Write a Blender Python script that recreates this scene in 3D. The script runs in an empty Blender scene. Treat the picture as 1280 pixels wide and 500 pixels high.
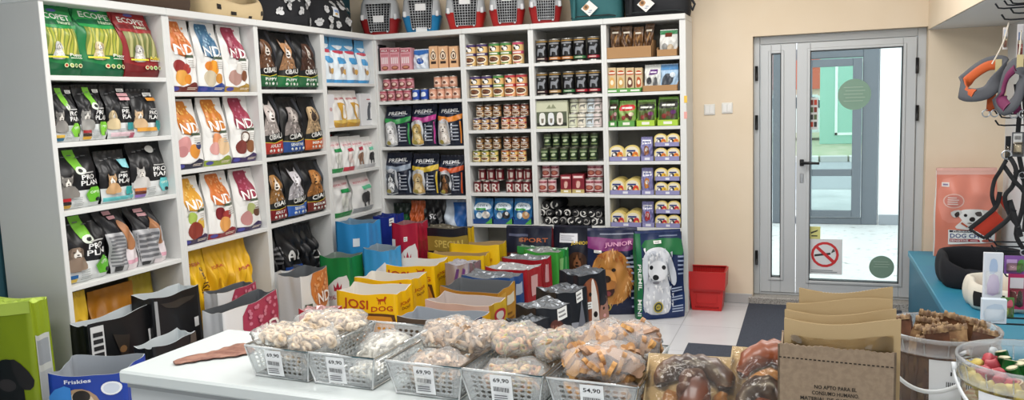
import bpy, math, random
from mathutils import Vector, Matrix
from mathutils.geometry import tessellate_polygon
COL = bpy.context.scene.collection
PI = math.pi
rnd = random.Random(11)

# ---------------------------------------------------------------- camera model (also used to read positions off real planes)
FPX, YAW, PITCH, ROLL, EYE = 1023.03, math.radians(20.1922), math.radians(-6.8026), math.radians(-2.0418), Vector((0, 0, 1.6))
FW = Vector((-math.sin(YAW)*math.cos(PITCH), math.cos(YAW)*math.cos(PITCH), math.sin(PITCH)))
_r = Vector((math.cos(YAW), math.sin(YAW), 0)); _u = _r.cross(FW)
CR = _r*math.cos(ROLL) + _u*math.sin(ROLL)
CU = _u*math.cos(ROLL) - _r*math.sin(ROLL)
def at(px, py, ax, val):
    d = FW + CR*((px-640)/FPX) - CU*((py-250)/FPX)
    i = 'XYZ'.index(ax)
    return EYE + d*((val-EYE[i])/d[i])

# ---------------------------------------------------------------- materials
def lin(h):
    h = h.lstrip('#')
    o = []
    for i in (0, 2, 4):
        c = int(h[i:i+2], 16)/255
        o.append(c/12.92 if c <= .04045 else ((c+.055)/1.055)**2.4)
    return (*o, 1)
_M = {}
def mat(col, rough=.5, metal=0.0, spec=.5, noise=None, coat=0.0):
    """noise = (second colour, scale, low, high[, stretch]) mixes a second colour in by object-space noise"""
    key = (col, rough, metal, spec, noise, coat)
    if key in _M: return _M[key]
    m = bpy.data.materials.new('m_' + col.strip('#')); m.use_nodes = True
    nt = m.node_tree; b = nt.nodes['Principled BSDF']
    b.inputs['Base Color'].default_value = lin(col)
    b.inputs['Roughness'].default_value = rough
    b.inputs['Metallic'].default_value = metal
    b.inputs['Specular IOR Level'].default_value = spec
    if coat: b.inputs['Coat Weight'].default_value = coat; b.inputs['Coat Roughness'].default_value = .12
    if noise:
        tc = nt.nodes.new('ShaderNodeTexCoord'); n = nt.nodes.new('ShaderNodeTexNoise')
        n.inputs['Scale'].default_value = noise[1]; n.inputs['Detail'].default_value = 4
        if len(noise) > 4:
            mp = nt.nodes.new('ShaderNodeMapping'); mp.inputs['Scale'].default_value = noise[4]
            nt.links.new(tc.outputs['Object'], mp.inputs[0]); nt.links.new(mp.outputs[0], n.inputs['Vector'])
        else: nt.links.new(tc.outputs['Object'], n.inputs['Vector'])
        r = nt.nodes.new('ShaderNodeValToRGB')
        r.color_ramp.elements[0].position = noise[2]; r.color_ramp.elements[0].color = lin(col)
        r.color_ramp.elements[1].position = noise[3]; r.color_ramp.elements[1].color = lin(noise[0])
        nt.links.new(n.outputs['Fac'], r.inputs[0]); nt.links.new(r.outputs[0], b.inputs['Base Color'])
    _M[key] = m
    return m
def film(name, tint, gloss, haze, rough=.08, hazecol='#ffffff'):
    """clear plastic: see-through + reflection + a little milky scatter"""
    if name in _M: return _M[name]
    m = bpy.data.materials.new(name); m.use_nodes = True; nt = m.node_tree; N = nt.nodes; L = nt.links
    N.clear(); out = N.new('ShaderNodeOutputMaterial')
    t = N.new('ShaderNodeBsdfTransparent'); t.inputs[0].default_value = lin(tint)
    g = N.new('ShaderNodeBsdfGlossy'); g.inputs['Roughness'].default_value = rough
    d = N.new('ShaderNodeBsdfDiffuse'); d.inputs[0].default_value = lin(hazecol)
    lw = N.new('ShaderNodeLayerWeight'); lw.inputs[0].default_value = gloss
    m1 = N.new('ShaderNodeMixShader'); m1.inputs[0].default_value = haze
    m2 = N.new('ShaderNodeMixShader')
    L.new(t.outputs[0], m1.inputs[1]); L.new(d.outputs[0], m1.inputs[2])
    L.new(lw.outputs['Fresnel'], m2.inputs[0]); L.new(m1.outputs[0], m2.inputs[1]); L.new(g.outputs[0], m2.inputs[2])
    L.new(m2.outputs[0], out.inputs[0])
    _M[name] = m
    return m
def P(c): return mat(c, .36, 0.0, .4) if isinstance(c, str) else c       # printed plastic
def PAPER(c): return mat(c, .6)
WHITE = mat('#e6e6e3', .45); 
STEEL = mat('#b9bcc0', .3, .9); DARKMETAL = mat('#202124', .4, .4)
BLACK = mat('#141416', .45)

# ---------------------------------------------------------------- mesh builder
class MB:
    def __init__(s): s.v, s.f, s.mi, s.sm, s.mats = [], [], [], [], []
    def m(s, material):
        material = P(material)
        for i, x in enumerate(s.mats):
            if x is material: return i
        s.mats.append(material); return len(s.mats)-1
    def add(s, vs, fs, material, smooth=False):
        b = len(s.v); k = s.m(material)
        s.v += [tuple(p) for p in vs]
        for f in fs: s.f.append(tuple(b+i for i in f)); s.mi.append(k); s.sm.append(smooth)
    def box(s, c, d, material, bev=0.0, rot=None):
        hx, hy, hz = d[0]/2, d[1]/2, d[2]/2; b = min(bev, hx*.9, hy*.9, hz*.9)
        vs, fs = [], []
        if b <= 0:
            vs = [(x*hx, y*hy, z*hz) for z in (-1, 1) for y in (-1, 1) for x in (-1, 1)]
            fs = [(0,2,3,1),(4,5,7,6),(0,1,5,4),(2,6,7,3),(0,4,6,2),(1,3,7,5)]
        else:
            idx = {}
            for sx in (-1,1):
                for sy in (-1,1):
                    for sz in (-1,1):
                        for a in range(3):
                            p = [sx*hx, sy*hy, sz*hz]; sg = (sx,sy,sz)
                            for q in range(3):
                                if q != a: p[q] -= sg[q]*b
                            idx[(sx,sy,sz,a)] = len(vs); vs.append(tuple(p))
            for a in range(3):
                o = [q for q in range(3) if q != a]
                for sg in (-1,1):
                    q = []
                    for (i, j) in ((-1,-1),(1,-1),(1,1),(-1,1)):
                        t = [0,0,0]; t[a] = sg; t[o[0]] = i; t[o[1]] = j; q.append(idx[(*t, a)])
                    fs.append(tuple(q))
                for i in (-1,1):
                    for j in (-1,1):
                        t0=[0,0,0]; t0[o[0]]=i; t0[o[1]]=j; t0[a]=-1; t1=list(t0); t1[a]=1
                        fs.append((idx[(*t0,o[0])], idx[(*t1,o[0])], idx[(*t1,o[1])], idx[(*t0,o[1])]))
            for sx in (-1,1):
                for sy in (-1,1):
                    for sz in (-1,1): fs.append(tuple(idx[(sx,sy,sz,a)] for a in range(3)))
        if rot is not None: vs = [rot @ Vector(p) for p in vs]
        s.add([(p[0]+c[0], p[1]+c[1], p[2]+c[2]) for p in vs], fs, material)
    def span(s, a, b, material, bev=0.0):
        s.box([(a[i]+b[i])/2 for i in range(3)], [abs(b[i]-a[i]) for i in range(3)], material, bev)
    def tube(s, pts, r, material, n=6, closed=False, flat=None, up=None):
        pts = [Vector(p) for p in pts]; k = len(pts); vs, fs = [], []
        pn = None
        for i, p in enumerate(pts):
            a = pts[(i-1) % k] if (closed or i > 0) else p
            b = pts[(i+1) % k] if (closed or i < k-1) else p
            t = (b-a).normalized() if (b-a).length > 1e-9 else Vector((0,0,1))
            if up is not None: ref = Vector(up)
            elif pn is not None: ref = pn
            else: ref = Vector((0,0,1)) if abs(t.z) < .9 else Vector((1,0,0))
            x = ref - t*ref.dot(t)
            if x.length < 1e-6: x = t.orthogonal()
            x.normalize(); y = t.cross(x); pn = x
            rr = r[i] if isinstance(r, (list, tuple)) else r
            ra, rb = (rr, rr) if flat is None else (rr, rr*flat)
            for j in range(n):
                th = 2*PI*(j+.5)/n
                vs.append(p + x*(ra*math.cos(th)) + y*(rb*math.sin(th)))
        for i in range(k if closed else k-1):
            i2 = (i+1) % k
            for j in range(n):
                j2 = (j+1) % n
                fs.append((i*n+j, i2*n+j, i2*n+j2, i*n+j2))
        if not closed: fs += [tuple(range(n-1,-1,-1)), tuple((k-1)*n+j for j in range(n))]
        s.add(vs, fs, material, n > 4)
    def lathe(s, prof, material, n=24, c=(0,0,0), smooth=True, caps=True, sx=1, sy=1):
        vs, fs = [], []
        for (r, z) in prof:
            for j in range(n):
                th = 2*PI*j/n; vs.append((c[0]+r*sx*math.cos(th), c[1]+r*sy*math.sin(th), c[2]+z))
        k = len(prof)
        for i in range(k-1):
            for j in range(n):
                j2 = (j+1) % n; fs.append((i*n+j, i*n+j2, (i+1)*n+j2, (i+1)*n+j))
        s.add(vs, fs, material, smooth)
        if caps: s.add(vs[:n]+vs[-n:], [tuple(range(n-1,-1,-1)), tuple(range(n,2*n))], material)
    def grid(s, fn, nu, nv, material, smooth=True, closed=False):
        """fn(i/nu, j/nv) -> point"""
        cu = nu if closed else nu+1
        vs = [fn(i/nu, j/nv) for j in range(nv+1) for i in range(cu)]
        fs = []
        for j in range(nv):
            for i in range(nu):
                i2 = (i+1) % cu
                fs.append((j*cu+i, j*cu+i2, (j+1)*cu+i2, (j+1)*cu+i))
        s.add(vs, fs, material, smooth)
    def poly(s, pts, t, material, axis=1):
        """flat outline pts (a,b) extruded by t along axis (0 x, 1 y, 2 z), from 0 to t"""
        n = len(pts)
        def mk(a, b, h): return (h,a,b) if axis == 0 else ((a,h,b) if axis == 1 else (a,b,h))
        vs = [mk(a,b,0) for a,b in pts] + [mk(a,b,t) for a,b in pts]
        tr = tessellate_polygon([[Vector((a,b,0)) for a,b in pts]])
        fs = [tuple(q) for q in tr] + [tuple(n+i for i in q[::-1]) for q in tr]
        fs += [(i, (i+1)%n, n+(i+1)%n, n+i) for i in range(n)]
        s.add(vs, fs, material)
    def move(s, fn): s.v = [tuple(fn(Vector(p))) for p in s.v]; return s
    def build(s, name, parent=None, loc=None, rz=0.0):
        me = bpy.data.meshes.new(name); me.from_pydata(s.v, [], s.f)
        for x in s.mats: me.materials.append(x)
        me.polygons.foreach_set('material_index', s.mi); me.polygons.foreach_set('use_smooth', s.sm); me.update()
        o = bpy.data.objects.new(name, me); COL.objects.link(o)
        if parent is not None: o.parent = parent
        if loc is not None: o.location = loc
        if rz: o.rotation_euler.z = rz
        return o
ORD = ['first','second','third','fourth','fifth','sixth','seventh','eighth','ninth','tenth','eleventh','twelfth']
_labels = set()
def tag(o, label, cat, group=None):
    n = len(label.split())
    if not 4 <= n <= 16: print('LABEL LENGTH', n, label)
    o['label'] = label; o['category'] = cat
    if group: o['group'] = group
    return o
def thing(name, label, cat, loc=(0,0,0), rz=0.0, group=None):
    o = bpy.data.objects.new(name, None); COL.objects.link(o); o.empty_display_size = .05
    o.location = loc; o.rotation_euler.z = rz
    return tag(o, label, cat, group)
def struct(o): o['kind'] = 'structure'; return o
def dup(root, loc, rz, label, group=None):
    def cp(o, par):
        c = o.copy(); COL.objects.link(c)
        if par is not None: c.parent = par
        for ch in list(o.children): cp(ch, c)
        return c
    r = cp(root, None); r.location = loc; r.rotation_euler.z = rz
    r['label'] = label
    if group: r['group'] = group
    n = len(label.split())
    if not 4 <= n <= 16: print('LABEL LENGTH', n, label)
    return r

# ---------------------------------------------------------------- lettering
_T = {}
def glyphs(txt, bold):
    k = (txt, bold)
    if k in _T: return _T[k]
    cu = bpy.data.curves.new('txt', 'FONT'); cu.body = txt; cu.resolution_u = 2; cu.offset = .018 if bold else 0.0
    ob = bpy.data.objects.new('txt', cu); COL.objects.link(ob)
    bpy.context.view_layer.update()
    dg = bpy.context.evaluated_depsgraph_get()
    me = bpy.data.meshes.new_from_object(ob.evaluated_get(dg))
    vs = [(v.co.x, v.co.y) for v in me.vertices]; fs = [tuple(p.vertices) for p in me.polygons]
    bpy.data.objects.remove(ob); bpy.data.curves.remove(cu); bpy.data.meshes.remove(me)
    if not vs: vs, fs = [(0,0)], []
    x0 = min(p[0] for p in vs); x1 = max(p[0] for p in vs); y0 = min(p[1] for p in vs); y1 = max(p[1] for p in vs)
    vs = [((p[0]-x0)/max(x1-x0,1e-6)-.5, (p[1]-y0)/max(y1-y0,1e-6)-.5) for p in vs]
    _T[k] = (vs, fs); return _T[k]

# ---------------------------------------------------------------- printed art: shapes in 0..1 x 0..1, wrapped on any surface fn S(x, y, eps)
def smoothpoly(pts, n=4):
    k = len(pts); out = []
    for i in range(k):
        p0, p1, p2, p3 = pts[i-1], pts[i], pts[(i+1)%k], pts[(i+2)%k]
        for j in range(n):
            t = j/n
            out.append(tuple(.5*((2*p1[c]) + (-p0[c]+p2[c])*t + (2*p0[c]-5*p1[c]+4*p2[c]-p3[c])*t*t + (-p0[c]+3*p1[c]-3*p2[c]+p3[c])*t**3) for c in (0,1)))
    return out
def tess(vs, fs, S, maxlen, lv=5):
    """split 2-D triangles until they are short on the surface, so print follows the bag"""
    vs = list(vs); tr = []
    for f in fs:
        for i in range(1, len(f)-1): tr.append((f[0], f[i], f[i+1]))
    W = [S(p[0], p[1], 0) for p in vs]
    for _ in range(lv):
        mid = {}; out = []; did = False
        def md(i, j):
            k = (min(i, j), max(i, j))
            if k not in mid:
                mid[k] = len(vs); q = ((vs[i][0]+vs[j][0])/2, (vs[i][1]+vs[j][1])/2); vs.append(q); W.append(S(q[0], q[1], 0))
            return mid[k]
        for (i, j, k) in tr:
            L = [(W[i]-W[j]).length > maxlen, (W[j]-W[k]).length > maxlen, (W[k]-W[i]).length > maxlen]
            n = sum(L)
            if n == 0: out.append((i, j, k)); continue
            did = True
            if n == 3: a, b, c = md(i, j), md(j, k), md(k, i); out += [(i, a, c), (a, j, b), (c, b, k), (a, b, c)]
            else:
                while not L[0]: i, j, k = j, k, i; L = L[1:]+L[:1]
                if n == 2 and L[2]: i, j, k = k, i, j; L = L[2:]+L[:2]      # long edges now ij and jk
                a = md(i, j)
                if n == 1: out += [(i, a, k), (a, j, k)]
                else: b = md(j, k); out += [(a, j, b), (i, a, b), (i, b, k)]
        tr = out
        if not did: break
    return vs, tr
def wrap(mb, S, art, base=.0016, step=.0003, res=10):
    e = base; ml = .012 if res >= 5 else 1e9
    cl = lambda t: min(1, max(0, t))
    for a in art:
        k = a[0]; e += step
        if k == 'r':
            _, x0, y0, x1, y1, c = a; vs = [(x0, y0), (x1, y0), (x1, y1), (x0, y1)]; fs = [(0, 1, 2, 3)]
        elif k == 'e':
            _, x, y, rx, ry, c = a; n = 18 if max(rx, ry) > .06 else 10
            vs = [(x+rx*math.cos(2*PI*i/n), y+ry*math.sin(2*PI*i/n)) for i in range(n)]+[(x, y)]; fs = [(n, i, (i+1) % n) for i in range(n)]
        elif k == 'p':
            _, pts, c = a[:3]
            if len(a) > 3: pts = smoothpoly(pts, a[3])
            vs = list(pts); tr = tessellate_polygon([[Vector((q[0], q[1], 0)) for q in pts]])
            fs = []
            for f in tr:
                (ax, ay), (bx_, by), (cx, cy) = (pts[i] for i in f)
                fs.append(tuple(f) if (bx_-ax)*(cy-ay)-(by-ay)*(cx-ax) > 0 else tuple(f[::-1]))
        elif k == 't':
            _, txt, x, y, w, h, c = a[:7]; sl = a[7] if len(a) > 7 else 0
            g, fs = glyphs(txt, True); vs = [(x+q[0]*w, y+q[1]*h+q[0]*sl) for q in g]
        elif k == 'v':      # lettering running down the bag
            _, txt, x, y, w, h, c = a
            g, fs = glyphs(txt, True); vs = [(x+q[1]*w, y-q[0]*h) for q in g]
        vs = [(cl(q[0]), cl(q[1])) for q in vs]
        if ml < 1e8: vs, fs = tess(vs, fs, S, ml)
        mb.add([S(q[0], q[1], e) for q in vs], fs, c, True)
def shade(h, f):
    h = h.lstrip('#'); return '#'+''.join('%02x' % max(0, min(255, int(int(h[i:i+2], 16)*f))) for i in (0, 2, 4))
def strokes(x, y, rx, ry, cols, n, seed, ln=.5):
    """short fur strokes falling inside an ellipse"""
    r = random.Random(seed); A = []
    for i in range(n):
        a, q = r.uniform(0, 6.28), math.sqrt(r.random()); px, py = x+rx*q*math.cos(a), y+ry*q*math.sin(a); L = ry*ln*r.uniform(.4, 1); w = rx*.10*r.uniform(.6, 1.3); dx = (px-x)*.35
        A.append(('p', [(px-w, py), (px+w, py), (px+dx, py-L)], cols[i % len(cols)]))
    return A
def dog(cx, cy, s, k, fur, light, ears='flop', chest=True, dark='#17120f', earcol=None):
    """a printed dog: head width s, k = bag width / height"""
    t = s*k; ec = earcol or shade(fur, .8); A = []; sd = int(cx*991+cy*77+s*313)
    if chest:
        A.append(('p', [(cx-.62*s, cy-1.5*t), (cx+.62*s, cy-1.5*t), (cx+.5*s, cy-.7*t), (cx+.3*s, cy), (cx-.3*s, cy), (cx-.5*s, cy-.7*t)], shade(fur, .92), 3))
        A.append(('p', [(cx-.28*s, cy-1.4*t), (cx+.3*s, cy-1.4*t), (cx+.24*s, cy-.4*t), (cx-.24*s, cy-.4*t)], light, 3))
        A += strokes(cx, cy-.95*t, .5*s, .5*t, (shade(fur, .7), light, shade(fur, 1.12)), 16, sd, .6)
    if ears == 'up':
        for q in (-1, 1): A += [('p', [(cx+q*.1*s, cy+.36*t), (cx+q*.44*s, cy+.16*t), (cx+q*.42*s, cy+.74*t)], ec), ('p', [(cx+q*.2*s, cy+.36*t), (cx+q*.36*s, cy+.26*t), (cx+q*.37*s, cy+.6*t)], shade(light, .8))]
    A += [('p', [(cx-.3*s, cy+.42*t), (cx, cy+.48*t), (cx+.3*s, cy+.42*t), (cx+.44*s, cy+.1*t), (cx+.34*s, cy-.25*t), (cx+.2*s, cy-.48*t), (cx-.2*s, cy-.48*t), (cx-.34*s, cy-.25*t), (cx-.44*s, cy+.1*t)], fur, 3)]
    A += strokes(cx, cy+.12*t, .36*s, .32*t, (shade(fur, .78), shade(fur, 1.15)), 12, sd+1, .5)
    if ears == 'flop':
        for q in (-1, 1): A += [('p', [(cx+q*.26*s, cy+.40*t), (cx+q*.48*s, cy+.22*t), (cx+q*.54*s, cy-.3*t), (cx+q*.40*s, cy-.36*t), (cx+q*.34*s, cy+.05*t)], ec, 3)]
    A += [('p', [(cx-.2*s, cy-.05*t), (cx-.08*s, cy+.1*t), (cx, cy+.36*t), (cx+.08*s, cy+.1*t), (cx+.2*s, cy-.05*t), (cx+.22*s, cy-.32*t), (cx, cy-.48*t), (cx-.22*s, cy-.32*t)], light, 3),
          ('e', cx, cy-.14*t, .085*s, .06*t, dark), ('e', cx-.19*s, cy+.1*t, .05*s, .045*t, dark), ('e', cx+.19*s, cy+.1*t, .05*s, .045*t, dark),
          ('p', [(cx-.14*s, cy-.3*t), (cx, cy-.26*t), (cx+.14*s, cy-.3*t), (cx+.06*s, cy-.38*t), (cx-.06*s, cy-.38*t)], shade(dark, 2.2), 2)]
    return A
def lines(x0, x1, y0, y1, n, c, fill=.45, jag=.3):
    """unreadable small print: n bars"""
    r = random.Random(int(x0*977+y1*131+n)); A = []
    for i in range(n):
        y = y1-(y1-y0)*(i+.5)/n; hh = (y1-y0)/n*fill/2
        A.append(('r', x0, y-hh, x1-(x1-x0)*jag*r.random(), y+hh, c))
    return A
def barcode(x0, x1, y0, y1, c='#222222', n=11):
    r = random.Random(3); A = []; x = x0; w = (x1-x0)/n
    for i in range(n): A.append(('r', x0+w*i, y0, x0+w*(i+.35+.3*r.random()), y1, c))
    return A

# ---------------------------------------------------------------- filled bags
def bag_surface(w, h, d, edge=.55, shoulder=.55, topw=.97, waist=0.0, lean=0.0, seed=0, wr=.004, topd=.05, skew=0.0):
    r = random.Random(seed); ph = [r.uniform(0, 6.28) for _ in range(6)]; fr = [r.uniform(1.5, 5) for _ in range(6)]
    def prof(v):
        b = min(1, .72+v*3.2)
        if v > shoulder:
            t = (v-shoulder)/(1-shoulder); b *= topd+(1-topd)*(1-t*t*(3-2*t))
        return b
    def F(u, v, sd):
        p = prof(v)
        wd = (1-(1-topw)*v) * (1-waist*math.sin(PI*v))
        wd *= 1+.012*math.sin(fr[0]*3*v+ph[0])
        x = u*w/2*wd + skew*h*v*v
        y = -sd*(d/2)*p*(edge+(1-edge)*max(0, 1-abs(u)**3.4))
        wv = wr*(.4+.8*v)*(math.sin(fr[1]*2.2*u+fr[2]*3*v+ph[1]) + .7*math.sin(fr[3]*3*u-fr[4]*4*v+ph[2]) + .5*math.sin(9*v+5*u+ph[3]))
        y += -sd*wv*p*1.5 + lean*h*v*v
        return Vector((x, y, h*v))
    return F
def pouch(name, label, cat, group, loc, rz, w, h, d, base, art, seal=.05, sealcol=None, lean=0.0, tilt=0.0, price=None, sidecol=None, res=10, **kw):
    root = thing(name, label, cat, loc, rz, group)
    F = bag_surface(w, h, d, lean=lean, **kw)
    nu, nv = 28, 26
    mb = MB(); sc = P(sidecol or base)
    mb.grid(lambda a, b: F(2*a-1, b, 1), nu, nv, base)
    mb.grid(lambda a, b: F(1-2*a, b, -1), nu, nv, base)
    for u in (-1, 1):      # side gussets, with a crease
        def G(a, b, u=u):
            f, k = F(u, b, 1), F(u, b, -1); p = f.lerp(k, a)
            p.x -= u*math.sin(PI*a)*min((f-k).length*.18, .02)*b
            return p
        mb.grid(G, 4, nv, sc)
    mb.grid(lambda a, b: F(2*a-1, 0, 1-2*b), nu, 1, sc)
    mb.build('body', root)
    if seal > 0:
        ms = MB(); L = seal*h
        def T(sd):
            def f(a, b):
                p = F(2*a-1, 1, sd*(.3+.7*(1-b))); p.z += L*b; p.y += sd*-.0012 + lean*L*b*1.6+ .002*math.sin(40*a); return p
            return f
        ms.grid(T(1), nu, 2, sealcol or base); ms.grid(T(-1), nu, 2, sealcol or base)
        ms.build('top_seal', root)
    if art:
        ma = MB()
        S = lambda x, y, e: F(2*x-1, y, 1)+Vector((0, -e, 0))
        wrap(ma, S, art, base=.0022, step=.00045 if len(art) < 40 else .0002, res=res); ma.build('front_print', root)
    if price:
        mp = MB(); S = lambda x, y, e: F(2*x-1, y, 1)+Vector((0, -e, 0))
        x, y, pw, ph_ = price
        wrap(mp, S, [('r', x-pw/2, y-ph_/2, x+pw/2, y+ph_/2, PAPER('#f2f2ee'))]+lines(x-pw*.4, x+pw*.4, y-ph_*.35, y+ph_*.35, 2, '#7c7c7c'), base=.009)
        o = mp.build('price_label', root); o['label'] = 'white price sticker'
    if tilt: root.rotation_euler.y = tilt
    return root
# ================================================================ the room
XL, YB, WY = -3.379, 6.034, 6.40          # front of the side-wall shelves, front of the back-wall shelves, back wall
RX = 1.24
wallm = mat('#ecdbc3', .85, noise=('#e8d6bc', 2.5, .35, .65))
def floor_mat():
    m = bpy.data.materials.new('floor_tile'); m.use_nodes = True; nt = m.node_tree; N, L = nt.nodes, nt.links
    b = N['Principled BSDF']; b.inputs['Roughness'].default_value = .28
    tc = N.new('ShaderNodeTexCoord'); mp = N.new('ShaderNodeMapping'); mp.inputs['Location'].default_value = (.25, .32, 0)
    br = N.new('ShaderNodeTexBrick'); br.offset = 0; br.inputs['Scale'].default_value = 1
    br.inputs['Brick Width'].default_value = .6; br.inputs['Row Height'].default_value = .6; br.inputs['Mortar Size'].default_value = .003
    br.inputs['Color1'].default_value = lin('#d3d3d5'); br.inputs['Color2'].default_value = lin('#cfcfd2'); br.inputs['Mortar'].default_value = lin('#a9a9ab')
    L.new(tc.outputs['Object'], mp.inputs[0]); L.new(mp.outputs[0], br.inputs['Vector'])
    n = N.new('ShaderNodeTexNoise'); n.inputs['Scale'].default_value = 6; L.new(tc.outputs['Object'], n.inputs['Vector'])
    mx = N.new('ShaderNodeMixRGB'); mx.blend_type = 'MULTIPLY'; mx.inputs[0].default_value = .12
    L.new(br.outputs['Color'], mx.inputs[1]); L.new(n.outputs['Fac'], mx.inputs[2]); L.new(mx.outputs[0], b.inputs['Base Color'])
    return m
def sbox(name, a, b, m, bev=0): 
    mb = MB(); mb.span(a, b, m, bev); return struct(mb.build(name))
sbox('floor', (-3.9, -3, -.1), (RX+.1, WY+.26, 0), floor_mat())
sbox('ceiling', (-3.9, -3, 2.95), (RX+.1, WY+.12, 3.05), mat('#e9e7e2', .9))
sbox('wall_left', (-3.92, -3, 0), (-3.80, WY+.12, 2.95), mat('#1e4a56', .8, noise=('#235361', 2, .3, .7)))
sbox('wall_right', (RX, -3, 0), (RX+.1, WY+.12, 2.95), mat('#dfe1e4', .6))
OX0, OX1, OZ = at(941, 200, 'Y', WY).x, at(1157, 200, 'Y', WY).x, 2.02     # door opening
mb = MB()
mb.span((-3.8, WY, 0), (OX0, WY+.2, 2.95), wallm); mb.span((OX0, WY, OZ), (OX1, WY+.2, 2.95), wallm); mb.span((OX1, WY, 0), (RX, WY+.2, 2.95), wallm)
struct(mb.build('wall_back'))
sbox('baseboard_back', (XL+2.6, WY-.012, 0), (OX0-.005, WY, .075), mat('#b9b7b6', .5), .003)
sbox('trim_1', (OX0-.03, WY-.03, 0), (OX1+.02, WY+.2, .055), mat('#b8b3ac', .35, noise=('#77726d', 160, .45, .6)), .004).name = 'trim_1'
fw_ = MB()
fw_.span((-3.8, -3, 0), (RX, -2.85, .9), wallm); fw_.span((-3.8, -3, 2.5), (RX, -2.85, 2.95), wallm); fw_.span((-3.8, -3, .9), (-2.9, -2.85, 2.5), wallm); fw_.span((.4, -3, .9), (RX, -2.85, 2.5), wallm)
struct(fw_.build('wall_front'))
wf = MB()
for x in (-2.88, -1.28, .34): wf.span((x, -2.95, .9), (x+.06, -2.9, 2.5), mat('#c9cbcc', .4), .004)
for z in (.9, 2.44): wf.span((-2.9, -2.95, z), (.4, -2.9, z+.06), mat('#c9cbcc', .4), .004)
struct(wf.build('window_1'))
# white soffit over the pet corner
sb_ = MB(); sb_.span((OX1+.005, 3.0, 1.995), (RX, WY, 2.95), mat('#d8d3cd', .85)); struct(sb_.build('ceiling_soffit'))
sbf = MB(); sbf.span((OX1-.004, 3.0, 1.998), (OX1+.004, WY, 2.95), wallm); struct(sbf.build('trim_2'))

# ---------------------------------------------------------------- entrance door (aluminium, fixed side leaf + door leaf)
ALU = mat('#cbced0', .4, .2); ALUD = mat('#6f747a', .4, .3); GASK = mat('#2b2e31', .6)
GLASS = film('door_glass', '#f2f8f6', .06, .015, .02)
DY = WY+.10
def dz(px, py): return at(px, py, 'Y', DY)
D0, D1 = dz(945, 200).x, dz(1149, 200).x; DT = 1.99; DB = .056
leafx = dz(995, 200).x
door = bpy.data.objects.new('door_1', None); COL.objects.link(door); door['kind'] = 'structure'
door['label'] = 'grey aluminium glazed entrance door with narrow fixed side leaf'
fr = MB(); t = .028
fr.span((OX0, DY-.01, DB), (D0+t, DY+.07, OZ), ALU, .004); fr.span((D1-t, DY-.01, DB), (OX1, DY+.07, OZ), ALU, .004)
fr.span((D0+t, DY-.01, DT-t), (D1-t, DY+.07, OZ), ALU, .004); fr.span((D0+t, DY-.01, DB), (D1-t, DY+.07, DB+.02), ALU, .003)
fr.build('door_frame', door)
def leaf(name, x0, x1, gx0, gx1, gz0, gz1):
    m = MB(); y0, y1 = DY-.022, DY+.04; z0, z1 = DB+.022, DT-t-.003
    m.span((x0, y0, z0), (gx0, y1, z1), ALU, .004); m.span((gx1, y0, z0), (x1, y1, z1), ALU, .004)
    m.span((gx0, y0, z0), (gx1, y1, gz0), ALU, .004); m.span((gx0, y0, gz1), (gx1, y1, z1), ALU, .004)
    o = m.build(name, door)
    g = MB(); q = .012                                       # inner glazing bead
    for a, b in (((gx0-.022, y0-.008, gz0-.022), (gx0, y0+.002, gz1+.022)), ((gx1, y0-.008, gz0-.022), (gx1+.022, y0+.002, gz1+.022)), ((gx0, y0-.008, gz0-.022), (gx1, y0+.002, gz0)), ((gx0, y0-.008, gz1), (gx1, y0+.002, gz1+.022))):
        g.span(a, b, ALU, .004)
    for a, b in (((gx0, y0+.001, gz0), (gx0+.006, y1, gz1)), ((gx1-.006, y0+.001, gz0), (gx1, y1, gz1)), ((gx0, y0+.001, gz0), (gx1, y1, gz0+.006)), ((gx0, y0+.001, gz1-.006), (gx1, y1, gz1))):
        g.span(a, b, GASK)
    g.build('glazing_bead', o)
    gl = MB(); gl.span((gx0+.003, DY+.006, gz0+.003), (gx1-.003, DY+.012, gz1-.003), GLASS); gl.build('glass_pane', o)
    return o
gzb, gzt = dz(1070, 352).z, dz(1070, 61).z
la = leaf('side_leaf', D0+t+.004, leafx-.003, dz(964, 200).x, dz(976, 200).x, dz(970, 346).z, dz(970, 67).z)
lb = leaf('door_leaf', leafx+.003, D1-t-.004, dz(1012, 200).x, dz(1126, 200).x, gzb, gzt)
hd = MB(); hx = dz(1003, 203); hz = hx.z
hd.box((hx.x-.004, DY-.028, hz), (.03, .012, .05), BLACK, .004); hd.tube([(hx.x-.004, DY-.03, hz), (hx.x-.004, DY-.07, hz)], .009, BLACK, 10)
hd.tube([(hx.x-.008, DY-.07, hz), (hx.x+.05, DY-.074, hz), (hx.x+.118, DY-.068, hz-.003)], [.011, .011, .009], BLACK, 10)
hd.build('door_handle', door)
kc = MB(); kc.box((hx.x-.004, DY-.026, hz-.115), (.026, .008, .07), STEEL, .004); kc.lathe([(.009, 0), (.009, .01)], BLACK, 12); 
kc.build('lock_cylinder', door)
for px, pys in ((946, (92, 153, 321)), (1146, (82, 141, 329))):
    for py in pys:
        p = dz(px, py); h = MB(); h.tube([(p.x, DY-.03, p.z-.055), (p.x, DY-.03, p.z+.055)], .011, BLACK, 10); h.box((p.x, DY-.022, p.z), (.02, .014, .1), BLACK, .003)
        h.build('hinge', door)
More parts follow.
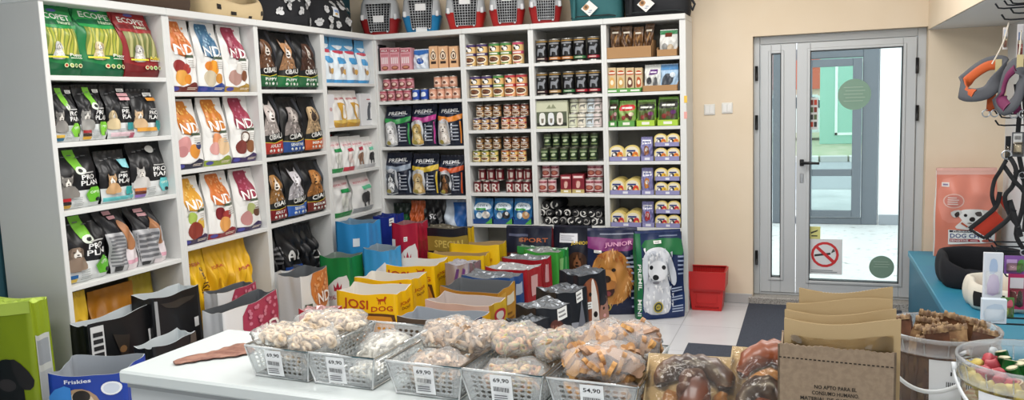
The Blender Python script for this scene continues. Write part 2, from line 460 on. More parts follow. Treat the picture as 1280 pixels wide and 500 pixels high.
# stickers on the glass (inside face)
def flat(mb, p, w, h, art, y):        # art on a vertical plane facing the shop, centred on p
    wrap(mb, lambda a, b, e: Vector((p.x+(a-.5)*w, y-e, p.z+(b-.5)*h)), art, base=.0012, step=.0003, res=1)
def sticker(label, px, py, w, h, art, rnd_=False, cat='sticker'):
    p = dz(px, py); mb = MB(); y = DY+.005
    if rnd_: mb.lathe([(w/2, -.0005), (w/2, .0005)], art[0], 32); mb.move(lambda v: Vector((p.x+v.x, y+v.z, p.z+v.y))); flat(mb, p, w, w, art[1:], y)
    else: mb.box((p.x, y, p.z), (w, .001, h), art[0]); flat(mb, p, w, h, art[1:], y)
    o = mb.build('sticker'); return tag(o, label, cat)
GS = mat('#87a794', .6)
gl_ = lambda n: [a for i in range(n) for a in [('r', .5-.32+.05*(i % 2), .72-.11*i, .5+.32-.06*((i+1) % 2), .745-.11*i, '#a8c0b0')]]
sticker('large round sage green sticker high on the door glass', 1068, 118, .225, .225, [GS]+gl_(5), True)
sticker('small round sage green sticker low on the door glass', 1102, 334, .17, .17, [mat('#7f9c8a', .6)]+gl_(5)[:3], True)
rpts = [(.5+.40*math.cos(i*PI/16), .55+.34*math.sin(i*PI/16)) for i in range(32)]
noS = [PAPER('#e4e6e8'), ('e', .5, .56, .40, .36, '#d23a3c'), ('e', .5, .56, .325, .29, PAPER('#e4e6e8')), ('p', [(.2,.5), (.66,.56), (.66,.62), (.2,.56)], '#3a3a3a'),
       ('p', [(.68,.6),(.8,.66),(.74,.74),(.7,.66)], '#555555'), ('p', [(.2,.77), (.26,.83), (.82,.36), (.76,.29)], '#d23a3c')]+lines(.1, .9, .04, .14, 2, '#9aa0a4')
sticker('white no smoking notice with red ring at the foot of the glass', 1031, 321, .245, .27, noS)
sticker('small yellow camera notice above the no smoking notice', 1018, 291, .085, .095, [mat('#dcd98a', .6), ('p', [(.2,.4),(.75,.62),(.8,.75),(.2,.55)], '#4a4a3a'), ('r', .25, .2, .75, .3, '#4a4a3a')])
pst = [PAPER('#d6d8d6')]
for i in range(4):
    for j in range(2): pst.append(('r', .12+.42*j, .08+.23*i, .46+.42*j, .24+.23*i, ('#b9452f', '#3a3a38', '#5b6a4a', '#7a3328')[(i+j) % 4]))
sticker('narrow strip of little pictogram labels on the door glass', 1017, 142, .06, .235, pst)

# ---------------------------------------------------------------- light switches
for px, py, lab in ((887, 137, 'white double light switch farther from the entrance door'), (909, 135, 'white double light switch closer to the entrance door')):
    p = at(px, py, 'Y', WY); s = thing('light_switch', lab, 'light switch', (p.x, WY, p.z), 0, 'light switches by the door')
    m = MB(); m.box((0, -.005, 0), (.082, .01, .082), mat('#e9e7e2', .4), .004); m.build('frame', s)
    for q in (-1, 1): m = MB(); m.box((q*.0165, -.012, 0), (.03, .006, .06), mat('#f0efec', .35), .002); m.build('rocker', s)

# ---------------------------------------------------------------- floor mats
mt = MB(); z = .008
mt.poly([(-.44, 5.235), (-.44, WY-.035), (.62, WY-.035), (.62, 4.2), (-.74, 4.2), (-.74, 5.235)], z, mat('#30343f', .95, noise=('#454a57', 260, .42, .62)), 2)
mt.v = [(a, b, c+.001) for a, b, c in mt.v]
tag(mt.build('door_mat'), 'dark speckled entrance mat on the pale tiles before the door', 'mat')

# ---------------------------------------------------------------- vestibule and street beyond the door
OY = 10.4
sbox('exterior_floor', (-3, WY+.26, -.1), (3.2, OY+1.2, .02), mat('#d2d2d2', .5, noise=('#8f8c88', 14, .60, .72)))
LBx = at(1097, 200, 'Y', OY).x
FX0, FX1 = at(966, 200, 'Y', OY).x, LBx
sbox('exterior_wall_right', (FX1+.01, OY, 0), (3.2, OY+.15, 3.0), mat('#eceef1', .8))
sbox('exterior_wall_left', (-3, OY, 0), (FX0-.01, OY+.15, 3.0), mat('#eceef1', .8))
sbox('exterior_wall_top', (FX0-.01, OY, 2.1), (FX1+.01, OY+.15, 3.0), mat('#eceef1', .8))
sbox('baseboard_exterior', (FX1+.02, OY-.012, .02), (3.2, OY, .14), mat('#8f949c', .5), .003)
od = bpy.data.objects.new('door_2', None); COL.objects.link(od); od['kind'] = 'structure'; od['label'] = 'dark grey outer street door seen through the entrance door'
m = MB(); FG = mat('#646a73', .45, .1)
m.span((FX0, OY-.02, .02), (FX0+.12, OY+.1, 2.1), FG, .006); m.span((FX1-.17, OY-.02, .02), (FX1, OY+.1, 2.1), FG, .006); m.span((FX0+.12, OY-.02, 1.98), (FX1-.17, OY+.1, 2.1), FG, .006); m.span((FX0+.12, OY-.02, .02), (FX1-.17, OY+.1, .1), FG, .006)
m.build('door_frame', od)
ix0, ix1 = at(1008, 200, 'Y', OY).x, FX1-.18
m = MB()
m.span((ix0-.02, OY-.05, .11), (ix0+.06, OY, 1.97), FG, .005); m.span((ix1-.1, OY-.05, .11), (ix1, OY, 1.97), FG, .005); m.span((ix0+.06, OY-.05, 1.88), (ix1-.1, OY, 1.97), FG, .005); m.span((ix0+.06, OY-.05, .11), (ix1-.1, OY, .19), FG, .005)
m.span((ix0+.06, OY-.045, .60), (ix1-.1, OY-.005, .68), FG, .005)
lf = m.build('door_leaf', od)
m = MB(); m.span((ix0+.06, OY-.028, .19), (ix1-.1, OY-.022, 1.88), GLASS); m.build('glass_pane', lf)
sbox('exterior_ground', (-9, OY+1.2, -.12), (14, 60, -.02), mat('#b7babd', .8, noise=('#9fa3a6', .8, .4, .6)))
sbox('exterior_road', (-9, 14.5, -.03), (14, 20, -.012), mat('#90959c', .8))
kb = MB()
for i in range(24): kb.span((-6+i*.62, 20, -.02), (-6+i*.62+.58, 20.3, .12), mat('#cfd0ce' if i % 2 else '#b4b5b4', .8), .01)
struct(kb.build('exterior_kerb'))
gb = MB(); gb.span((-9, 20.3, -.02), (14, 34, .1), mat('#8f9c7c', .95, noise=('#a9ab93', 3, .4, .65))); struct(gb.build('exterior_lawn'))
p = at(1058, 130, 'Y', 25)
pn = thing('sports_hoarding', 'pale green panel with white outline standing across the street', 'panel', (p.x+.25, 25, .1))
m = MB(); m.span((-.95, 0, 0), (1.3, .08, 2.6), mat('#8fbfae', .7), .01); m.build('panel', pn)
m = MB()
for a, b in (((-.55, -.02, .25), (-.48, -.005, 2.35)), ((1.0, -.02, .25), (1.07, -.005, 2.35)), ((-.55, -.02, 2.28), (1.07, -.005, 2.35)), ((-.55, -.02, .25), (1.07, -.005, .32))): m.span(a, b, mat('#e8f0ec', .6))
m.build('white_frame', pn)
# parked car far across the street
pc = at(1022, 122, 'Y', 27)
car = thing('car', 'white car parked across the street seen through both doors', 'car', (pc.x-.5, 27, .1), 0)
m = MB(); prof = [(-2, .25), (2, .25), (2.05, .7), (1.6, .85), (1.0, 1.0), (.5, 1.4), (-.9, 1.42), (-1.5, 1.0), (-2, .95)]
m.poly(prof, 1.6, mat('#dfe3e6', .3), 1); m.build('body', car)
m = MB(); m.poly([(.85, 1.0), (.42, 1.33), (-.8, 1.35), (-1.3, 1.0)], .02, mat('#3c4650', .2), 1); m.move(lambda v: v+Vector((0, -.015, 0))); m.build('side_window', car)
for x in (-1.25, 1.25): m = MB(); m.lathe([(.05, -.02), (.2, -.03), (.32, 0), (.32, .2)], mat('#22252a', .7), 20); m.move(lambda v, x=x: Vector((x+v.x, v.z-.02, .32+v.y))); m.build('wheel', car)
ph = at(1020, 96, 'Y', 34)
hs = thing('house', 'red roofed house across the street seen through both doors', 'house', (ph.x-.8, 34, .0))
m = MB(); m.span((-2.2, 0, 0), (2.6, 3, 1.75), mat('#d8c6b4', .8)); m.build('wall', hs)
m = MB(); m.poly([(-2.5, 1.7), (2.9, 1.7), (2.2, 3.4), (-1.8, 3.4)], 3.4, mat('#c05a40', .8), 1); m.move(lambda v: v+Vector((0, -.2, 0))); m.build('roof', hs)
# ================================================================ white shelving: four units along the side wall, four along the back wall
SHW = mat('#dcdddb', .42); SHB_SHADE = mat('#858279', .65); SHG = mat('#cfcecb', .5)
SHELF = {'A': (1.8048, 1.4837, 1.1524, .7812), 'B': (1.7251, 1.2792, .8333), 'C': (1.7412, 1.2894, .8422), 'D': (1.7931, 1.4532, 1.1089, .7594),
         'E': (1.8928, 1.6417, 1.2658, .8598, .40), 'F': (1.8916, 1.6413, 1.3879, 1.1304, .8861, .6333, .385), 'G': (1.8916, 1.6413, 1.3879, 1.1304, .8861, .6333, .385), 'H': (1.8916, 1.6413, 1.3879, 1.1304, .8771, .6318, .381)}
LY = {'A': (2.9302, 3.6803), 'B': (3.7342, 4.4791), 'C': (4.522, 5.2474), 'D': (5.299, 6.0177)}
BXX = {'E': (-3.3606, -2.614), 'F': (-2.5691, -2.044), 'G': (-2.0013, -1.4709), 'H': (-1.4307, -.8948)}
TZ, TT, ST, DEP = 2.147, 2.188, .024, .345
def unit(key, label, wl, wr, inner0, inner1, side):
    """built facing -Y with x from inner0-wl to inner1+wr, then turned for the side wall"""
    n = inner1-inner0
    root = thing('shelving_unit', label, 'shelving unit', (inner0, YB, 0) if side == 'B' else (XL, inner0, 0), 0 if side == 'B' else PI/2, 'white shelving units')
    def part(name, a, b, m=SHW, bev=.002):
        mb = MB(); mb.span(a, b, m, bev); return mb.build(name, root)
    dep = DEP if side == 'B' else .40
    part('side_panel', (-wl, 0, 0), (0, dep, TZ), SHG if key == 'A' else SHW); part('side_panel', (n, 0, 0), (n+wr, dep, TZ))  # end panel a greyer tone, partly standing in for weaker light on it
    part('top_panel', (-wl, -.012, TZ), (n+wr, dep, TT), SHW, .004)
    part('back_panel', (0, dep-.008, .06), (n, dep, TZ), SHB_SHADE, 0)  # back panels darkened in colour to imitate shade inside the shelves
    part('plinth', (0, .03, 0), (n, .05, .06)); part('bottom_panel', (0, 0, .06), (n, dep-.008, .084))
    if key == 'A': part('edge_strip', (-wl-.0005, -.004, 0), (.0005, 0, TZ))
    for z in SHELF[key]: part('shelf', (0, .002, z-ST), (n, dep-.008, z), SHW, .0015)
    return root
unit('A', 'tall white shelving unit with grey end panel, stocked with black and green dog food bags', .026, .0268, *LY['A'], 'L')
unit('B', 'white shelving unit on the side wall with nine white bags on its shelves', .0268, .0212, *LY['B'], 'L')
unit('C', 'white shelving unit on the side wall with nine black dog portrait bags', .0212, .0256, *LY['C'], 'L')
unit('D', 'white shelving unit on the side wall in the corner with slim white and blue bags', .0256, .022, *LY['D'], 'L')
unit('E', 'white shelving unit on the back wall in the corner with pink cartons above navy bags', .018, .0222, *BXX['E'], 'B')
unit('F', 'white shelving unit on the back wall filled with beige and brown tins', .0222, .0212, *BXX['F'], 'B')
unit('G', 'white shelving unit on the back wall with black tall tins and rolled blankets', .0212, .02, *BXX['G'], 'B')
uH = unit('H', 'white end shelving unit on the back wall beside the red baskets', .02, .045, *BXX['H'], 'B')
for px, py, c in ((857, 124, '#e8c04a'), (857, 144, '#e2a49c')):
    p = at(px, py, 'Y', YB-.001); m = MB(); m.box((p.x-BXX['H'][0], -.001, p.z), (.022, .002, .05), PAPER(c)); o = m.build('shelf_sticker', uH); o['label'] = 'small faded sticker'

# ---------------------------------------------------------------- bags standing on the shelves
BAYN = {'A': 'unit with the grey end panel', 'B': 'second side-wall unit', 'C': 'third side-wall unit', 'D': 'corner side-wall unit'}
def Lpos(l, r, yb, X): return at(l, yb, 'X', X).y, at(r, yb, 'X', X).y
def Lbag(l, r, yb, yt, zs, d, label, group, base, art, set=.035, hf=1.0, **kw):
    X = XL-set; y0, y1 = Lpos(l, r, yb, X)
    h = (at((l+r)/2, yt, 'X', X-d*.4).z-zs)
    s = kw.get('seal', .05)
    return pouch('dog_food_bag', label, 'pet food bag', group, (X-d/2, (y0+y1)/2, zs+.001), PI/2, (y1-y0)*.97, h/(1+s)*hf, d, base, art, **kw)
def Bbag(l, r, yb, yt, zs, d, label, group, base, art, set=.03, **kw):
    Y = YB+set; x0, x1 = at(l, yb, 'Y', Y).x, at(r, yb, 'Y', Y).x
    h = at((l+r)/2, yt, 'Y', Y+d*.4).z-zs; s = kw.get('seal', .05)
    return pouch('dog_food_bag', label, 'pet food bag', group, ((x0+x1)/2, Y+d/2, zs+.001), 0, (x1-x0)*.97, h/(1+s), d, base, art, **kw)

# A1: green and red grain-picture bags
def ecopet(c, cd, pic, word, dogc, wordc):
    A = [('p', [(.0,.02),(1,.02),(1,.2),(.6,.14),(.0,.22)], cd),
         ('r', .12, .30, .93, .74, pic[0])]
    r = random.Random(5)
    for i in range(9):
        x = .2+.075*i; A.append(('p', [(x-.08, .31), (x-.02, .31), (x+.07, .73), (x+.03, .73)], pic[1+i % 2]))
    A += [('p', [(.06,.70),(.97,.70),(.93,.80),(.95,.93),(.08,.95)], c, 2), ('p', [(.08,.74),(.93,.74),(.95,.78),(.9,.81),(.1,.8)], cd, 2),
          ('t', 'ECOPET', .52, .86, .74, .085, '#f0f2ea', -.03), ('t', 'Natural', .68, .775, .36, .05, '#cfe0bd'), ('e', .5, .95, .13, .022, '#5c62a8')]
    A += dog(.34, .43, .2, .62, dogc, '#f4f1ea') + [('r', .1, .255, .55, .28, '#e8e04a'), ('t', word, .78, .3, .32, .055, wordc), ('r', .62, .255, .94, .265, '#e8ecd8')]
    for i in range(4): A.append(('e', .46+.135*i, .15, .055, .032, '#dfe3b0')); A.append(('e', .46+.135*i, .15, .034, .02, ('#c0392b', '#8a9a3a', '#4f8f3a', '#7a4a2a')[i]))
    return A
gp = ('#7f8f3e', '#c9c25c', '#a8ad3f')
Lbag(57, 109, 95, 8, SHELF['A'][0], .13, 'green grain-picture bag with a small white puppy, beside the grey end panel', 'bags on the top shelf of the end unit', '#1f7a41', ecopet('#2c8f4b', '#0f5a34', gp, 'Puppy', '#dfe0dc', '#f2f5ea'), seal=.03, seed=2, skew=-.03)
Lbag(106, 163, 95, 8, SHELF['A'][0], .14, 'green grain-picture bag with a cream labrador puppy, middle of the top shelf', 'bags on the top shelf of the end unit', '#1f7d46', ecopet('#2f9a50', '#0f5f3c', gp, 'Puppy', '#e6d3a8', '#f2f5ea'), seal=.03, seed=4, skew=-.02, set=.05)
Lbag(161, 206, 96, 16, SHELF['A'][0], .12, 'dark red grain-picture bag slumping sideways on the top shelf', 'bags on the top shelf of the end unit', '#8f2226', ecopet('#9b2a2c', '#6d1519', ('#8a8a52', '#b7b27a', '#6f7a44'), 'Adult', '#cfcac4', '#e6d44c'), seal=.03, seed=7, skew=-.17)

# A2-A4: black over white bags
BK = '#17171a'
def proplan(strip, hexc, dogc, foot, ears='up', low='#d9dcdc', dogx=.2, hexx=.72, dk='#8e8c88'):
    A = [('r', .0, .0, 1, .30, low)]
    if strip: A += [('p', [(.42,.66),(.66,.66),(.60,1),(.36,1)], strip), ('e', .56, .64, .13, .07, '#dfe8d8'), ('e', .56, .64, .06, .035, BK)]
    A += [('t', 'PRO', .72, .52, .36, .085, '#f2f2f0'), ('t', 'PLAN', .74, .42, .44, .085, '#f2f2f0'), ('r', .58, .585, .9, .605, '#b5b5b3')]
    A += dog(dogx, .46, .24, .75, dogc, '#ece7df', ears) + [('p', [(dogx-.18,.2),(dogx+.2,.2),(dogx+.14,.38),(dogx-.1,.38)], dogc, 3)]
    if hexc: A += [('p', [(hexx-.2,.22),(hexx-.1,.34),(hexx+.1,.34),(hexx+.2,.22),(hexx+.12,.08),(hexx-.12,.08)], hexc), ('t', 'OPTI', hexx, .25, .22, .045, '#e8f5e0'), ('e', hexx+.07, .12, .07, .035, BK)]
    for i, c in enumerate(foot): A.append(('r', .03, .02+.06*(len(foot)-1-i), .25, .075+.06*(len(foot)-1-i), c))
    A += lines(.3, .55, .04, .2, 5, '#a7abab')
    for i in range(5): A.append(('r', .1+.15*i, .86+.02*(i % 3), .2+.15*i, .875+.02*(i % 3), '#5d5d60'))
    return A
GL = '#7cc23a'; PX = (.82, .93, .24, .06)
g = 'black and white dog food bags'
Lbag(63, 72, 174, 109, SHELF['A'][1], .10, 'sliver of a black and white bag at the panel end of the second shelf', g, BK, [('r', 0, 0, 1, .36, '#cfd2d2')]+dog(.5, .5, .7, .3, '#9a6a4a', '#e8e4dc', 'up'), seed=1)
Lbag(71, 105, 174, 107, SHELF['A'][1], .12, 'black and white bag with long green ribbon stripe and lime hexagon, no red tag', g, BK, proplan(GL, GL, '#8a8783', ['#d8b04a', '#2a6a8a']), seed=3, price=PX)
Lbag(105, 139, 174, 106, SHELF['A'][1], .12, 'black and white bag with green stripe and grey dog over a red and gold tag', g, BK, proplan(GL, GL, '#9a9894', ['#9c2228', '#3a2a22', '#d9a63c'], dogx=.16), seed=5, price=PX)
Lbag(139, 171, 173, 106, SHELF['A'][1], .12, 'black and white bag with pink bars and cream puppy on the second shelf', g, BK, proplan(None, None, '#d9c49a', [], 'flop', dogx=.16)+[('r', .52, .82, .98, .88, '#d9a3a8'), ('r', .52, .74, .98, .80, '#d9a3a8'), ('r', .05, .04, .9, .12, '#e2c4cc'), ('p', [(.62,.16),(.66,.3),(.95,.3),(.98,.16)], '#2f8b8e'), ('r', .7, 0, .98, .1, '#b04f6a')], seed=6, price=(.75,.94,.3,.06))
Lbag(171, 204, 172, 111, SHELF['A'][1], .12, 'black and white bag with orange bar and tan pup, farthest on the second shelf', g, BK, proplan(None, None, '#d4b48c', [], 'up', dogx=.16)+[('r', .6, .78, .98, .85, '#d98f2c'), ('r', .05, .12, .75, .2, '#d79a3c'), ('p', [(.7,.2),(.72,.34),(.98,.34),(.99,.2),(.86,.1)], '#1f8a86')], seed=8, price=(.75,.92,.34,.08))
Lbag(72, 131, 260, 183, SHELF['A'][2], .14, 'wide black and white bag with husky pup and lime badge on the third shelf', g, BK, proplan(GL, '#69b832', '#7f7b76', ['#b3202a', '#2a1f1c', '#c79a3a'], 'up', hexx=.8, dogx=.24), seed=10, skew=.02)
Lbag(131, 170, 253, 187, SHELF['A'][2], .12, 'black and white bag with tan puppy and teal corner tags, middle of third shelf', g, BK, proplan(None, None, '#c79f72', [], 'up', dogx=.28)+[('p', [(.62,.86),(.98,.86),(.94,.66),(.7,.7)], '#7fc4cc'), ('r', .0, .04, .98, .12, '#5fb6ba'), ('p', [(.66,.14),(.72,.3),(.95,.3),(.98,.14)], '#2f9a98')], seed=12)
Lbag(170, 215, 246, 176, SHELF['A'][2], .13, 'black and white bag with slim pale dog and turquoise hexagon on the third shelf', g, BK, proplan(None, '#5fb9bd', '#c9c6c2', ['#c8743a', '#5a2a22', '#8a6ab0'], 'up', hexx=.82, dogx=.18)+[('e', .6, .9, .12, .07, '#c9c9c4')], seed=14, skew=.02)
Lbag(81, 143, 353, 263, SHELF['A'][3], .15, 'big crumpled black bag with long green ribbon and brown poodle, lowest shelf', g, BK, proplan(GL, '#5fb030', '#8f7b6a', ['#1f5f9a', '#d8b84a'], 'flop', hexx=.82, dogx=.26), seed=16, wr=.008)
def turned(seed):      # bag showing its silver ingredient side
    A = [('r', 0, 0, 1, .62, '#b9b9bb')]
    for i in range(9): A.append(('r', .04, .1+.055*i, .5, .13+.055*i, '#77787c'))
    A += [('r', .5, 0, 1, .34, '#e3d9dc'), ('p', [(.55,.35),(.9,.35),(.86,.62),(.7,.8),(.56,.7)], '#a8744e', 3), ('r', .5, .1, 1, .16, '#dba4b4'), ('r', .08, .02, .3, .1, '#2a2a2c')]
    return A+[('r', .3, .9, .6, .96, '#d9a6ac'), ('r', .36, .83, .66, .88, '#d9a6ac')]
Lbag(144, 178, 343, 252, SHELF['A'][3], .12, 'black bag turned to show silver bars and a brown dog, lowest shelf middle', g, '#1c1c20', turned(1), seed=18, skew=-.22, wr=.008)
Lbag(177, 213, 333, 250, SHELF['A'][3], .12, 'black bag turned to show its silver back panel, farthest on the lowest shelf', g, '#1c1c20', turned(2)+[('r', .04, .08, .7, .6, '#b4b4b7')]+[('r', .06, .13+.09*i, .68, .18+.09*i, '#6f7074') for i in range(5)], seed=20, skew=-.16, wr=.008)
# A5: yellow and orange bags low in the end unit
Lbag(93, 124, 430, 362, .084, .12, 'shiny gold bag standing low in the end unit behind the black open bag', 'yellow bags in the bottom of the end unit', '#d9b02c', [('r', .35, .55, .65, .62, '#8a6a1a'), ('e', .5, .75, .2, .08, '#b8901e')], seed=22, wr=.009, set=.02)
Lbag(118, 180, 420, 356, .084, .2, 'big orange bag slumped at the bottom of the end unit', 'yellow bags in the bottom of the end unit', '#d98f24', [('p', [(.1,.1),(.9,.1),(.7,.5),(.3,.55)], '#c97f1c', 3)], seed=24, wr=.014, set=.1, skew=.1)
Lbag(176, 206, 400, 339, .084, .14, 'yellow bag leaning in the far bottom corner of the end unit', 'yellow bags in the bottom of the end unit', '#c9b23c', [('r', .1, .2, .3, .8, '#e8e2c0')]+lines(.35, .9, .3, .7, 6, '#8a7a2a'), seed=26, wr=.01, set=.14)

# B: white bags with a big coloured silhouette
def nd(c1, c2, foods, foot, ct=None):
    A = [('p', [(.18,1),(.62,1),(.7,.86),(.86,.74),(.9,.6),(.7,.5),(.3,.52),(.16,.62),(.2,.78)], c1, 4)]
    r = random.Random(len(c1)+ord(c1[2]))
    for i in range(26):
        x, y = r.uniform(.24,.76), r.uniform(.56,.96); A.append(('e', x, y, .035, .018, c2))
    A += [('p', [(.02,.74),(.1,.42),(.98,.52),(1.,.12),(.94,.06),(.02,.06)], '#ecebe8', 3), ('p', [(.24,.6),(.30,.52),(.82,.54),(.86,.6),(.5,.66)], c1, 3),
          ('t', 'ND', .53, .6, .66, .15, '#f6f4f0'), ('r', .52, .485, .9, .525, '#4c5a48')]
    for i, (x, y, rr, c) in enumerate(foods): A.append(('e', x, y, rr, rr*.55, c))
    A += lines(.62, .92, .34, .46, 4, '#b9b7b2') + [('p', [(0,0),(1,0),(1,.1),(.75,.14),(.4,.07),(0,.09)], foot), ('e', .14, .045, .1, .03, '#4a4a9a')] + lines(.5, .9, .03, .07, 2, '#e8d9c8')
    return A
W = '#e4e3e0'; g = 'white bags with coloured silhouettes on the second side-wall unit'
peach = ('#cf7436', '#e09a62'); blue = ('#3c6a8c', '#6f9ab4'); pink = ('#96324a', '#b8647a'); pump = ('#c97a2c', '#dfa64e')
def ndb(l, r, yb, yt, zs, lab, col, foods, foot, sd): Lbag(l, r, yb, yt, zs, .13, lab, g, W, nd(*col, foods, foot), seal=.03, seed=sd, topw=.9, shoulder=.5)
zB = SHELF['B']
ndb(214, 252, 112, 26, zB[0], 'white bag with orange silhouette and pomegranate on the topmost shelf', peach, [(.28,.36,.17,'#8f2a2a'),(.52,.33,.14,'#a83a34'),(.35,.2,.2,'#e0a24a'),(.55,.18,.13,'#d98a2c')], '#6a2a22', 31)
ndb(251, 285, 112, 30, zB[0], 'white bag with blue silhouette and sliced orange fruit', blue, [(.5,.36,.2,'#e69a2c'),(.32,.38,.13,'#d9812a'),(.35,.2,.22,'#c9bda4'),(.68,.2,.14,'#c98a3a')], '#26408a', 33)
ndb(284, 316, 112, 34, zB[0], 'white bag with dark pink silhouette and gold foot on the topmost shelf', pink, [(.32,.22,.22,'#b08a80'),(.66,.25,.16,'#7a4a30'),(.5,.36,.16,'#d8d4ce')], '#a8863a', 35)
ndb(222, 259, 210, 124, zB[1], 'white bag with orange silhouette, raw meat and dark navy foot', pump, [(.3,.36,.22,'#d99a98'),(.6,.25,.2,'#d9903a'),(.75,.33,.1,'#3a4068'),(.2,.26,.15,'#c98a8a')], '#24243c', 37)
ndb(259, 293, 208, 122, zB[1], 'white bag with orange silhouette, chicken and olive green foot', pump, [(.4,.38,.2,'#e0986a'),(.62,.28,.24,'#e3c39a'),(.3,.26,.18,'#d9a09a')], '#8a9a3a', 39)
ndb(293, 325, 206, 120, zB[1], 'white bag with dark pink silhouette and halved coconut', pink, [(.45,.38,.18,'#5a3a2a'),(.45,.39,.12,'#e8e4de'),(.3,.24,.2,'#7a3a34'),(.66,.24,.18,'#8a5a3a')], '#3c2a5a', 41)
ndb(230, 264, 303, 219, zB[2], 'white bag with yellow orange silhouette and a green quince', ('#dda23a', '#edc468'), [(.34,.4,.17,'#a8c05a'),(.66,.3,.15,'#d8b04a'),(.42,.2,.26,'#8a3a2e')], '#3a2a4a', 43)
ndb(264, 299, 297, 213, zB[2], 'white bag with deep orange silhouette and pomegranate on the third shelf', peach, [(.36,.38,.18,'#7a2028'),(.6,.34,.14,'#a8403a'),(.5,.2,.22,'#dfa05a')], '#8a2a30', 45)
ndb(299, 331, 291, 209, zB[2], 'white bag with dark pink silhouette and green grapes with meat', pink, [(.5,.36,.18,'#a8b070'),(.72,.3,.14,'#6a4a3a'),(.32,.22,.22,'#c08a88')], '#3c2f58', 47)
g = 'yellow bags at the bottom of the second side-wall unit'
YE = '#e3b51c'
Lbag(239, 266, 372, 303, .30, .12, 'slim yellow bag with vertical dark lettering and twisted black top', g, YE, [('r', .55, .08, .92, .72, '#d8a818'), ('v', 'SENSIPLUS', .70, .48, .22, .56, '#4a2a18'), ('t', 'JOSERA', .42, .8, .6, .05, '#b5402a')], seal=.04, sealcol='#26231f', seed=51, wr=.008, set=.05)
Lbag(265, 288, 366, 299, .30, .12, 'plump yellow bag between two others in the second side-wall unit', g, '#dcab1e', [('t', 'JOSERA', .5, .72, .6, .05, '#b5402a')]+[('r', .46, .32, .54, .58, '#b98a1c')], seal=.04, seed=53, wr=.008, set=.05)
Lbag(287, 322, 362, 293, .30, .14, 'wrinkled wide yellow bag against the divider in the second side-wall unit', g, '#e0b020', [('t', 'JOSERA', .62, .62, .5, .05, '#b5402a'), ('r', .08, .15, .4, .6, '#d5a51c')], seal=.04, seed=55, wr=.013, set=.05, skew=-.03)
# C: black bags with a dog portrait and a coloured foot
def cibau(bandc, dogc, light, word, ears, tx='#e8e8e4'):
    A = [('p', [(.72,.98),(.95,.9),(.98,.5),(.86,.6)], '#3c3f46', 2)]
    A += [('p', [(.14,.3),(.86,.3),(.74,.5),(.58,.66),(.32,.68),(.16,.5)], shade(dogc, .8), 3)] + strokes(.46, .46, .3, .14, (shade(dogc, .6), shade(dogc, 1.1), light), 26, 5, .5) + dog(.44, .70, .46, .62, dogc, light, ears, chest=False)
    A += [('p', [(.05,.34),(.95,.40),(.97,.27),(.03,.24)], '#1a1c1c'), ('t', 'CIBAU', .54, .325, .62, .085, tx, .03), ('p', [(.02,.25),(.5,.225),(.98,.285),(.98,.27),(.5,.212),(.02,.236)], '#c9b83c'),
          ('p', [(.02,.24),(.5,.215),(.98,.27),(.98,.05),(.02,.05)], bandc), ('t', word, .52, .175, .52, .05, '#e8ece6')]
    for i in range(4): A.append(('e', .28+.17*i, .1, .045, .025, '#d8dcd4'))
    return A
g = 'black dog portrait bags on the third side-wall unit'; zC = SHELF['C']
def cb(l, r, yb, yt, zs, lab, *a, sd=0): Lbag(l, r, yb, yt, zs, .13, lab, g, '#131416', cibau(*a), seal=.02, seed=sd, shoulder=.62, topw=.95)
cb(323, 351, 110, 37, zC[0], 'black bag with green foot and brown shaggy dog, beside the divider', '#1f5a36', '#7a5238', '#d8cfc4', 'PUPPY', 'flop', sd=61)
cb(349, 377, 109, 43, zC[0], 'black bag with green foot and big eared tan puppy', '#1f6a3c', '#b98a62', '#e3ddd6', 'PUPPY', 'up', sd=63)
cb(375, 401, 108, 44, zC[0], 'black bag with green foot and dark collie, next to the blue bags', '#1f5a36', '#54382c', '#cfc6bc', 'PUPPY', 'flop', sd=65)
cb(329, 357, 194, 117, zC[1], 'black bag with red foot and white spotted dog', '#a8322a', '#c9bdb8', '#ece6e2', 'ADULT', 'up', sd=67)
cb(356, 384, 190, 121, zC[1], 'black bag with blue foot and grey weimaraner', '#2a4a8a', '#a49a96', '#c9c0ba', 'SENSITIVE', 'flop', sd=69)
cb(383, 407, 186, 121, zC[1], 'black bag with orange foot and black faced pug', '#b5542a', '#cdb088', '#3c2f2a', 'MINI', 'flop', sd=71)
cb(336, 362, 277, 204, zC[2], 'black bag with dark red foot and tricolour beagle', '#7a1f24', '#b07f48', '#ece4d8', 'ADULT', 'flop', sd=73)
cb(361, 387, 271, 200, zC[2], 'black bag with bright blue foot and white pointed ear dog', '#2f5aa8', '#cfcbd0', '#ecebee', 'SENSITIVE', 'up', sd=75)
cb(385, 411, 265, 199, zC[2], 'black bag with maroon foot and golden brown spaniel', '#6a2a24', '#b5793f', '#cf9a62', 'MEDIUM', 'flop', sd=77)
g = 'dark bags heaped at the bottom of the third side-wall unit'
Lbag(344, 362, 350, 285, .32, .14, 'crumpled black bag with white price slip at the heap edge by the divider', g, '#17171a', [('r', .3, .1, .75, .3, '#d8d8d6')]+lines(.2, .8, .5, .8, 4, '#6a6a6c'), seed=81, wr=.012, set=.05)
Lbag(357, 382, 346, 277, .32, .15, 'crumpled black bag with blue fish band at the bottom of the third unit', g, '#141417', [('r', .1, .2, .9, .42, '#25468c'), ('t', 'FISH', .5, .31, .5, .09, '#cfd8e8'), ('t', 'AU', .5, .58, .5, .16, '#d8d8d6')], seed=83, wr=.012, set=.03)
Lbag(380, 405, 340, 276, .32, .15, 'crumpled black bag with white tag deep in the far side of the heap', g, '#17181b', [('r', .25, .12, .5, .3, '#d4d4d2'), ('t', 'U', .7, .5, .2, .16, '#c9c9c6')], seed=85, wr=.014, set=.07, skew=-.08)
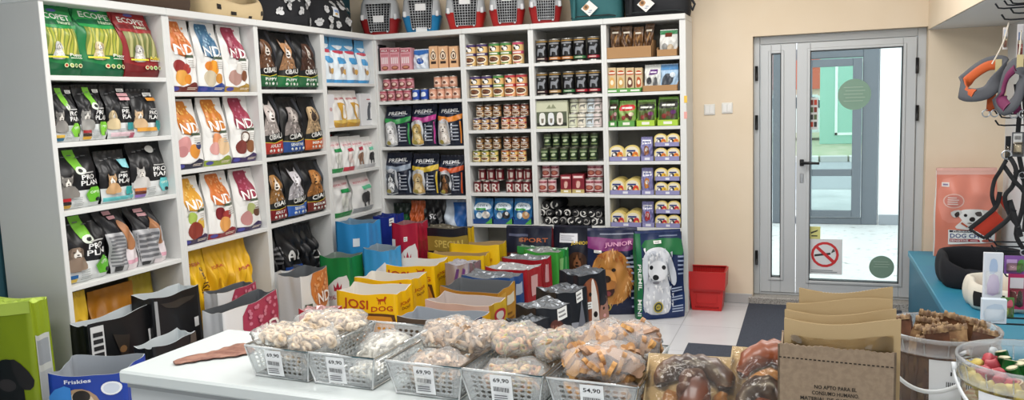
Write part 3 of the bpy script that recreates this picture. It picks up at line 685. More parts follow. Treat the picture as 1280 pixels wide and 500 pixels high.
# D: slim white bags
zD = SHELF['D']; g = 'blue topped white bags in the corner unit'
def rcb(c, c2): return [('r', 0, .08, 1, .78, '#dfe8ee'), ('p', [(.1,.78),(.9,.78),(.8,.72),(.5,.70),(.2,.72)], '#c8485a', 2), ('p', [(.25,.62),(.75,.58),(.8,.48),(.3,.46)], c, 2), ('e', .42, .3, .12, .09, '#9a8878'), ('e', .6, .27, .1, .07, c2)]+[('r', 0, 0, 1, .08, c), ('p', [(.1,.9),(.9,.9),(.5,.8)], '#e6f0f6', 2)]
for l, r, yt, lab, sd in ((406, 424, 45, 'slim white bag with blue top beside the black puppy bags', 1), (420, 440, 48, 'slim white bag with blue top, second from the black puppy bags', 2), (436, 454, 49, 'slim white bag with blue top, second from the corner', 3), (451, 467, 52, 'slim white bag with blue top tucked into the corner', 4)):
    Lbag(l+1, r-2.2, 103, yt, zD[0], .11, lab, g, '#5aa4d2', rcb('#4a9ad0', '#c9a05a'), seal=.1, seed=90+sd, shoulder=.45, waist=-.02, edge=.25, lean=.02*(sd % 2))
g = 'gold footed white bags in the corner unit'
def rcg(): return [('t', 'ROYAL CANIN', .5, .8, .8, .06, '#c03848', .02), ('p', [(.3,.68),(.8,.62),(.86,.25),(.55,.22),(.42,.45)], '#c79a3c', 2), ('p', [(.56,.6),(.72,.58),(.8,.28),(.62,.26)], '#ece8e0', 2), ('r', 0, 0, 1, .16, '#b58a34'), ('p', [(0,.16),(.5,.1),(1,.16),(1,.2),(0,.2)], '#d8b860', 2)]
Lbag(419, 437, 158, 113, zD[1], .10, 'white bag with gold foot, standing closer to the third unit', g, '#e2e0dc', rcg(), seal=.03, seed=95)
Lbag(436, 453, 156, 113, zD[1], .10, 'white bag with gold foot, standing beside the white carton with grey figure', g, '#e2e0dc', rcg(), seal=.03, seed=96)
def Lbox(name, l, r, yb, yt, zs, d, label, group, base, art, set=.04, cat='carton', topz=None):
    X = XL-set; y0, y1 = Lpos(l, r, yb, X); h = (topz or at((l+r)/2, yt, 'X', X).z)-zs
    return carton(name, label, cat, group, (X-d/2, (y0+y1)/2, zs+.001), PI/2, y1-y0, d, h, base, art)
def carton(name, label, cat, group, loc, rz, w, d, h, base, art, side=None):
    root = thing(name, label, cat, loc, rz, group)
    mb = MB(); mb.box((0, 0, h/2), (w, d, h), base, .0015); mb.build('carton_body', root)
    if art:
        ma = MB(); wrap(ma, lambda x, y, e: Vector(((x-.5)*w, -d/2-e, y*h)), art, base=.0004, step=.0002, res=1); ma.build('front_print', root)
    mf = MB(); mf.box((0, -d*.24, h+.0006), (w*.96, d*.46, .0012), base); mf.build('lid_flap', root)
    return root
WB = mat('#dcdde0', .5)
Lbox('carton', 410, 420, 158, 118, zD[1], .16, 'plain white carton beside the gold footed bags, next to the divider', None, WB, [('e', .5, .55, .16, .06, '#c9a0a0')], .05)
Lbox('carton', 452, 471, 155, 117, zD[1], .16, 'white carton with a slender grey figure in the corner unit', None, WB, [('p', [(.42,.2),(.58,.2),(.6,.5),(.66,.62),(.52,.66),(.42,.5)], '#4a4e58', 2), ('e', .58, .68, .09, .05, '#4a4e58'), ('r', .35, .16, .7, .2, '#6a6e76'), ('r', .4, .8, .62, .83, '#b9484e')], .05)
for y0, y1, lab in ((5.36, 5.58, 'brown card carton lying behind the gold footed bags'), (5.60, 5.76, 'small brown card carton behind the gold footed bags')):
    carton('carton', lab, 'carton', None, (XL-.27, (y0+y1)/2, zD[1]+.001), PI/2, y1-y0, .12, .275 if y0 < 5.5 else .26, mat('#8a6f4c', .7), [('r', .2, .85, .8, .9, '#6a5236')])
g = 'slim white bags with coloured tags in the corner unit'
def rcw(c, c2, foot): return [('p', [(.05,.86),(.95,.86),(.9,.72),(.1,.72)], '#e8dada', 2), ('t', 'ROYAL CANIN', .5, .78, .8, .05, '#c4485a', .02), ('p', [(.35,.66),(.85,.68),(.9,.58),(.4,.57)], c, 1), ('e', .5, .36, .2, .14, c2), ('e', .62, .44, .1, .08, c2), ('r', .4, .14, .48, .3, c2), ('r', .62, .14, .7, .3, c2), ('r', 0, 0, 1, .12, foot)]
for l, r, yt, c, c2, ft, lab, sd in ((415, 432, 170, '#1f8a4a', '#c9cbc4', '#2a8a4a', 'white bag with green tag and green foot, third shelf of the corner unit', 1), (432, 446, 170, '#c03a4a', '#d4c4c0', '#b83a48', 'white bag with red tag and red foot, third shelf of the corner unit', 2),
                                     (445, 459, 169, '#b02f45', '#8a6a58', '#c9c9c9', 'white bag with red tag and brown dog, third shelf of the corner unit', 3), (458, 472, 170, '#6ac0a0', '#2f3034', '#b9b9bc', 'white bag with mint tag and black dog, third shelf of the corner unit', 4)):
    Lbag(l, r, 213, yt, zD[2], .10, lab, g, '#dfdfdd', rcw(c, c2, ft), seal=.02, seed=100+sd, shoulder=.5)
for k, (y0, y1, c, lab) in enumerate(((5.33, 5.52, '#1f8446', 'green bag mostly hidden behind the white bags of the corner unit'), (5.53, 5.70, '#b02434', 'red bag mostly hidden behind the white bags of the corner unit'), (5.72, 5.98, '#a8abae', 'silver bag mostly hidden behind the white bags of the corner unit'))):
    pouch('dog_food_bag', lab, 'pet food bag', None, (XL-.235, (y0+y1)/2, zD[2]+.001), PI/2, y1-y0-.01, .275, .09, c, [('e', .6, .86, .16, .07, '#e4dada')], seal=.03, seed=110+k)
g = 'two white dog food bags on the lowest shelf of the corner unit'
Lbag(420, 444, 268, 216, zD[3], .14, 'white bag with green tag and green foot, lowest shelf of the corner unit', g, '#dcdcda', rcw('#1f8a4a', '#c9ccc4', '#23803f'), seal=.03, seed=121)
Lbag(445, 470, 263, 213, zD[3], .14, 'white bag with mint tag, black dog and grey foot, lowest corner shelf', g, '#dcdcda', rcw('#58b88c', '#3a3a3c', '#8f9296'), seal=.03, seed=123)
# E: navy bags
def premil(c, dogc, light, ears, word='PREMIL'):
    A = [('p', [(.0,.74),(.5,.70),(1,.78),(1,.66),(.5,.58),(0,.64)], c, 2), ('p', [(0,.05),(.0,.5),(.1,.62),(.48,.62),(.52,.05)], '#c4c7cc', 2),
         ('t', word, .5, .86, .74, .085, '#eceef0', .02), ('r', .3, .785, .8, .8, '#9aa0ac')]
    A += dog(.27, .44, .4, .62, dogc, light, ears)
    for i in range(5): A += [('r', .6, .14+.085*i, .88, .165+.085*i, '#aab0bd'), ('e', .64, .19+.085*i, .03, .018, '#d8dce4')]
    A += [('r', .94, .06, .985, .6, c), ('e', .2, .1, .1, .055, '#a89a4a')]
    return A
NV = '#141c30'; g = 'navy bags on the corner unit of the back wall'; zE = SHELF['E']
def pb(l, r, yb, yt, zs, lab, *a, sd=0): Bbag(l, r, yb, yt, zs, .14, lab, g, NV, premil(*a), seal=.04, seed=sd, shoulder=.6, wr=.005)
pb(480, 513, 183, 133, zE[2], 'navy bag with green band and white terrier', '#2a8a45', '#dfe0e2', '#f0f0f0', 'flop', sd=131)
pb(513, 545, 183, 130, zE[2], 'navy bag with magenta band and yellow labrador', '#b03a86', '#d9b668', '#ead9a8', 'flop', sd=133)
pb(546, 578, 183, 129, zE[2], 'navy bag with orange band and pale dog with open mouth', '#d9822e', '#cfc6be', '#e9e3dc', 'up', sd=135)
pb(480, 514, 245, 191, zE[3], 'navy bag with silver side and black and white husky', '#8a97a8', '#4a4f58', '#eceef0', 'up', sd=137)
pb(514, 548, 245, 192, zE[3], 'navy bag with yellow band and golden retriever', '#d0b23a', '#dcb878', '#ecd8ac', 'flop', sd=139)
pb(548, 579, 245, 194, zE[3], 'navy bag with orange red band and black and tan rottweiler', '#c9562e', '#2c2420', '#9a6a44', 'flop', sd=141)
g = 'bags at the bottom of the back corner unit'
Bbag(487, 512, 300, 254, .40, .13, 'dark green and black bag pushed into the back corner, low down', g, '#1b2a22', [('p', [(.1,.7),(.9,.8),(.9,.6),(.1,.55)], '#2f7a4a', 2)], seed=143, wr=.012, set=.1)
Bbag(512, 531, 300, 251, .40, .12, 'orange bag standing low between two dark bags', g, '#b8582a', [('r', .2, .3, .8, .6, '#8a3a1a')], seed=145, wr=.012, set=.06)
Bbag(528, 556, 300, 249, .40, .14, 'black bag with white marks standing low beside the orange bag', g, '#15161a', [('t', 'SC', .5, .7, .3, .1, '#c9c9cc'), ('r', .3, .2, .7, .5, '#3a3c44')], seed=147, wr=.012, set=.05)
Bbag(554, 584, 300, 250, .40, .14, 'silver and blue bag standing low at the divider of the corner unit', g, '#b9c4d0', [('p', [(.35,1),(1,1),(1,.2),(.75,.3)], '#2a62a8', 2)], seed=149, wr=.012, set=.06)
# ================================================================ tins, cartons, trays and pouches on the back-wall shelves
TIN = mat('#b8b5ae', .3, .85)
def tin(label, group, loc, r, h, base, art, lid=TIN, name='food_tin', rz=0):
    root = thing(name, label, 'tin', loc, rz, group)
    m = MB(); m.lathe([(r*.93, 0), (r, .002), (r, .005), (r*.975, .007), (r*.975, h-.007), (r, h-.005), (r, h-.001), (r*.95, h), (r*.93, h-.002)], lid, 20, caps=False); m.add([(r*.93*math.cos(PI*i/10), r*.93*math.sin(PI*i/10), 0) for i in range(20)], [tuple(range(19, -1, -1))], lid); m.build('can_body', root)
    m = MB(); m.lathe([(r*.93, h-.002), (r*.9, h-.0035), (r*.7, h-.003), (r*.68, h-.0036), (r*.05, h-.0036)], lid, 20); lo = m.build('lid', root)
    m = MB(); rr = r*.985
    m.lathe([(rr, .008), (rr, h-.008)], base, 20, caps=False)
    S = lambda x, y, e: Vector(((rr+e)*math.sin((x-.5)*PI), -(rr+e)*math.cos((x-.5)*PI), .008+y*(h-.016)))
    wrap(m, S, art, base=.0006, step=.0002, res=14); m.build('label_print', root)
    m = MB(); m.lathe([(r*.3, 0), (r*.34, .0012)], TIN, 10, c=(0, -r*.4, h-.002)); m.tube([(math.cos(a)*r*.3, -r*.15+math.sin(a)*r*.3, h-.0005) for a in [i*PI/4 for i in range(8)]], .0012, TIN, 4, True)
    m.build('pull_ring', lo)
    return root
def row(kinds, pxs, py, y, z, mk, lab, group, setx=0):
    """kinds[i] -> prototype key; places one tin per pixel column on the plane Y = y"""
    for i, (k, px) in enumerate(zip(kinds, pxs)):
        p = at(px, py, 'Y', y); loc = (p.x, y, z); L = lab(i, k)
        if k not in _proto: _proto[k] = mk[k](L, group, loc)
        else: dup(_proto[k], loc, 0, L, group)
_proto = {}
def beige(band, lidc, h=.172, dull='#dcb878'):
    A = [('r', 0, .9, 1, 1, band), ('e', .5, .77, .2, .13, '#1c1a1a'), ('e', .55, .74, .11, .09, '#ece8e2'), ('e', .42, .83, .07, .05, '#ece8e2'), ('r', 0, .46, 1, .6, band), ('t', 'My dog', .5, .53, .5, .07, '#f4f0ea'),
         ('e', .5, .25, .34, .17, '#efe4cc'), ('e', .5, .26, .27, .12, '#5a3420'), ('e', .42, .28, .08, .04, '#8a5a38'), ('e', .58, .25, .08, .04, '#7a4a2c'), ('r', .3, .04, .7, .08, band)]
    return A
def bt(band, r, h, base='#e0bd7e'): return lambda L, g, loc: tin(L, g, loc, r, h, base, [q if not (q[0] == 't') else ('r', .25, .5, .75, .555, '#f4f0ea') for q in beige(band, None)])
PUR, GRN, RED, PNK = '#4a3a6a', '#4f8a4a', '#b83a44', '#c04a6a'
mkF = {'purple': bt(PUR, .0465, .176), 'green': bt(GRN, .0465, .176), 'rose': bt(PNK, .0465, .176), 'red': bt(RED, .0465, .176, '#e6b07a')}
row(['purple','purple','green','green','rose'], [588.5, 603, 618.6, 633, 648], 70, YB+.07, SHELF['F'][0], mkF, lambda i, k: f'tall beige dog tin with {k} band, {ORD[i]} from the corner on its top shelf', 'tall beige dog food tins')
row(['purple','purple','green','red','red'], [595, 609.3, 623.8, 638.2, 652.6], 110, YB+.07, SHELF['F'][1], mkF, lambda i, k: f'tall beige dog tin with {k} band, {ORD[i]} from the corner on the second shelf', 'tall beige dog food tins')
p = at(584.5, 110, 'Y', YB+.12)
tin('black tall tin half hidden at the divider beside beige tins', None, (p.x+.012, YB+.14, SHELF['F'][1]), .0465, .172, '#1a1a1c', [('r', .3, .3, .7, .6, '#c9c6c0')])
def small(key, band, base, h=.100, r=.034): _mk[key] = bt(band, r, h, base)
_mk = {}
small('indigo band', '#3f3a68', '#dcb27a'); small('crimson band', '#a82f3c', '#dfae7c'); small('brown label', '#5a3a2a', '#b98e5e'); small('maroon label', '#6a2428', '#b9805c')
small('olive band', '#6a7a34', '#e2c878'); small('rust band', '#a8502c', '#e6c27c'); small('umber label', '#4a3020', '#a8804e'); small('chestnut label', '#64301f', '#a8764c')
pF = [596.5, 607, 618, 632, 642.6, 653]; pFt = [600.4, 610.6, 621.5, 634.7, 645.3, 656]
row(['indigo band']*3+['crimson band']*3, pF, 150, YB+.06, SHELF['F'][2], _mk, lambda i, k: f'small beige tin with {k}, {ORD[i]} in the lower row, third shelf', 'small beige and brown tins')
row(['brown label']*3+['maroon label']*3, pFt, 135, YB+.075, SHELF['F'][2]+.1005, _mk, lambda i, k: f'small tin with {k}, {ORD[i]} in the upper row, third shelf', 'small beige and brown tins')
row(['olive band']*3+['rust band']*3, pF, 195, YB+.06, SHELF['F'][3], _mk, lambda i, k: f'small yellow tin with {k}, {ORD[i]} in the lower row, fourth shelf', 'small beige and brown tins')
row(['umber label']*3+['chestnut label']*3, pFt, 175, YB+.075, SHELF['F'][3]+.1005, _mk, lambda i, k: f'small tin with {k}, {ORD[i]} in the upper row, fourth shelf', 'small beige and brown tins')
redA = [('r', 0, .8, 1, 1, '#5f1a20'), ('p', [(.3,.1),(.42,.1),(.46,.35),(.6,.1),(.74,.1),(.58,.42),(.68,.6),(.6,.78),(.3,.78)], '#d8cfc8', 2), ('e', .48, .6, .09, .08, '#7a2228'), ('r', .8, .1, .95, .78, '#c9bdb6')]
_mk['red figure'] = lambda L, g, loc: tin(L, g, loc, .034, .096, '#7a2026', redA)
_mk['dull red'] = lambda L, g, loc: tin(L, g, loc, .034, .096, '#6a1c22', [redA[0], ('r', .15, .1, .35, .85, '#cfc4bc'), ('p', [(.5,.2),(.7,.2),(.74,.7),(.5,.75)], '#bfb2aa', 1)])
row(['red figure']*6, [598, 609, 619.5, 638, 648.5, 659], 235, YB+.06, SHELF['F'][4], _mk, lambda i, k: f'dark red tin with white letter, {ORD[i]} in the lower row, fifth shelf', 'dark red tins')
row(['dull red']*6, [603, 614, 625, 639, 650, 660], 212, YB+.075, SHELF['F'][4]+.0965, _mk, lambda i, k: f'dark red tin with white stripe, {ORD[i]} in the upper row, fifth shelf', 'dark red tins')
# black tall tins
def bl(c, r=.047, h=.176):
    A = [('r', 0, .93, 1, .97, '#b08a4a'), ('r', .2, .8, .8, .88, '#8a8a8c'), ('p', [(.3,.3),(.4,.3),(.42,.45),(.6,.42),(.62,.3),(.7,.3),(.68,.5),(.78,.66),(.7,.74),(.6,.6),(.35,.62)], '#83868c', 2), ('e', .45, .74, .06, .05, '#83868c'), ('r', .0, .08, 1, .2, c), ('r', .3, .12, .7, .16, '#d8d0c4')]
    return lambda L, g, loc: tin(L, g, loc, r, h, '#151517', A)
_mk.update({'dark plum': bl('#3a1e24'), 'orange': bl('#b8743a'), 'green': bl('#3f7a4c'), 'red': bl('#a82c3c'), 'tan': bl('#b08c5c')})
_proto.pop('red', None); _proto.pop('green', None)
row(['dark plum','orange','orange','green','red'], [677.7, 693.8, 709.4, 725, 742.2], 65, YB+.07, SHELF['G'][0], _mk, lambda i, k: f'tall black tin with {k} foot band, {ORD[i]} along the top shelf', 'tall black tins')
row(['dark plum','tan','green','red','red'], [678, 694, 711.4, 727.5, 743.5], 105, YB+.07, SHELF['G'][1], _mk, lambda i, k: f'tall black tin with {k} foot band, {ORD[i]} along the second shelf', 'tall black tins')
# gift carton of three bottles and pastel tins
def Bbox(name, l, r, yb, yt, zs, d, label, group, base, art, set=.03, cat='carton'):
    Y = YB+set; x0, x1 = at(l, yb, 'Y', Y).x, at(r, yb, 'Y', Y).x; h = at((l+r)/2, yt, 'Y', Y).z-zs
    return carton(name, label, cat, group, ((x0+x1)/2, Y+d/2, zs+.001), 0, x1-x0, d, h, base, art)
A = [('r', .02, .62, .98, .97, '#c9cbb0'), ('r', .03, .08, .97, .6, '#59604e'), ('r', .03, .08, .97, .2, '#2e3029')]
for i in range(3): A += [('p', [(.14+.27*i,.15),(.30+.27*i,.15),(.31+.27*i,.45),(.27+.27*i,.56),(.17+.27*i,.56),(.13+.27*i,.45)], ('#e4e4de','#dfe2e4','#e6dfd6')[i], 2), ('p', [(.19+.27*i,.2),(.25+.27*i,.2),(.27+.27*i,.36),(.18+.27*i,.36)], '#7a7468', 1)]
A += [('p', [(.35,.72),(.45,.86),(.5,.74),(.56,.88),(.66,.72)], '#8f9478', 1)]
Bbox('carton', 669.5, 710, 159, 126, SHELF['G'][2], .12, 'wide pale green carton showing three white dogs, third shelf', None, mat('#c3c5aa', .5), A)
def pas(c): 
    A = [('r', .1, .72, .9, .8, '#6a6a64'), ('p', [(.3,.3),(.36,.3),(.38,.42),(.6,.42),(.62,.3),(.68,.3),(.68,.5),(.76,.62),(.62,.6),(.34,.54)], '#7a7a74', 2), ('r', .25, .12, .75, .17, '#9a9a92')]
    return lambda L, g, loc: tin(L, g, loc, .0355, .112, c, A)
_mk.update({'sage': pas('#d3d6bd'), 'cream': pas('#e3dccb'), 'pale blue': pas('#cdd8de'), 'pale pink': pas('#e0d3d0')})
row(['sage','cream','pale blue','pale pink'], [716.5, 727.3, 738.2, 747.3], 150, YB+.055, SHELF['G'][2], _mk, lambda i, k: f'{k} tin with little dog drawing, lower row beside the green carton', 'pastel tins')
row(['sage','cream','pale blue','pale pink'], [718.5, 729, 739.6, 748], 132, YB+.075, SHELF['G'][2]+.1125, _mk, lambda i, k: f'{k} tin with little dog drawing, upper row beside the green carton', 'pastel tins')
dg = [('r', 0, .9, 1, .97, '#4a5a3a'), ('r', .2, .7, .8, .84, '#8a9a74'), ('e', .5, .5, .2, .15, '#5a7a44'), ('p', [(.35,.4),(.6,.44),(.66,.6),(.45,.62)], '#b9c0a4', 2), ('r', .25, .15, .75, .25, '#7a8a5a')]
_mk['deep green'] = lambda L, g, loc: tin(L, g, loc, .0335, .108, '#1d2b1c', dg, lid=mat('#6a6c5c', .4, .6))
row(['deep green']*6, [681.3, 693, 705.5, 717.7, 730, 742.2], 195, YB+.055, SHELF['G'][3], _mk, lambda i, k: f'deep green tin, {ORD[i]} in the lower row above the pink tins', 'deep green tins')
row(['deep green']*6, [685, 695.9, 707.5, 719.4, 731.4, 743.4], 172, YB+.075, SHELF['G'][3]+.1085, _mk, lambda i, k: f'deep green tin, {ORD[i]} in the upper row above the pink tins', 'deep green tins')
pk = [('r', .0, .72, 1, .92, '#c98f98'), ('r', .15, .76, .85, .86, '#7a1f2a'), ('e', .5, .38, .3, .2, '#8a3a34'), ('e', .5, .4, .2, .12, '#b5705c'), ('r', 0, .02, 1, .12, '#7a2a34')]
_mk['pink'] = lambda L, g, loc: tin(L, g, loc, .0335, .112, '#dcc4c2', pk)
def pinks(pxs, py, y, z, lab): row(['pink']*len(pxs), pxs, py, y, z, _mk, lab, 'pale pink tins')
pinks([679.3, 690.5], 230, YB+.055, SHELF['G'][4], lambda i, k: f'pale pink and maroon tin, lower {("by the divider","by the red case")[i]}, under the green tins')
pinks([683, 693.9], 212, YB+.075, SHELF['G'][4]+.1125, lambda i, k: f'pale pink and maroon tin, upper {("by the divider","next to the red case")[i]}, under the green tins')
pinks([737.6, 748.4], 230, YB+.055, SHELF['G'][4], lambda i, k: f'pale pink and maroon tin, lower {("beside the red case","against the end unit")[i]}, under the green tins')
pinks([739.8, 748.9], 212, YB+.075, SHELF['G'][4]+.1125, lambda i, k: f'pale pink and maroon tin, upper {("beside the red case","against the end unit")[i]}, under the green tins')
rc = [('r', .08, .78, .92, .93, '#c98a8c'), ('r', .15, .82, .85, .89, '#f0e6e2'), ('e', .5, .5, .22, .2, '#9a4a48'), ('p', [(.35,.3),(.6,.3),(.66,.6),(.4,.62)], '#d9b0a4', 2), ('r', 0, 0, 1, .2, '#b7a46a'), ('r', .3, .05, .7, .15, '#e6e2d8')]
Bbox('display_carton', 701, 714.3, 242, 219, SHELF['G'][4], .16, 'maroon display case with gold foot, closer to the brown tins', 'maroon display cases', '#7d2530', rc)
Bbox('display_carton', 715.5, 730.5, 242, 218, SHELF['G'][4], .16, 'maroon display case with gold foot, closer to the end unit', 'maroon display cases', '#7d2530', rc)
# rolled fleece blankets, ends towards the shop
FB, FWH = mat('#1b1b1e', .95), mat('#d6d4d0', .95)
def roll(label, loc, r, wht, seed):
    q = random.Random(seed); root = thing('rolled_blanket', label, 'blanket', loc, 0, 'rolled black and white blankets')
    L = .24; m = MB(); m.lathe([(r*.55, 0), (r*.92, .004), (r, .016), (r, L-.01), (r*.9, L)], FB, 18); m.move(lambda v: Vector((v.x, v.z, v.y+r))); m.build('outer_roll', root)
    m = MB(); a0 = q.uniform(0, 6)
    for k, (f0, f1, tt) in enumerate(((.74, .8, q.uniform(1.6, 3.6)), (.3, .42, q.uniform(2, 4)))):
        n = 10; pts = [((f0+(f1-f0)*i/n)*r*math.cos(a0+k*2.4+tt*i/n), .0-.001*k, r+(f0+(f1-f0)*i/n)*r*math.sin(a0+k*2.4+tt*i/n)) for i in range(n+1)]
        m.tube(pts, [r*(.05+.16*math.sin(PI*i/n)) for i in range(n+1)], FWH if wht else mat('#8f8d8a', .95), 6)
    m.build('fold_end', root)
    return root
zG = SHELF['G'][5]
for i, px in enumerate([684.5, 694.3, 704, 714, 723.6, 732.7, 742.6, 750.3]):
    p = at(px, 274, 'Y', YB+.04); roll(f'rolled black and white blanket, {ORD[i]} from the divider in the bottom row', (p.x, YB+.04, zG), .033, i % 3 != 2, i)
for i, px in enumerate([677.5, 687.3, 698, 709.3, 719.7, 730, 739.2, 748.3]):
    p = at(px, 266, 'Y', YB+.07); roll(f'rolled black and white blanket, {ORD[i]} from the divider in the middle row', (p.x, YB+.06, zG+.058), .033, i % 3 != 1, 20+i)
for i, (px, rr) in enumerate([(682, .034), (694, .042)]):
    p = at(px, 258, 'Y', YB+.07); roll(('small','fat')[i]+' rolled blanket on top of the others near the divider', (p.x, YB+.07, zG+.115), rr, True, 40+i)
# blue stand-up packs
for i, (l, r) in enumerate(((591, 616), (616.5, 641), (641.5, 665))):
    A = [('p', [(.1,.55),(.9,.6),(.8,.82),(.2,.84)], '#d6e2ea', 3), ('t', 'DENTA', .5, .74, .5, .09, '#24436a'), ('r', .15, .56, .7, .64, '#3fa04a'), ('e', .68, .36, .2, .16, ('#d9d4cc', '#2a2a2e', '#c99a6a')[i]), ('e', .34, .34, .16, .14, '#cfe0ec'), ('e', .72, .42, .1, .08, ('#f0ece6', '#e8e8e8', '#e8cfae')[i])]
    Bbag(l, r, 278, 248, SHELF['F'][5]+.004, .09, ('blue dental chew pouch with white dog, next to the corner unit', 'blue dental chew pouch with black dog, middle of three', 'blue dental chew pouch with brown dog, next to the blankets')[i], 'blue dental chew pouches', '#2d6ea4', A, set=.04, seal=.04, seed=150+i)
    x0, x1 = at(l, 278, 'Y', YB+.03).x, at(r, 278, 'Y', YB+.03).x; w = x1-x0-.006
    t = thing('display_tray', ('low blue tray under the white dog dental pouch', 'low blue tray under the black dog dental pouch', 'low blue tray under the brown dog dental pouch')[i], 'tray', ((x0+x1)/2, YB+.02, SHELF['F'][5]), 0, 'blue display trays')
    m = MB(); m.span((-w/2, 0, 0), (w/2, .15, .003), '#284a86'); m.span((-w/2, 0, 0), (w/2, .003, .04), '#284a86'); m.span((-w/2, 0, 0), (-w/2+.003, .15, .06), '#284a86'); m.span((w/2-.003, 0, 0), (w/2, .15, .06), '#284a86'); m.build('card_tray', t)
    m = MB(); m.poly([(w*.15, .004), (w/2, .004), (w/2, .05)], -.001, '#5aa84a'); m.build('green_corner', t)
# corner unit: cartons and tins on the two upper shelves
g = 'pink milk cartons'; zE = SHELF['E']
mk_ = lambda: [('r', .04, .8, .96, .94, '#a83a4a'), ('t', 'MILK', .5, .87, .75, .09, '#f2e6e4'), ('r', .1, .62, .9, .72, '#c97a84')]+[('r', .14+.19*i, .3, .26+.19*i, .58, '#f0e0e0') for i in range(4)]+[('e', .5, .12, .36, .09, '#8a4a3a'), ('e', .5, .13, .25, .05, '#c98a6a')]
Bbox('carton', 470, 475.6, 87, 56, zE[0], .12, 'narrow black carton in the very corner beside pink cartons', None, '#1e1a20', [('r', .2, .85, .8, .95, '#b0a0b0')])
for i, (l, r) in enumerate(((476, 487.3), (487.8, 500), (501, 514))): Bbox('carton', l, r, 87, 60, zE[0], .08, f'tall pink carton with white lettering, {ORD[i]} from the corner', g, '#d79aa2', mk_())
p0, p1 = at(516, 85, 'Y', YB+.04).x, at(534.5, 85, 'Y', YB+.04).x
pouch('treat_pouch', 'white pouch with a big blue disc between pink and tan cartons', 'treat pouch', None, ((p0+p1)/2, YB+.08, zE[0]), 0, p1-p0, .155, .07, '#d3dce8', [('e', .5, .42, .32, .22, '#e9eef4'), ('e', .5, .42, .24, .17, '#2a5aa8'), ('p', [(0,.8),(.4,.72),(1,.82),(1,1),(0,1)], '#3a70b8', 1)], seed=161)
tn = lambda: [('p', [(.15,.6),(.5,.92),(.85,.6),(.85,.4),(.15,.4)], '#f0dcc4', 1), ('e', .5, .58, .3, .2, '#3a2c26'), ('e', .5, .58, .22, .15, '#f0dcc4'), ('e', .5, .56, .1, .09, '#5a3a2c'), ('r', .2, .2, .8, .32, '#3a2c26')]
for i, (l, r) in enumerate(((537, 547.5), (548.5, 560), (562, 573))): Bbox('carton', l, r, 84, 58, zE[0], .08, f'tall tan carton with dark emblem, {ORD[i]} from the white pouch', 'tan cartons', '#dcae84', tn())
cat_ = lambda c: [('r', 0, .82, 1, .95, c), ('e', .5, .45, .3, .28, '#7a3a34'), ('e', .54, .5, .16, .15, '#e0c4b4'), ('r', .1, .05, .9, .16, c)]
_mk['pink cat'] = lambda L, g, loc: tin(L, g, loc, .0335, .094, '#cf929a', cat_('#a84a58')); _mk['peach'] = lambda L, g, loc: tin(L, g, loc, .0335, .094, '#dfae94', [('r', 0, .82, 1, .95, '#c98a70'), ('p', [(.2,.3),(.5,.75),(.8,.3)], '#f0d8c8'), ('e', .5, .45, .14, .14, '#6a4438'), ('r', .1, .05, .9, .16, '#c98a70')])
_mk['royal blue'] = lambda L, g, loc: tin(L, g, loc, .0335, .094, '#2a4aa0', [('p', [(.3,.3),(.7,.35),(.66,.75),(.36,.7)], '#dfe6ee', 2), ('r', 0, .86, 1, .96, '#3f68c0')])
row(['pink cat']*4, [479.5, 489.7, 499.9, 509.6], 120, YB+.055, zE[1], _mk, lambda i, k: f'small pink tin, {ORD[i]} from the corner in the lower row', 'small pink tins')
row(['pink cat']*4, [484, 494, 503.8, 513], 104, YB+.075, zE[1]+.0945, _mk, lambda i, k: f'small pink tin, {ORD[i]} from the corner in the upper row', 'small pink tins')
row(['royal blue']*2, [520.5, 531], 118, YB+.055, zE[1], _mk, lambda i, k: ('royal blue tin standing beside the pink tins', 'royal blue tin standing beside the peach tins')[i], 'royal blue tins')
row(['peach']*4, [541.7, 551.7, 561.5, 571], 118, YB+.055, zE[1], _mk, lambda i, k: f'small peach tin, {ORD[i]} from the blue tins in the lower row', 'small peach tins')
row(['peach']*3, [547.5, 557.3, 567], 102, YB+.075, zE[1]+.0945, _mk, lambda i, k: f'small peach tin, {ORD[i]} from the blue tins in the upper row', 'small peach tins')

# ---------------------------------------------------------------- end unit: trays of treats
KR = mat('#a98258', .75); zH = SHELF['H']
def tray(label, l, r, z, d, hf, hs, c, set=.012, sig=None, group='shelf display trays', back=None):
    Y = YB+set; x0, x1 = at(l, 200, 'Y', Y).x, at(r, 200, 'Y', Y).x; w = x1-x0
    t = thing('display_tray', label, 'tray', ((x0+x1)/2, Y, z), 0, group); m = MB(); k = .003
    m.span((-w/2, 0, 0), (w/2, d, k), c); m.span((-w/2, 0, 0), (w/2, k, hf), c); m.span((-w/2, d-k, 0), (w/2, d, hs), c)
    for q in (-1, 1): m.poly([(0, 0), (d, 0), (d, hs), (d*.3, hs), (0, hf)], k, c, 0); m.v[-10:] = [(a+(q*w/2-(k if q > 0 else 0)), b, e) for a, b, e in m.v[-10:]]
    m.build('card_tray', t)
    if sig:
        m = MB(); wrap(m, lambda x, y, e: Vector(((x-.5)*w, -e, y*hf)), sig, base=.0005, step=.0002, res=1); m.build('front_print', t)
    return t
def treat(l, r, yb, yt, z, d, label, base, art, set=.03, group=None, **kw):
    o = Bbag(l, r, yb, yt, z, d, label, group, base, art, set=set, **kw); o.name = 'treat_pouch'; o['category'] = 'treat pouch'; return o
tray('deep brown card tray holding clear bags of chews on the top shelf', 759.5, 816.5, zH[0], .2, .085, .13, KR)
CH = mat('#6b4a2c', .35, noise=('#3a2618', 30, .4, .65)); CH2 = mat('#8a6238', .35, noise=('#4a2f1a', 30, .4, .65))
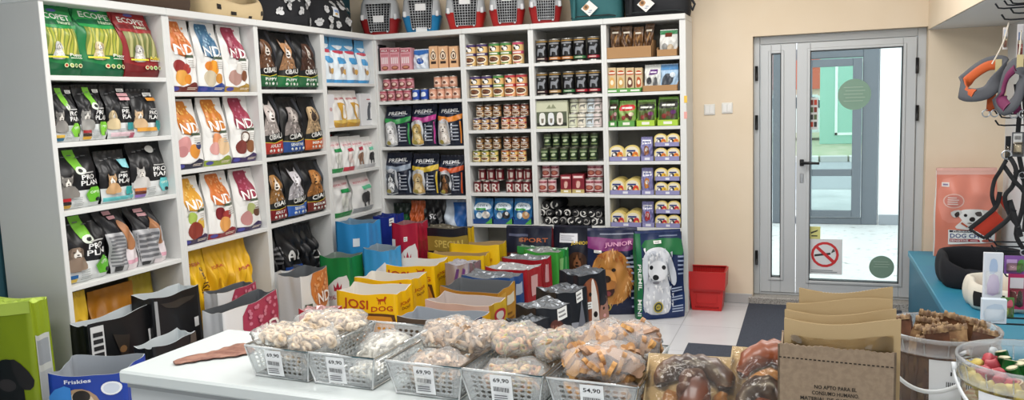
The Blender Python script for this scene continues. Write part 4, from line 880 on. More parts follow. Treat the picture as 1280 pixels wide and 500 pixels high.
for i, (l, r, yt) in enumerate(((763, 777, 33), (776, 790, 33), (790, 803, 34), (803, 815, 30))):
    treat(l, r, 70, yt, zH[0]+.004, .07, ('clear bag of dark chews, first in the brown tray from the divider', 'clear bag of dark chews, second in the brown tray from the divider', 'clear bag of tan chews, third in the brown tray from the divider', 'clear bag of dark chews, fourth in the brown tray beside the white pouch')[i], CH if i != 2 else CH2, [('r', .2, .82, .8, .88, '#d8d0c0'), ('p', [(.2,.2),(.35,.25),(.7,.75),(.5,.7)], '#9a7448', 2), ('p', [(.6,.2),(.75,.25),(.4,.6),(.3,.5)], '#50341f', 2)], group='chew bags in the brown tray', set=.05, seal=.06, seed=170+i, skew=.04*(i-1))
tray('low brown tray under the white pouch with green top', 822.5, 848, zH[0], .15, .05, .07, KR)
treat(824, 847, 66, 37, zH[0]+.004, .08, 'white pouch with green top and brown label, end of the top shelf', '#dcdcd8', [('r', 0, .84, 1, 1, '#2f7a4a'), ('r', .3, .74, .7, .9, '#6a3020'), ('e', .3, .35, .16, .14, '#8a8a88'), ('e', .62, .3, .18, .15, '#b9a890')], set=.03, seal=.03, seed=175)
tray('green and white tray with four small treat packs, second shelf', 759.5, 803, zH[1], .15, .03, .05, mat('#5a9a4a', .5), sig=[('r', .05, .3, .3, .7, '#e6ece0'), ('r', .4, .3, .6, .7, '#e6ece0'), ('r', .7, .3, .95, .7, '#e6ece0')])
for i, (l, r) in enumerate(((760.3, 770.2), (771.2, 781.3), (782.5, 792.6), (794, 803))):
    A = [('p', [(.05,.72),(.95,.72),(.8,.86),(.5,.9),(.2,.86)], '#b5502a', 2), ('r', .1, .76, .9, .82, '#efe6d8'), ('p', [(.2,.2),(.8,.25),(.75,.55),(.3,.6)], ('#d8a860','#caa05a','#6a3a2a','#b5542a')[i], 3), ('e', .5, .4, .2, .1, '#f0e4cc'), ('r', 0, .05, 1, .16, '#5a9a3a')]
    Bbox('treat_carton', l, r, 113, 85, zH[1]+.004, .06, f'slim tan treat carton with red cap, {ORD[i]} in the green tray', 'slim tan treat cartons', '#cdb790', A, cat='treat carton')
tray('low brown tray under the white and blue pouches, second shelf', 804.5, 848, zH[1], .15, .045, .07, KR)
treat(805, 826, 111, 81, zH[1]+.004, .08, 'white treat pouch with purple label and dark dog', '#d8dad6', [('p', [(.3,.62),(.8,.66),(.84,.84),(.36,.84)], '#5c2f74', 1), ('r', .38, .7, .76, .76, '#e8e0ee'), ('e', .3, .4, .16, .14, '#3a3c40'), ('p', [(.55,.1),(.8,.12),(.78,.5),(.6,.5)], '#5a5c5e', 2)], seed=177, seal=.03)
treat(825, 848, 111, 80, zH[1]+.004, .08, 'pale blue treat pouch with grey dog, end of the second shelf', '#a9c4dc', [('r', 0, .8, 1, 1, '#4f86b8'), ('p', [(.1,.2),(.6,.25),(.75,.55),(.4,.66),(.15,.5)], '#4a5058', 3), ('r', .3, .08, .9, .18, '#3f76b0'), ('e', .7, .6, .16, .1, '#dfe8ee')], seed=178, seal=.03)
for i, (l, r, yt, hh) in enumerate(((760.5, 772.5, 125, 0), (773, 794.5, 126, 1), (796, 819.5, 125, 2), (822, 848.5, 121, 3))):
    lab = ('narrow green and red treat pouch beside the divider, third shelf', 'green treat pouch with red oval and meadow, third shelf', 'lime framed treat pouch with brown bites, third shelf', 'largest lime framed treat pouch, end of the third shelf')[i]
    A = [('r', .04, .1, .96, .94, ('#4f6a3a','#8aa85a','#5a6a3a','#4a5a30')[i]), ('p', [(.05,.62),(.95,.66),(.9,.86),(.1,.84)], ('#3a2a22','#c02f36','#2a2c26','#2a2c26')[i], 2), ('r', .18, .7, .82, .77, '#e6e8e0')]
    A += [('e', .3+.2*k, .34+.08*(k % 2), .12, .09, ('#8a3a34','#6f4030','#5a3a3a','#7a4a2a')[k % 4]) for k in range(3)] + [('e', .75, .48, .14, .08, ('#c9a0a0','#d8c8b0','#7a3a6a','#6a3a70')[i])]
    treat(l, r, 154, yt, zH[2]+.004, .09, lab, '#7fb44a' if i else '#4a8a3a', A, seed=180+i, seal=.03, group='green treat pouches', price=None)
    tray(('green tray under the narrow red pouch, third shelf', 'green tray under the red oval pouch', 'lime tray under the brown bites pouch', 'lime tray under the largest pouch, third shelf')[i], l, r, zH[2], .15, .045, .06, mat(('#4a8a3f', '#5a9a44', '#a4c83c', '#a8cc40')[i], .5), sig=[('r', .3, .3, .7, .75, '#e8e8da')])
# yellow rounded tubs in lilac trays
LIL = mat('#8e8cb8', .5); YT = mat('#ddc87a', .45)
def tub_proto(key, fc):
    w, h, t = .118, .118, .03
    pts = [(-w/2, 0), (w/2, 0), (w/2, h*.6)] + [(w/2*math.cos(a), h*.6+h*.4*math.sin(a)) for a in [PI*i/10 for i in range(1, 10)]] + [(-w/2, h*.6)]
    def mk(L, g, loc):
        root = thing('food_tub', L, 'food tub', loc, 0, g)
        m = MB(); m.poly(pts, t, YT); m.build('tub_shell', root)
        m = MB(); q = [(x*.80, .012+z*.80) for x, z in pts]; m.poly(q, -.001, mat('#e4ddc8', .5))
        wrap(m, lambda x, y, e: Vector(((x-.5)*w, -.001-e, y*h)), [('r', .18, .58, .72, .69, '#2c3a78'), ('p', [(.16,.16),(.48,.12),(.56,.36),(.48,.56),(.24,.5)], '#2a2a2e', 3), ('e', .33, .40, .09, .1, '#ece8e4'), ('e', .44, .3, .06, .05, '#b9a48c'), ('p', [(.54,.10),(.88,.12),(.87,.5),(.72,.58),(.56,.5)], fc, 2), ('e', .72, .30, .10, .1, '#e8c06a'), ('e', .76, .42, .05, .04, '#8a4a2c')], base=.0005, step=.0002, res=3)
        m.build('front_print', root); return root
    _mk[key] = mk
tub_proto('orange', '#e07a2c'); tub_proto('red', '#c8323a'); tub_proto('yellow', '#e2b42c'); tub_proto('scarlet', '#d8442c')
sh = ((3, 'fourth', 'orange', 1, 'orange'), (4, 'fifth', 'scarlet', 5, 'yellow'), (5, 'sixth', 'red', 5, 'red'))
for si, nm, kind, deep, kind2 in sh:
    z = zH[si]
    tray(f'lilac tray of round topped yellow tubs, {nm} shelf beside the divider', 761.5, 800.5, z, .03+.034*deep+.02, .036, .05, LIL, sig=[('r', .42, .25, .58, .75, '#dfe0ea')])
    xs = [at(771.5, 200, 'Y', YB+.03).x, at(790.5, 200, 'Y', YB+.03).x]
    for c in (0, 1):
        for k in range(deep):
            L = f'yellow tub with {kind} picture, ' + (f'{ORD[k]} from the front' if deep > 1 else 'single row') + f', {("divider","pouch")[c]} side, {nm} shelf'
            loc = (xs[c], YB+.018+.034*k, z+.0035+.0012*k)
            if kind not in _proto: _proto[kind] = None
            if _proto.get('tub'+kind): dup(_proto['tub'+kind], loc, 0, L, 'round topped yellow tubs')
            else: _proto['tub'+kind] = _mk[kind](L, 'round topped yellow tubs', loc)
    A = [('r', 0, 0, 1, 1, '#7a78a8'), ('p', [(.08,.7),(.92,.74),(.85,.9),(.1,.9)], '#e4e4ec', 1), ('r', .15, .78, .8, .84, '#2c3a78'), ('p', [(.3,.25),(.7,.3),(.66,.6),(.36,.62)], ('#8a5a3a','#c9822c','#a83a3a')[si-3], 3), ('e', .5, .48, .14, .09, '#e9e3da'), ('r', .2, .1, .8, .16, '#d8d8e4')]
    treat(801.5, 816.5, 242, (171, 210, 252)[si-3], z+.004, .05, f'lilac treat pouch beside the tray of yellow tubs, {nm} shelf', '#8583b2', A, seed=190+si, seal=.04, group='lilac treat pouches')
    tray(f'narrow lilac tray under the lilac pouch, {nm} shelf', 800.9, 817.2, z, .12, .036, .05, LIL, sig=[('r', .3, .25, .7, .75, '#dfe0ea')])
    hb = .105
    for lv in (0, 1):
        zz = z+lv*hb; up = ('lower', 'upper')[lv]
        tray(f'lilac two-tub tray, {up} of the pair at the end of the {nm} shelf', 818.5, 849.5, zz, .2, .034, hb-.004 if lv == 0 else .05, LIL, sig=[('r', .42, .25, .58, .75, '#dfe0ea')], set=.01)
        for c, px in enumerate((826.5, 842)):
            p = at(px, 200, 'Y', YB+.03); L = f'yellow tub with {kind2} picture, {up} tray, {("pouch","wall")[c]} side, end of the {nm} shelf'
            key = 'small'+kind2; loc = (p.x, YB+.017, zz+.0035)
            if _proto.get(key): dup(_proto[key], loc, 0, L, 'round topped yellow tubs')
            else:
                o = _mk[kind2](L, 'round topped yellow tubs', loc); o.scale = (.82, 1, .8); _proto[key] = o
p = at(845, 312, 'Y', YB+.05)
carton('carton', 'plain lilac carton low in the end unit behind the white puppy bag', 'carton', None, (p.x-.06, YB+.14, zH[6]+.001), 0, .2, .16, .16, LIL, [('r', .3, .6, .8, .8, '#a5a3cc')])
# ================================================================ bags standing on the floor
def block_bag(label, group, loc, rz, w, d, h, base, front=None, right=None, lining='#8b8e92', style='flap', seed=0, sidecol=None, price=None, metal=.55, taper=.96, name='dog_food_bag', back_h=0.0, bulge=.018):
    q = random.Random(seed); ph = [q.uniform(0, 6.28) for _ in range(8)]
    root = thing(name, label, 'pet food bag', loc, rz, group)
    cor = [(-w/2, -d/2), (w/2, -d/2), (w/2, d/2), (-w/2, d/2)]
    raise_ = [q.uniform(-.008, .012) for _ in range(4)]
    def W(s, v, inset=0.0):
        s = s % 4; i = int(s); t = s-i; a, b = cor[i], cor[(i+1) % 4]
        sc = taper+(1-taper)*(1-v)
        x = a[0]+(b[0]-a[0])*t; y = a[1]+(b[1]-a[1])*t
        bg = bulge*math.sin(PI*t)*(1 if i % 2 == 0 else -.9*v)*(.5+.5*math.sin(PI*min(1, v*1.1)))
        bg += .0035*math.sin(7*v+ph[i]+5*t)*math.sin(PI*t) + .003*math.sin(13*t+ph[i+4]+4*v)*v*math.sin(PI*t)
        nx, ny = ((0, -1), (1, 0), (0, 1), (-1, 0))[i]
        x += nx*bg; y += ny*bg
        r = raise_[i]*(1-t)+raise_[(i+1) % 4]*t
        hh = h + r - .012*math.sin(PI*t) + .004*math.sin(9*t+ph[i]) + back_h*(y/d+.5)
        x *= sc; y *= sc
        if inset: x *= 1-2*inset/w; y *= 1-2*inset/d
        return Vector((x, y, v*hh))
    n = 16; tot = 4*n
    m = MB(); bm_ = P(base)
    m.grid(lambda a, b: W(4*a, b), tot, 22, bm_, True, True)
    m.add([W(4*i/tot, 0) for i in range(tot)], [tuple(range(tot-1, -1, -1))], bm_)
    if sidecol:
        for s0 in (1, 3):
            m.grid(lambda a, b, s0=s0: W(s0+.001+.998*a, .003+.994*b)+Vector(((1 if s0 == 1 else -1)*.0008, 0, 0)), n, 22, sidecol)
    m.build('body', root)
    LM = mat(lining, .32, metal) if isinstance(lining, str) else lining
    ml = MB()
    ml.grid(lambda a, b: W(4*a, 1, .004*b), tot, 1, LM, True, True)     # rolled rim
    if style == 'open':
        dp = min(.2, h*.4)
        ml.grid(lambda a, b: W(4*a, 1-b*dp/h, .004+.006*b), tot, 5, LM, True, True)
        ml.add([W(4*i/tot, 1-dp/h, .01) for i in range(tot)], [tuple(range(tot))], LM)
    else:
        nu, nv = 16, 8; cache = {}; pk = [q.uniform(0, 6.28) for _ in range(6)]
        for j in range(nv+1):
            for i in range(nu+1):
                a, b = i/nu, j/nv
                f = W(a, 1, .004); k = W(2+(1-a) if a > 0 else 2.9999, 1, .004)
                if i == 0: p = W(3+(1-b) if 0 < b else 3.9999, 1, .004) if 0 < j < nv else (f if j == 0 else k)
                elif i == nu: p = W(1+b, 1, .004) if 0 < j < nv else (f if j == 0 else k)
                else: p = f.lerp(k, b)
                if 0 < i < nu and 0 < j < nv:
                    en = math.sin(PI*a)*math.sin(PI*b); p = p+Vector((q.uniform(-.006, .006), q.uniform(-.005, .005), en*(.016*math.sin(5*a+3*b+pk[0])+.014*abs(math.sin(6*a-5*b+pk[1]))-.018+.016*math.sin(PI*a))+q.uniform(-.007, .007)))
                cache[(i, j)] = p
        vs = [cache[(i, j)] for j in range(nv+1) for i in range(nu+1)]; fs = []
        for j in range(nv):
            for i in range(nu):
                o = j*(nu+1)+i
                if (i+j) % 2: fs += [(o, o+1, o+nu+2), (o, o+nu+2, o+nu+1)]
                else: fs += [(o, o+1, o+nu+1), (o+1, o+nu+2, o+nu+1)]
        ml.add(vs, fs, LM, False)
    ml.build('lining', root)
    if front:
        ma = MB(); wrap(ma, lambda x, y, e: W(min(x, .9999), y)+Vector((0, -e, 0)), front, base=.0022, res=10); ma.build('front_print', root)
    if right:
        ma = MB(); wrap(ma, lambda x, y, e: W(1+min(x, .9999), y)+Vector((e, 0, 0)), right, base=.0022, res=10); ma.build('side_print', root)
    if price:
        s0, x, y, pw, ph_ = price; ma = MB(); off = (lambda e: Vector((0, -e, 0))) if s0 == 0 else (lambda e: Vector((e, 0, 0)))
        wrap(ma, lambda a, b, e: W(s0+min(a, .999), b)+off(e), [('r', x-pw/2, y-ph_/2, x+pw/2, y+ph_/2, PAPER('#efefec'))]+lines(x-pw*.4, x+pw*.4, y-ph_*.35, y+ph_*.35, 2, '#8a8a8a'), base=.004)
        o = ma.build('price_label', root); o['label'] = 'white price sticker'
    return root
def fbag(label, L, R, z, d, base, face='-Y', group=None, dx=0, dy=0, rot=0.0, **kw):
    p, q = at(*L, 'Z', z), at(*R, 'Z', z)
    if face == '-Y': loc = ((p.x+q.x)/2+dx, (p.y+q.y)/2+d/2+dy, 0); w = q.x-p.x; rz = 0
    else: loc = ((p.x+q.x)/2-d/2+dx, (p.y+q.y)/2+dy, 0); w = q.y-p.y; rz = PI/2
    if rot:      # turned about its front corner
        c = Vector((loc[0]+w/2, loc[1]-d/2, 0)); k = math.radians(rot); v = Vector((-w/2, d/2, 0))
        loc = c+Vector((v.x*math.cos(k)-v.y*math.sin(k), v.x*math.sin(k)+v.y*math.cos(k), 0)); rz = k
    return block_bag(label, group, loc, rz, w, d, z, base, **kw)
def cbag(label, corner, z, w, d, rot, base, group, **kw):
    p = at(*corner, 'Z', z); k = math.radians(rot); c, s = math.cos(k), math.sin(k); x, y = w/2, d/2
    return block_bag(label, group, (p.x+x*c-y*s, p.y+x*s+y*c, 0), k, w, d, z, base, **kw)
# --- yellow bags in front of the corner
JY = '#f0bf12'; JR = '#b5451c'
hound = lambda x, y, s, c: [('p', [(x-.9*s, y+.05*s), (x-.5*s, y+.22*s), (x+.35*s, y+.25*s), (x+.6*s, y+.62*s), (x+1.0*s, y+.45*s), (x+.75*s, y+.28*s), (x+.6*s, y-.1*s), (x-.55*s, y-.08*s)], c), ('p', [(x+.35*s,y), (x+.55*s,y), (x+.75*s,y-.5*s), (x+.62*s,y-.55*s)], c), ('p', [(x-.6*s,y),(x-.4*s,y),(x-.55*s,y-.55*s),(x-.7*s,y-.5*s)], c), ('p', [(x-.4*s,y),(x-.25*s,y),(x-.2*s,y-.55*s),(x-.33*s,y-.55*s)], c), ('p', [(x-.5*s,y+.2*s),(x-.95*s,y+.55*s),(x-1.0*s,y+.48*s),(x-.6*s,y+.08*s)], c)]
def josi(): return [('t', 'JOSI', .33, .855, .42, .15, JR), ('t', 'DOG', .76, .815, .34, .065, JR)] + hound(.76, .915, .085, JR) + [('p', [(.05,.70),(.95,.74),(.9,.3),(.1,.3)], '#5a3a1c', 2), ('p', [(.1,.68),(.9,.71),(.85,.33),(.15,.33)], '#c98a2c', 2)]
def josir(): return [('t', 'JOSI', .5, .84, .6, .05, JR), ('t', 'DOG', .56, .78, .44, .035, '#7a3a18'), ('r', .2, .3, .8, .6, '#e2ae10')]
g = 'open yellow dog food bags'; JL = mat('#ded9d0', .55)
fbag('open yellow bag with big red brown lettering and running dog, closest to the baskets', (416, 363), (499, 365), .50, .22, JY, group=g, front=josi(), right=josir(), lining=JL, style='open', seed=1)
fbag('open yellow bag standing directly behind the big lettered yellow bag', (436, 349), (514, 351), .50, .24, JY, group=g, front=josi(), right=josir(), lining=JL, style='open', seed=2, dy=.03)
fbag('open yellow bag third in line, in front of the red and blue bags', (474, 329), (543, 332), .50, .24, JY, group=g, front=josi(), right=josir(), lining=JL, style='open', seed=3)
yb = lambda t: [('r', .58, .78, .86, .82, '#c08a10'), ('r', .05, .3, .95, .6, '#d9a818')]
fbag('low yellow bag with brown paper rim, farther back behind the yellow line', (530, 318), (608, 318), .50, .13, '#e6bd1c', group='yellow bags with brown lining', front=yb('special'), right=[('t', 'JOSERA', .5, .8, .6, .05, '#a8782a')], lining=mat('#a88c5c', .6), style='open', seed=4)
fbag('yellow bag with brown paper rim, farthest back beside the sport bag', (562, 305), (629, 306), .55, .16, '#e6bd1c', group='yellow bags with brown lining', front=yb('vital'), right=[('t', 'JOSERA', .5, .8, .6, .05, '#a8782a')], lining=mat('#a3895e', .6), style='open', seed=5, dx=-.02)
fbag('dark bag with wide gold band and yellow side under the navy bags', (531, 283), (583, 286), .65, .13, '#1c1c22', group=None, front=[('r', 0, .72, 1, .9, '#8f7a34'), ('t', 'SPECIAL', .6, .81, .7, .09, '#c8b25c'), ('r', 0, .3, 1, .7, '#2a2622')], sidecol='#d8b01c', lining='#6f6a5c', seed=6)
# --- silver lined bags in the middle
SV = '#8f9296'
fbag('white and navy bag with pale lining, first behind the middle basket', (490, 398), (596, 400), .50, .24, '#d8c9b0', front=[('r', 0, .8, 1, 1, '#4a3a2a')], right=[('r', 0, .4, .55, 1, '#1f2f66'), ('r', .55, .3, 1, 1, '#e0a81c'), ('e', .3, .8, .2, .08, '#e8e8ee')], lining=mat('#aab0b8', .45, .2), style='open', seed=11, price=(1, .32, .88, .36, .1))
fbag('open bag with rosy white lining and red oval on its yellow side', (522, 379), (614, 382), .50, .22, '#dcb53a', front=[('r', 0, .88, 1, 1, '#c8a89c')], right=[('e', .62, .85, .28, .08, '#c8384a'), ('e', .62, .85, .18, .05, '#f0e8e0'), ('r', .0, .3, .3, 1, '#c79a2c')], lining=mat('#c9bdb8', .5, .1), style='open', seed=12, rot=-7)
fbag('gold bag with grey foil lining, third in the middle line', (544, 361), (622, 366), .50, .24, '#c79030', right=[('r', .1, .5, .5, .95, '#d9a84a'), ('r', .55, .78, .9, .9, '#efe6d0')]+lines(.1, .9, .2, .7, 8, '#8a5a1a'), front=[('r', 0, .9, 1, 1, '#a8762c')], lining=SV, style='open', seed=13, back_h=.02, rot=-7)
fbag('blue sided bag with grey foil lining, fourth in the middle line', (572, 345), (637, 349), .50, .2, '#24508f', right=[('r', .0, .2, .35, 1, '#3a6fb0'), ('r', .5, .75, .9, .9, '#b7c4d8')], lining='#7f848a', seed=14, rot=-7)
fbag('crinkled silver bag with purple lettering behind the blue sided bag', (556, 330), (586, 332), .50, .22, mat('#b9b4c0', .25, .6), front=[('p', [(.3,.6),(.5,.95),(.6,.95),(.45,.6)], '#5a2f6a', 1), ('p', [(.55,.6),(.75,.95),(.85,.92),(.7,.6)], '#6a3a7a', 1)], lining='#c0bec6', seed=15)
g = 'red bags with foil lining'
fbag('red bag with bright foil lining and white slip, closer to the counter', (597, 335), (657, 338), .50, .2, '#a8222c', group=g, right=[('r', .35, .62, .75, .9, '#e0b0b0'), ('r', .35, .3, .75, .55, '#c86a70')], lining='#c3c5c8', seed=16, rot=-13, dy=.02)
fbag('red bag with dull foil lining, behind the other red bag', (620, 322), (676, 326), .50, .13, '#9c1f2a', group=g, right=[('r', .35, .66, .7, .92, '#d8a0a4'), ('t', 'ADULT', .5, .5, .7, .06, '#e8c8c8')], lining='#8f9296', seed=17, rot=-13, dy=.02)
g = 'green bags with foil lining'
fbag('light green bag with foil lining just behind the red bags', (644, 316), (693, 318), .52, .15, '#3f9a3c', group=g, right=[('r', .2, .5, .6, .9, '#8ac07a')], lining='#a3a7a6', seed=18, rot=-13, dy=.09)
fbag('green bag with foil lining in front of the navy sport bag', (638, 309), (705, 312), .53, .06, '#23803a', group=g, front=[('r', 0, .9, 1, 1, '#2f8f48')], right=[('r', .2, .5, .6, .9, '#5fae6a')], lining='#7f9a86', seed=19, rot=-13, dy=.02)
g = 'charcoal bags with foil lining and dog portraits'
CHC = '#202126'
setter = lambda f, l: [('p', [(.1,.3),(.9,.3),(.95,.6),(.7,.9),(.35,.95),(.1,.7)], f, 3), ('p', [(.45,.35),(.62,.35),(.6,.9),(.48,.9)], l, 2), ('e', .34, .72, .07, .025, '#17120f'), ('e', .72, .72, .07, .025, '#17120f'), ('e', .54, .52, .11, .045, '#17120f'), ('p', [(.02,.4),(.22,.35),(.25,.75),(.08,.8)], '#6a3a22', 3)]
H0 = [('p', [(.2,.3),(.8,.32),(.75,.75),(.3,.75)], '#2c2d33', 2)]
cbag('charcoal bag closest to the treat baskets, foil top, lowest of four', (646, 404), .48, .22, .13, 52, CHC, g, taper=.9, front=H0, lining='#4c5055', seed=21)
cbag('charcoal bag with crumpled foil top and long haired brown dog on its face', (669, 389), .50, .26, .22, 54, CHC, g, taper=.88, front=[('p', [(.12,.2),(.88,.2),(.86,.6),(.68,.84),(.4,.86),(.16,.6)], '#5c332a', 3)]+[('p', [(.16+.09*i,.25),(.21+.09*i,.25),(.40+.035*i,.82),(.38+.035*i,.82)], ('#8f5f50','#a87a68','#74443a')[i % 3]) for i in range(8)]+[('e', .5, .6, .06, .03, '#1c1410')], lining='#7a7e83', seed=22, price=(0, .72, .93, .3, .13))
cbag('charcoal bag with foil top and grey pointed ear dog on its face', (695, 367), .50, .26, .22, 56, CHC, g, taper=.88, front=[('p', [(.1,.1),(.9,.1),(.86,.5),(.66,.62),(.34,.62),(.14,.5)], '#9a9ca4', 3), ('p', [(.14,.5),(.42,.58),(.26,.88)], '#6f717a'), ('p', [(.58,.58),(.86,.5),(.78,.88)], '#6f717a'), ('p', [(.24,.58),(.36,.6),(.27,.8)], '#b59aa4'), ('e', .36, .46, .05, .02, '#1a1a20'), ('e', .64, .46, .05, .02, '#1a1a20'), ('e', .5, .3, .09, .04, '#1a1a20')], lining='#6c7076', seed=23, price=(0, .7, .93, .24, .13))
cbag('charcoal bag with foil top and brown and white hound on its face', (722, 345), .50, .27, .22, 56, CHC, g, taper=.86, front=[('p', [(.02,.2),(.62,.2),(.66,.62),(.58,.90),(.34,.94),(.08,.78)], '#8a5236', 3), ('p', [(.36,.2),(.6,.2),(.62,.6),(.52,.9),(.43,.9),(.38,.55)], '#e4dcd4', 3), ('p', [(.03,.72),(.2,.9),(.3,.7),(.28,.4),(.12,.3),(.03,.5)], '#6f3a26', 3), ('e', .36, .74, .05, .028, '#1c1410'), ('e', .50, .47, .075, .04, '#1c1410'), ('p', [(.64,.2),(.98,.2),(.97,.55),(.88,.68),(.7,.6)], '#a87a6a', 3), ('p', [(.66,.6),(.8,.74),(.95,.6),(.8,.56)], '#2a2b31', 2), ('e', .8, .52, .04, .02, '#1c1410'), ('e', .82, .42, .05, .025, '#d8a0a0')], lining='#6a6f76', seed=24, price=(0, .3, .6, .2, .09))
def sbag(label, l, r, y, ytop, d, base, art, **kw):
    p, q = at(l, 300, 'Y', y), at(r, 300, 'Y', y); h = at((l+r)/2, ytop, 'Y', y).z
    return pouch('dog_food_bag', label, 'pet food bag', 'navy bags standing before the shelves', ((p.x+q.x)/2, y+d/2, 0), 0, q.x-p.x, h, d, base, art, seal=.02, **kw)
sbag('navy bag with brown sport lettering against the blanket shelf unit', 630, 688, 5.79, 286, .14, '#1a1e30', [('t', 'SPORT', .62, .86, .62, .05, '#b0603a'), ('r', .06, .9, .5, .93, '#5a5f78'), ('r', .3, .84, .36, .88, '#8a5a3a'), ('p', [(0,.3),(1,.3),(1,.75),(0,.7)], '#5a2a22', 1)], seed=31, sidecol='#6a1f26', topd=.5, price=None)
sbag('navy bag with white sheet, brown setter puppy and yellow junior lettering', 689, 738, 5.86, 285, .13, '#171a28', [('r', .18, .82, .66, .93, '#e4e4ea'), ('t', 'JUNIOR', .72, .815, .45, .05, '#d8b83a')]+lines(.22, .6, .84, .91, 3, '#b0b0ba')+dog(.66, .62, .44, .45, '#4a2f20', '#8a5a3c', 'flop'), seed=33, topd=.5)
# --- two tall bags at the end of the shelves
def tall(label, x, y, rz, w, h, d, base, art, **kw):
    return pouch('dog_food_bag', label, 'pet food bag', None, (x, y, 0), rz, w, h, d, base, art, seal=.025, wr=.006, shoulder=.72, topd=.35, res=14, edge=.55, **kw)
fur = [('p', [(.02,.26),(.2,.16),(.5,.14),(.72,.24),(.80,.42),(.74,.62),(.6,.74),(.42,.77),(.22,.75),(.06,.66),(.0,.5)], '#b9803f', 4)]
q = random.Random(4)
for i in range(90):
    a = q.uniform(0, 6.28); rr = q.uniform(.27, .40); x, y = .4+rr*1.04*math.cos(a), .46+rr*.82*math.sin(a)
    if x > .02: fur.append(('p', [(x, y), (x+.03*math.sin(a)+.05*math.cos(a), y-.05), (x+.025, y+.015)], ('#dba05c', '#a8602a', '#e0b27a')[i % 3]))
fur += [('e', .30, .42, .18, .14, '#cf9250'), ('p', [(.14,.42),(.46,.42),(.44,.30),(.3,.25),(.16,.31)], '#a8703c', 3), ('e', .29, .44, .085, .045, '#2a1a14'), ('p', [(.16,.34),(.3,.31),(.44,.33),(.4,.25),(.22,.25)], '#3a1f1a', 2), ('e', .31, .27, .06, .03, '#7a3a3a'), ('e', .2, .56, .045, .022, '#1c120c'), ('e', .43, .55, .045, .022, '#1c120c'), ('p', [(.1,.72),(.2,.76),(.24,.68)], '#a8602a', 1), ('p', [(.52,.72),(.62,.7),(.56,.64)], '#a8602a', 1)]
fur = [tuple([f[0], f[1]+.08]+list(f[2:])) if f[0] == 'e' else (f[0], [(x+.08, y) for x, y in f[1]], *f[2:]) for f in fur]
A = [('p', [(0,.80),(.5,.76),(1,.79),(1,.90),(.5,.90),(0,.93)], '#7a2f6c', 2), ('t', 'JUNIOR', .62, .845, .56, .06, '#d59ab8', .02), ('r', .25, .95, .95, .965, '#8a90a4'), ('e', .36, .1, .09, .055, '#b0a03c'), ('e', .36, .1, .065, .04, '#2a2a30')] + fur
for y in (.7, .62, .5, .4, .28, .2, .1): A += [('r', .85, y, .97, y+.022, '#9aa2b8')]
A += lines(.76, .98, .56, .72, 3, '#b0b8cc')
A = [a for a in A if a[0] != 't']+[('t', 'JUNIOR', .62, .845, .56, .06, '#d59ab8', .02)]
t1 = at(735, 389, 'Z', 0)
tall('tall navy bag with magenta edge and fluffy orange brown chow dog', -1.385, 5.90, math.radians(14), .38, .63, .15, '#1a2240', A, sidecol='#8a2a78', seed=41, price=(.2, .765, .15, .03), lean=.03)
pup = [('p', [(.16,.10),(.62,.08),(.66,.35),(.62,.50),(.68,.56),(.70,.42),(.80,.44),(.78,.62),(.66,.78),(.5,.84),(.3,.83),(.16,.76),(.10,.6),(.12,.4)], '#d3d6dc', 4)]
for i in range(90):
    x, y = q.uniform(.10, .70), q.uniform(.12, .84); pup.append(('p', [(x, y), (x+.035, y-.05), (x+.045, y+.01)], ('#e8eaee', '#b9bec8', '#f0f1f3')[i % 3]))
pup += [('e', .40, .58, .2, .12, '#e3e5e9'), ('e', .27, .62, .042, .026, '#15151a'), ('e', .52, .62, .042, .026, '#15151a'), ('e', .36, .50, .062, .032, '#15151a'), ('e', .36, .44, .07, .012, '#6a6a72'), ('p', [(.62,.72),(.78,.6),(.8,.44),(.7,.42)], '#c4c9d2', 3), ('p', [(.1,.7),(.2,.78),(.18,.5),(.1,.45)], '#c4c9d2', 3)]
A = [('p', [(0,0),(1,0),(1,.3),(0,.25)], '#1f3566', 1), ('r', 0, 0, .1, 1, '#1c6a40'), ('v', 'MINI', .05, .14, .07, .2, '#e4e8e4'), ('v', 'PREMIL', .05, .5, .06, .3, '#e4e8e4'), ('p', [(.2,.80),(.95,.74),(.98,.86),(.92,.93),(.2,.92)], '#1f6a3c', 2), ('r', .5, .955, .9, .97, '#7a86a0')] + pup
A += [('e', .4, .155, .11, .065, '#b5a43c'), ('e', .4, .155, .088, .052, '#2a3a44'), ('e', .4, .155, .06, .035, '#b5a43c'), ('t', 'MINI', .4, .155, .07, .02, '#22303a')]
for y in (.36, .33, .26, .23, .15, .12, .09): A += [('r', .68, y, .93, y+.014, '#a8b4cc')]
A += [('r', .84, .52+.05*i, .97, .54+.05*i, '#8a98b4') for i in range(5)]
tall('tall navy and green bag with white fluffy puppy, leaning at the shelf end', -1.035, 5.86, math.radians(27), .355, .625, .15, '#1b2b54', A, sidecol='#1c6a40', seed=43, price=(.45, .9, .17, .035), lean=.04)
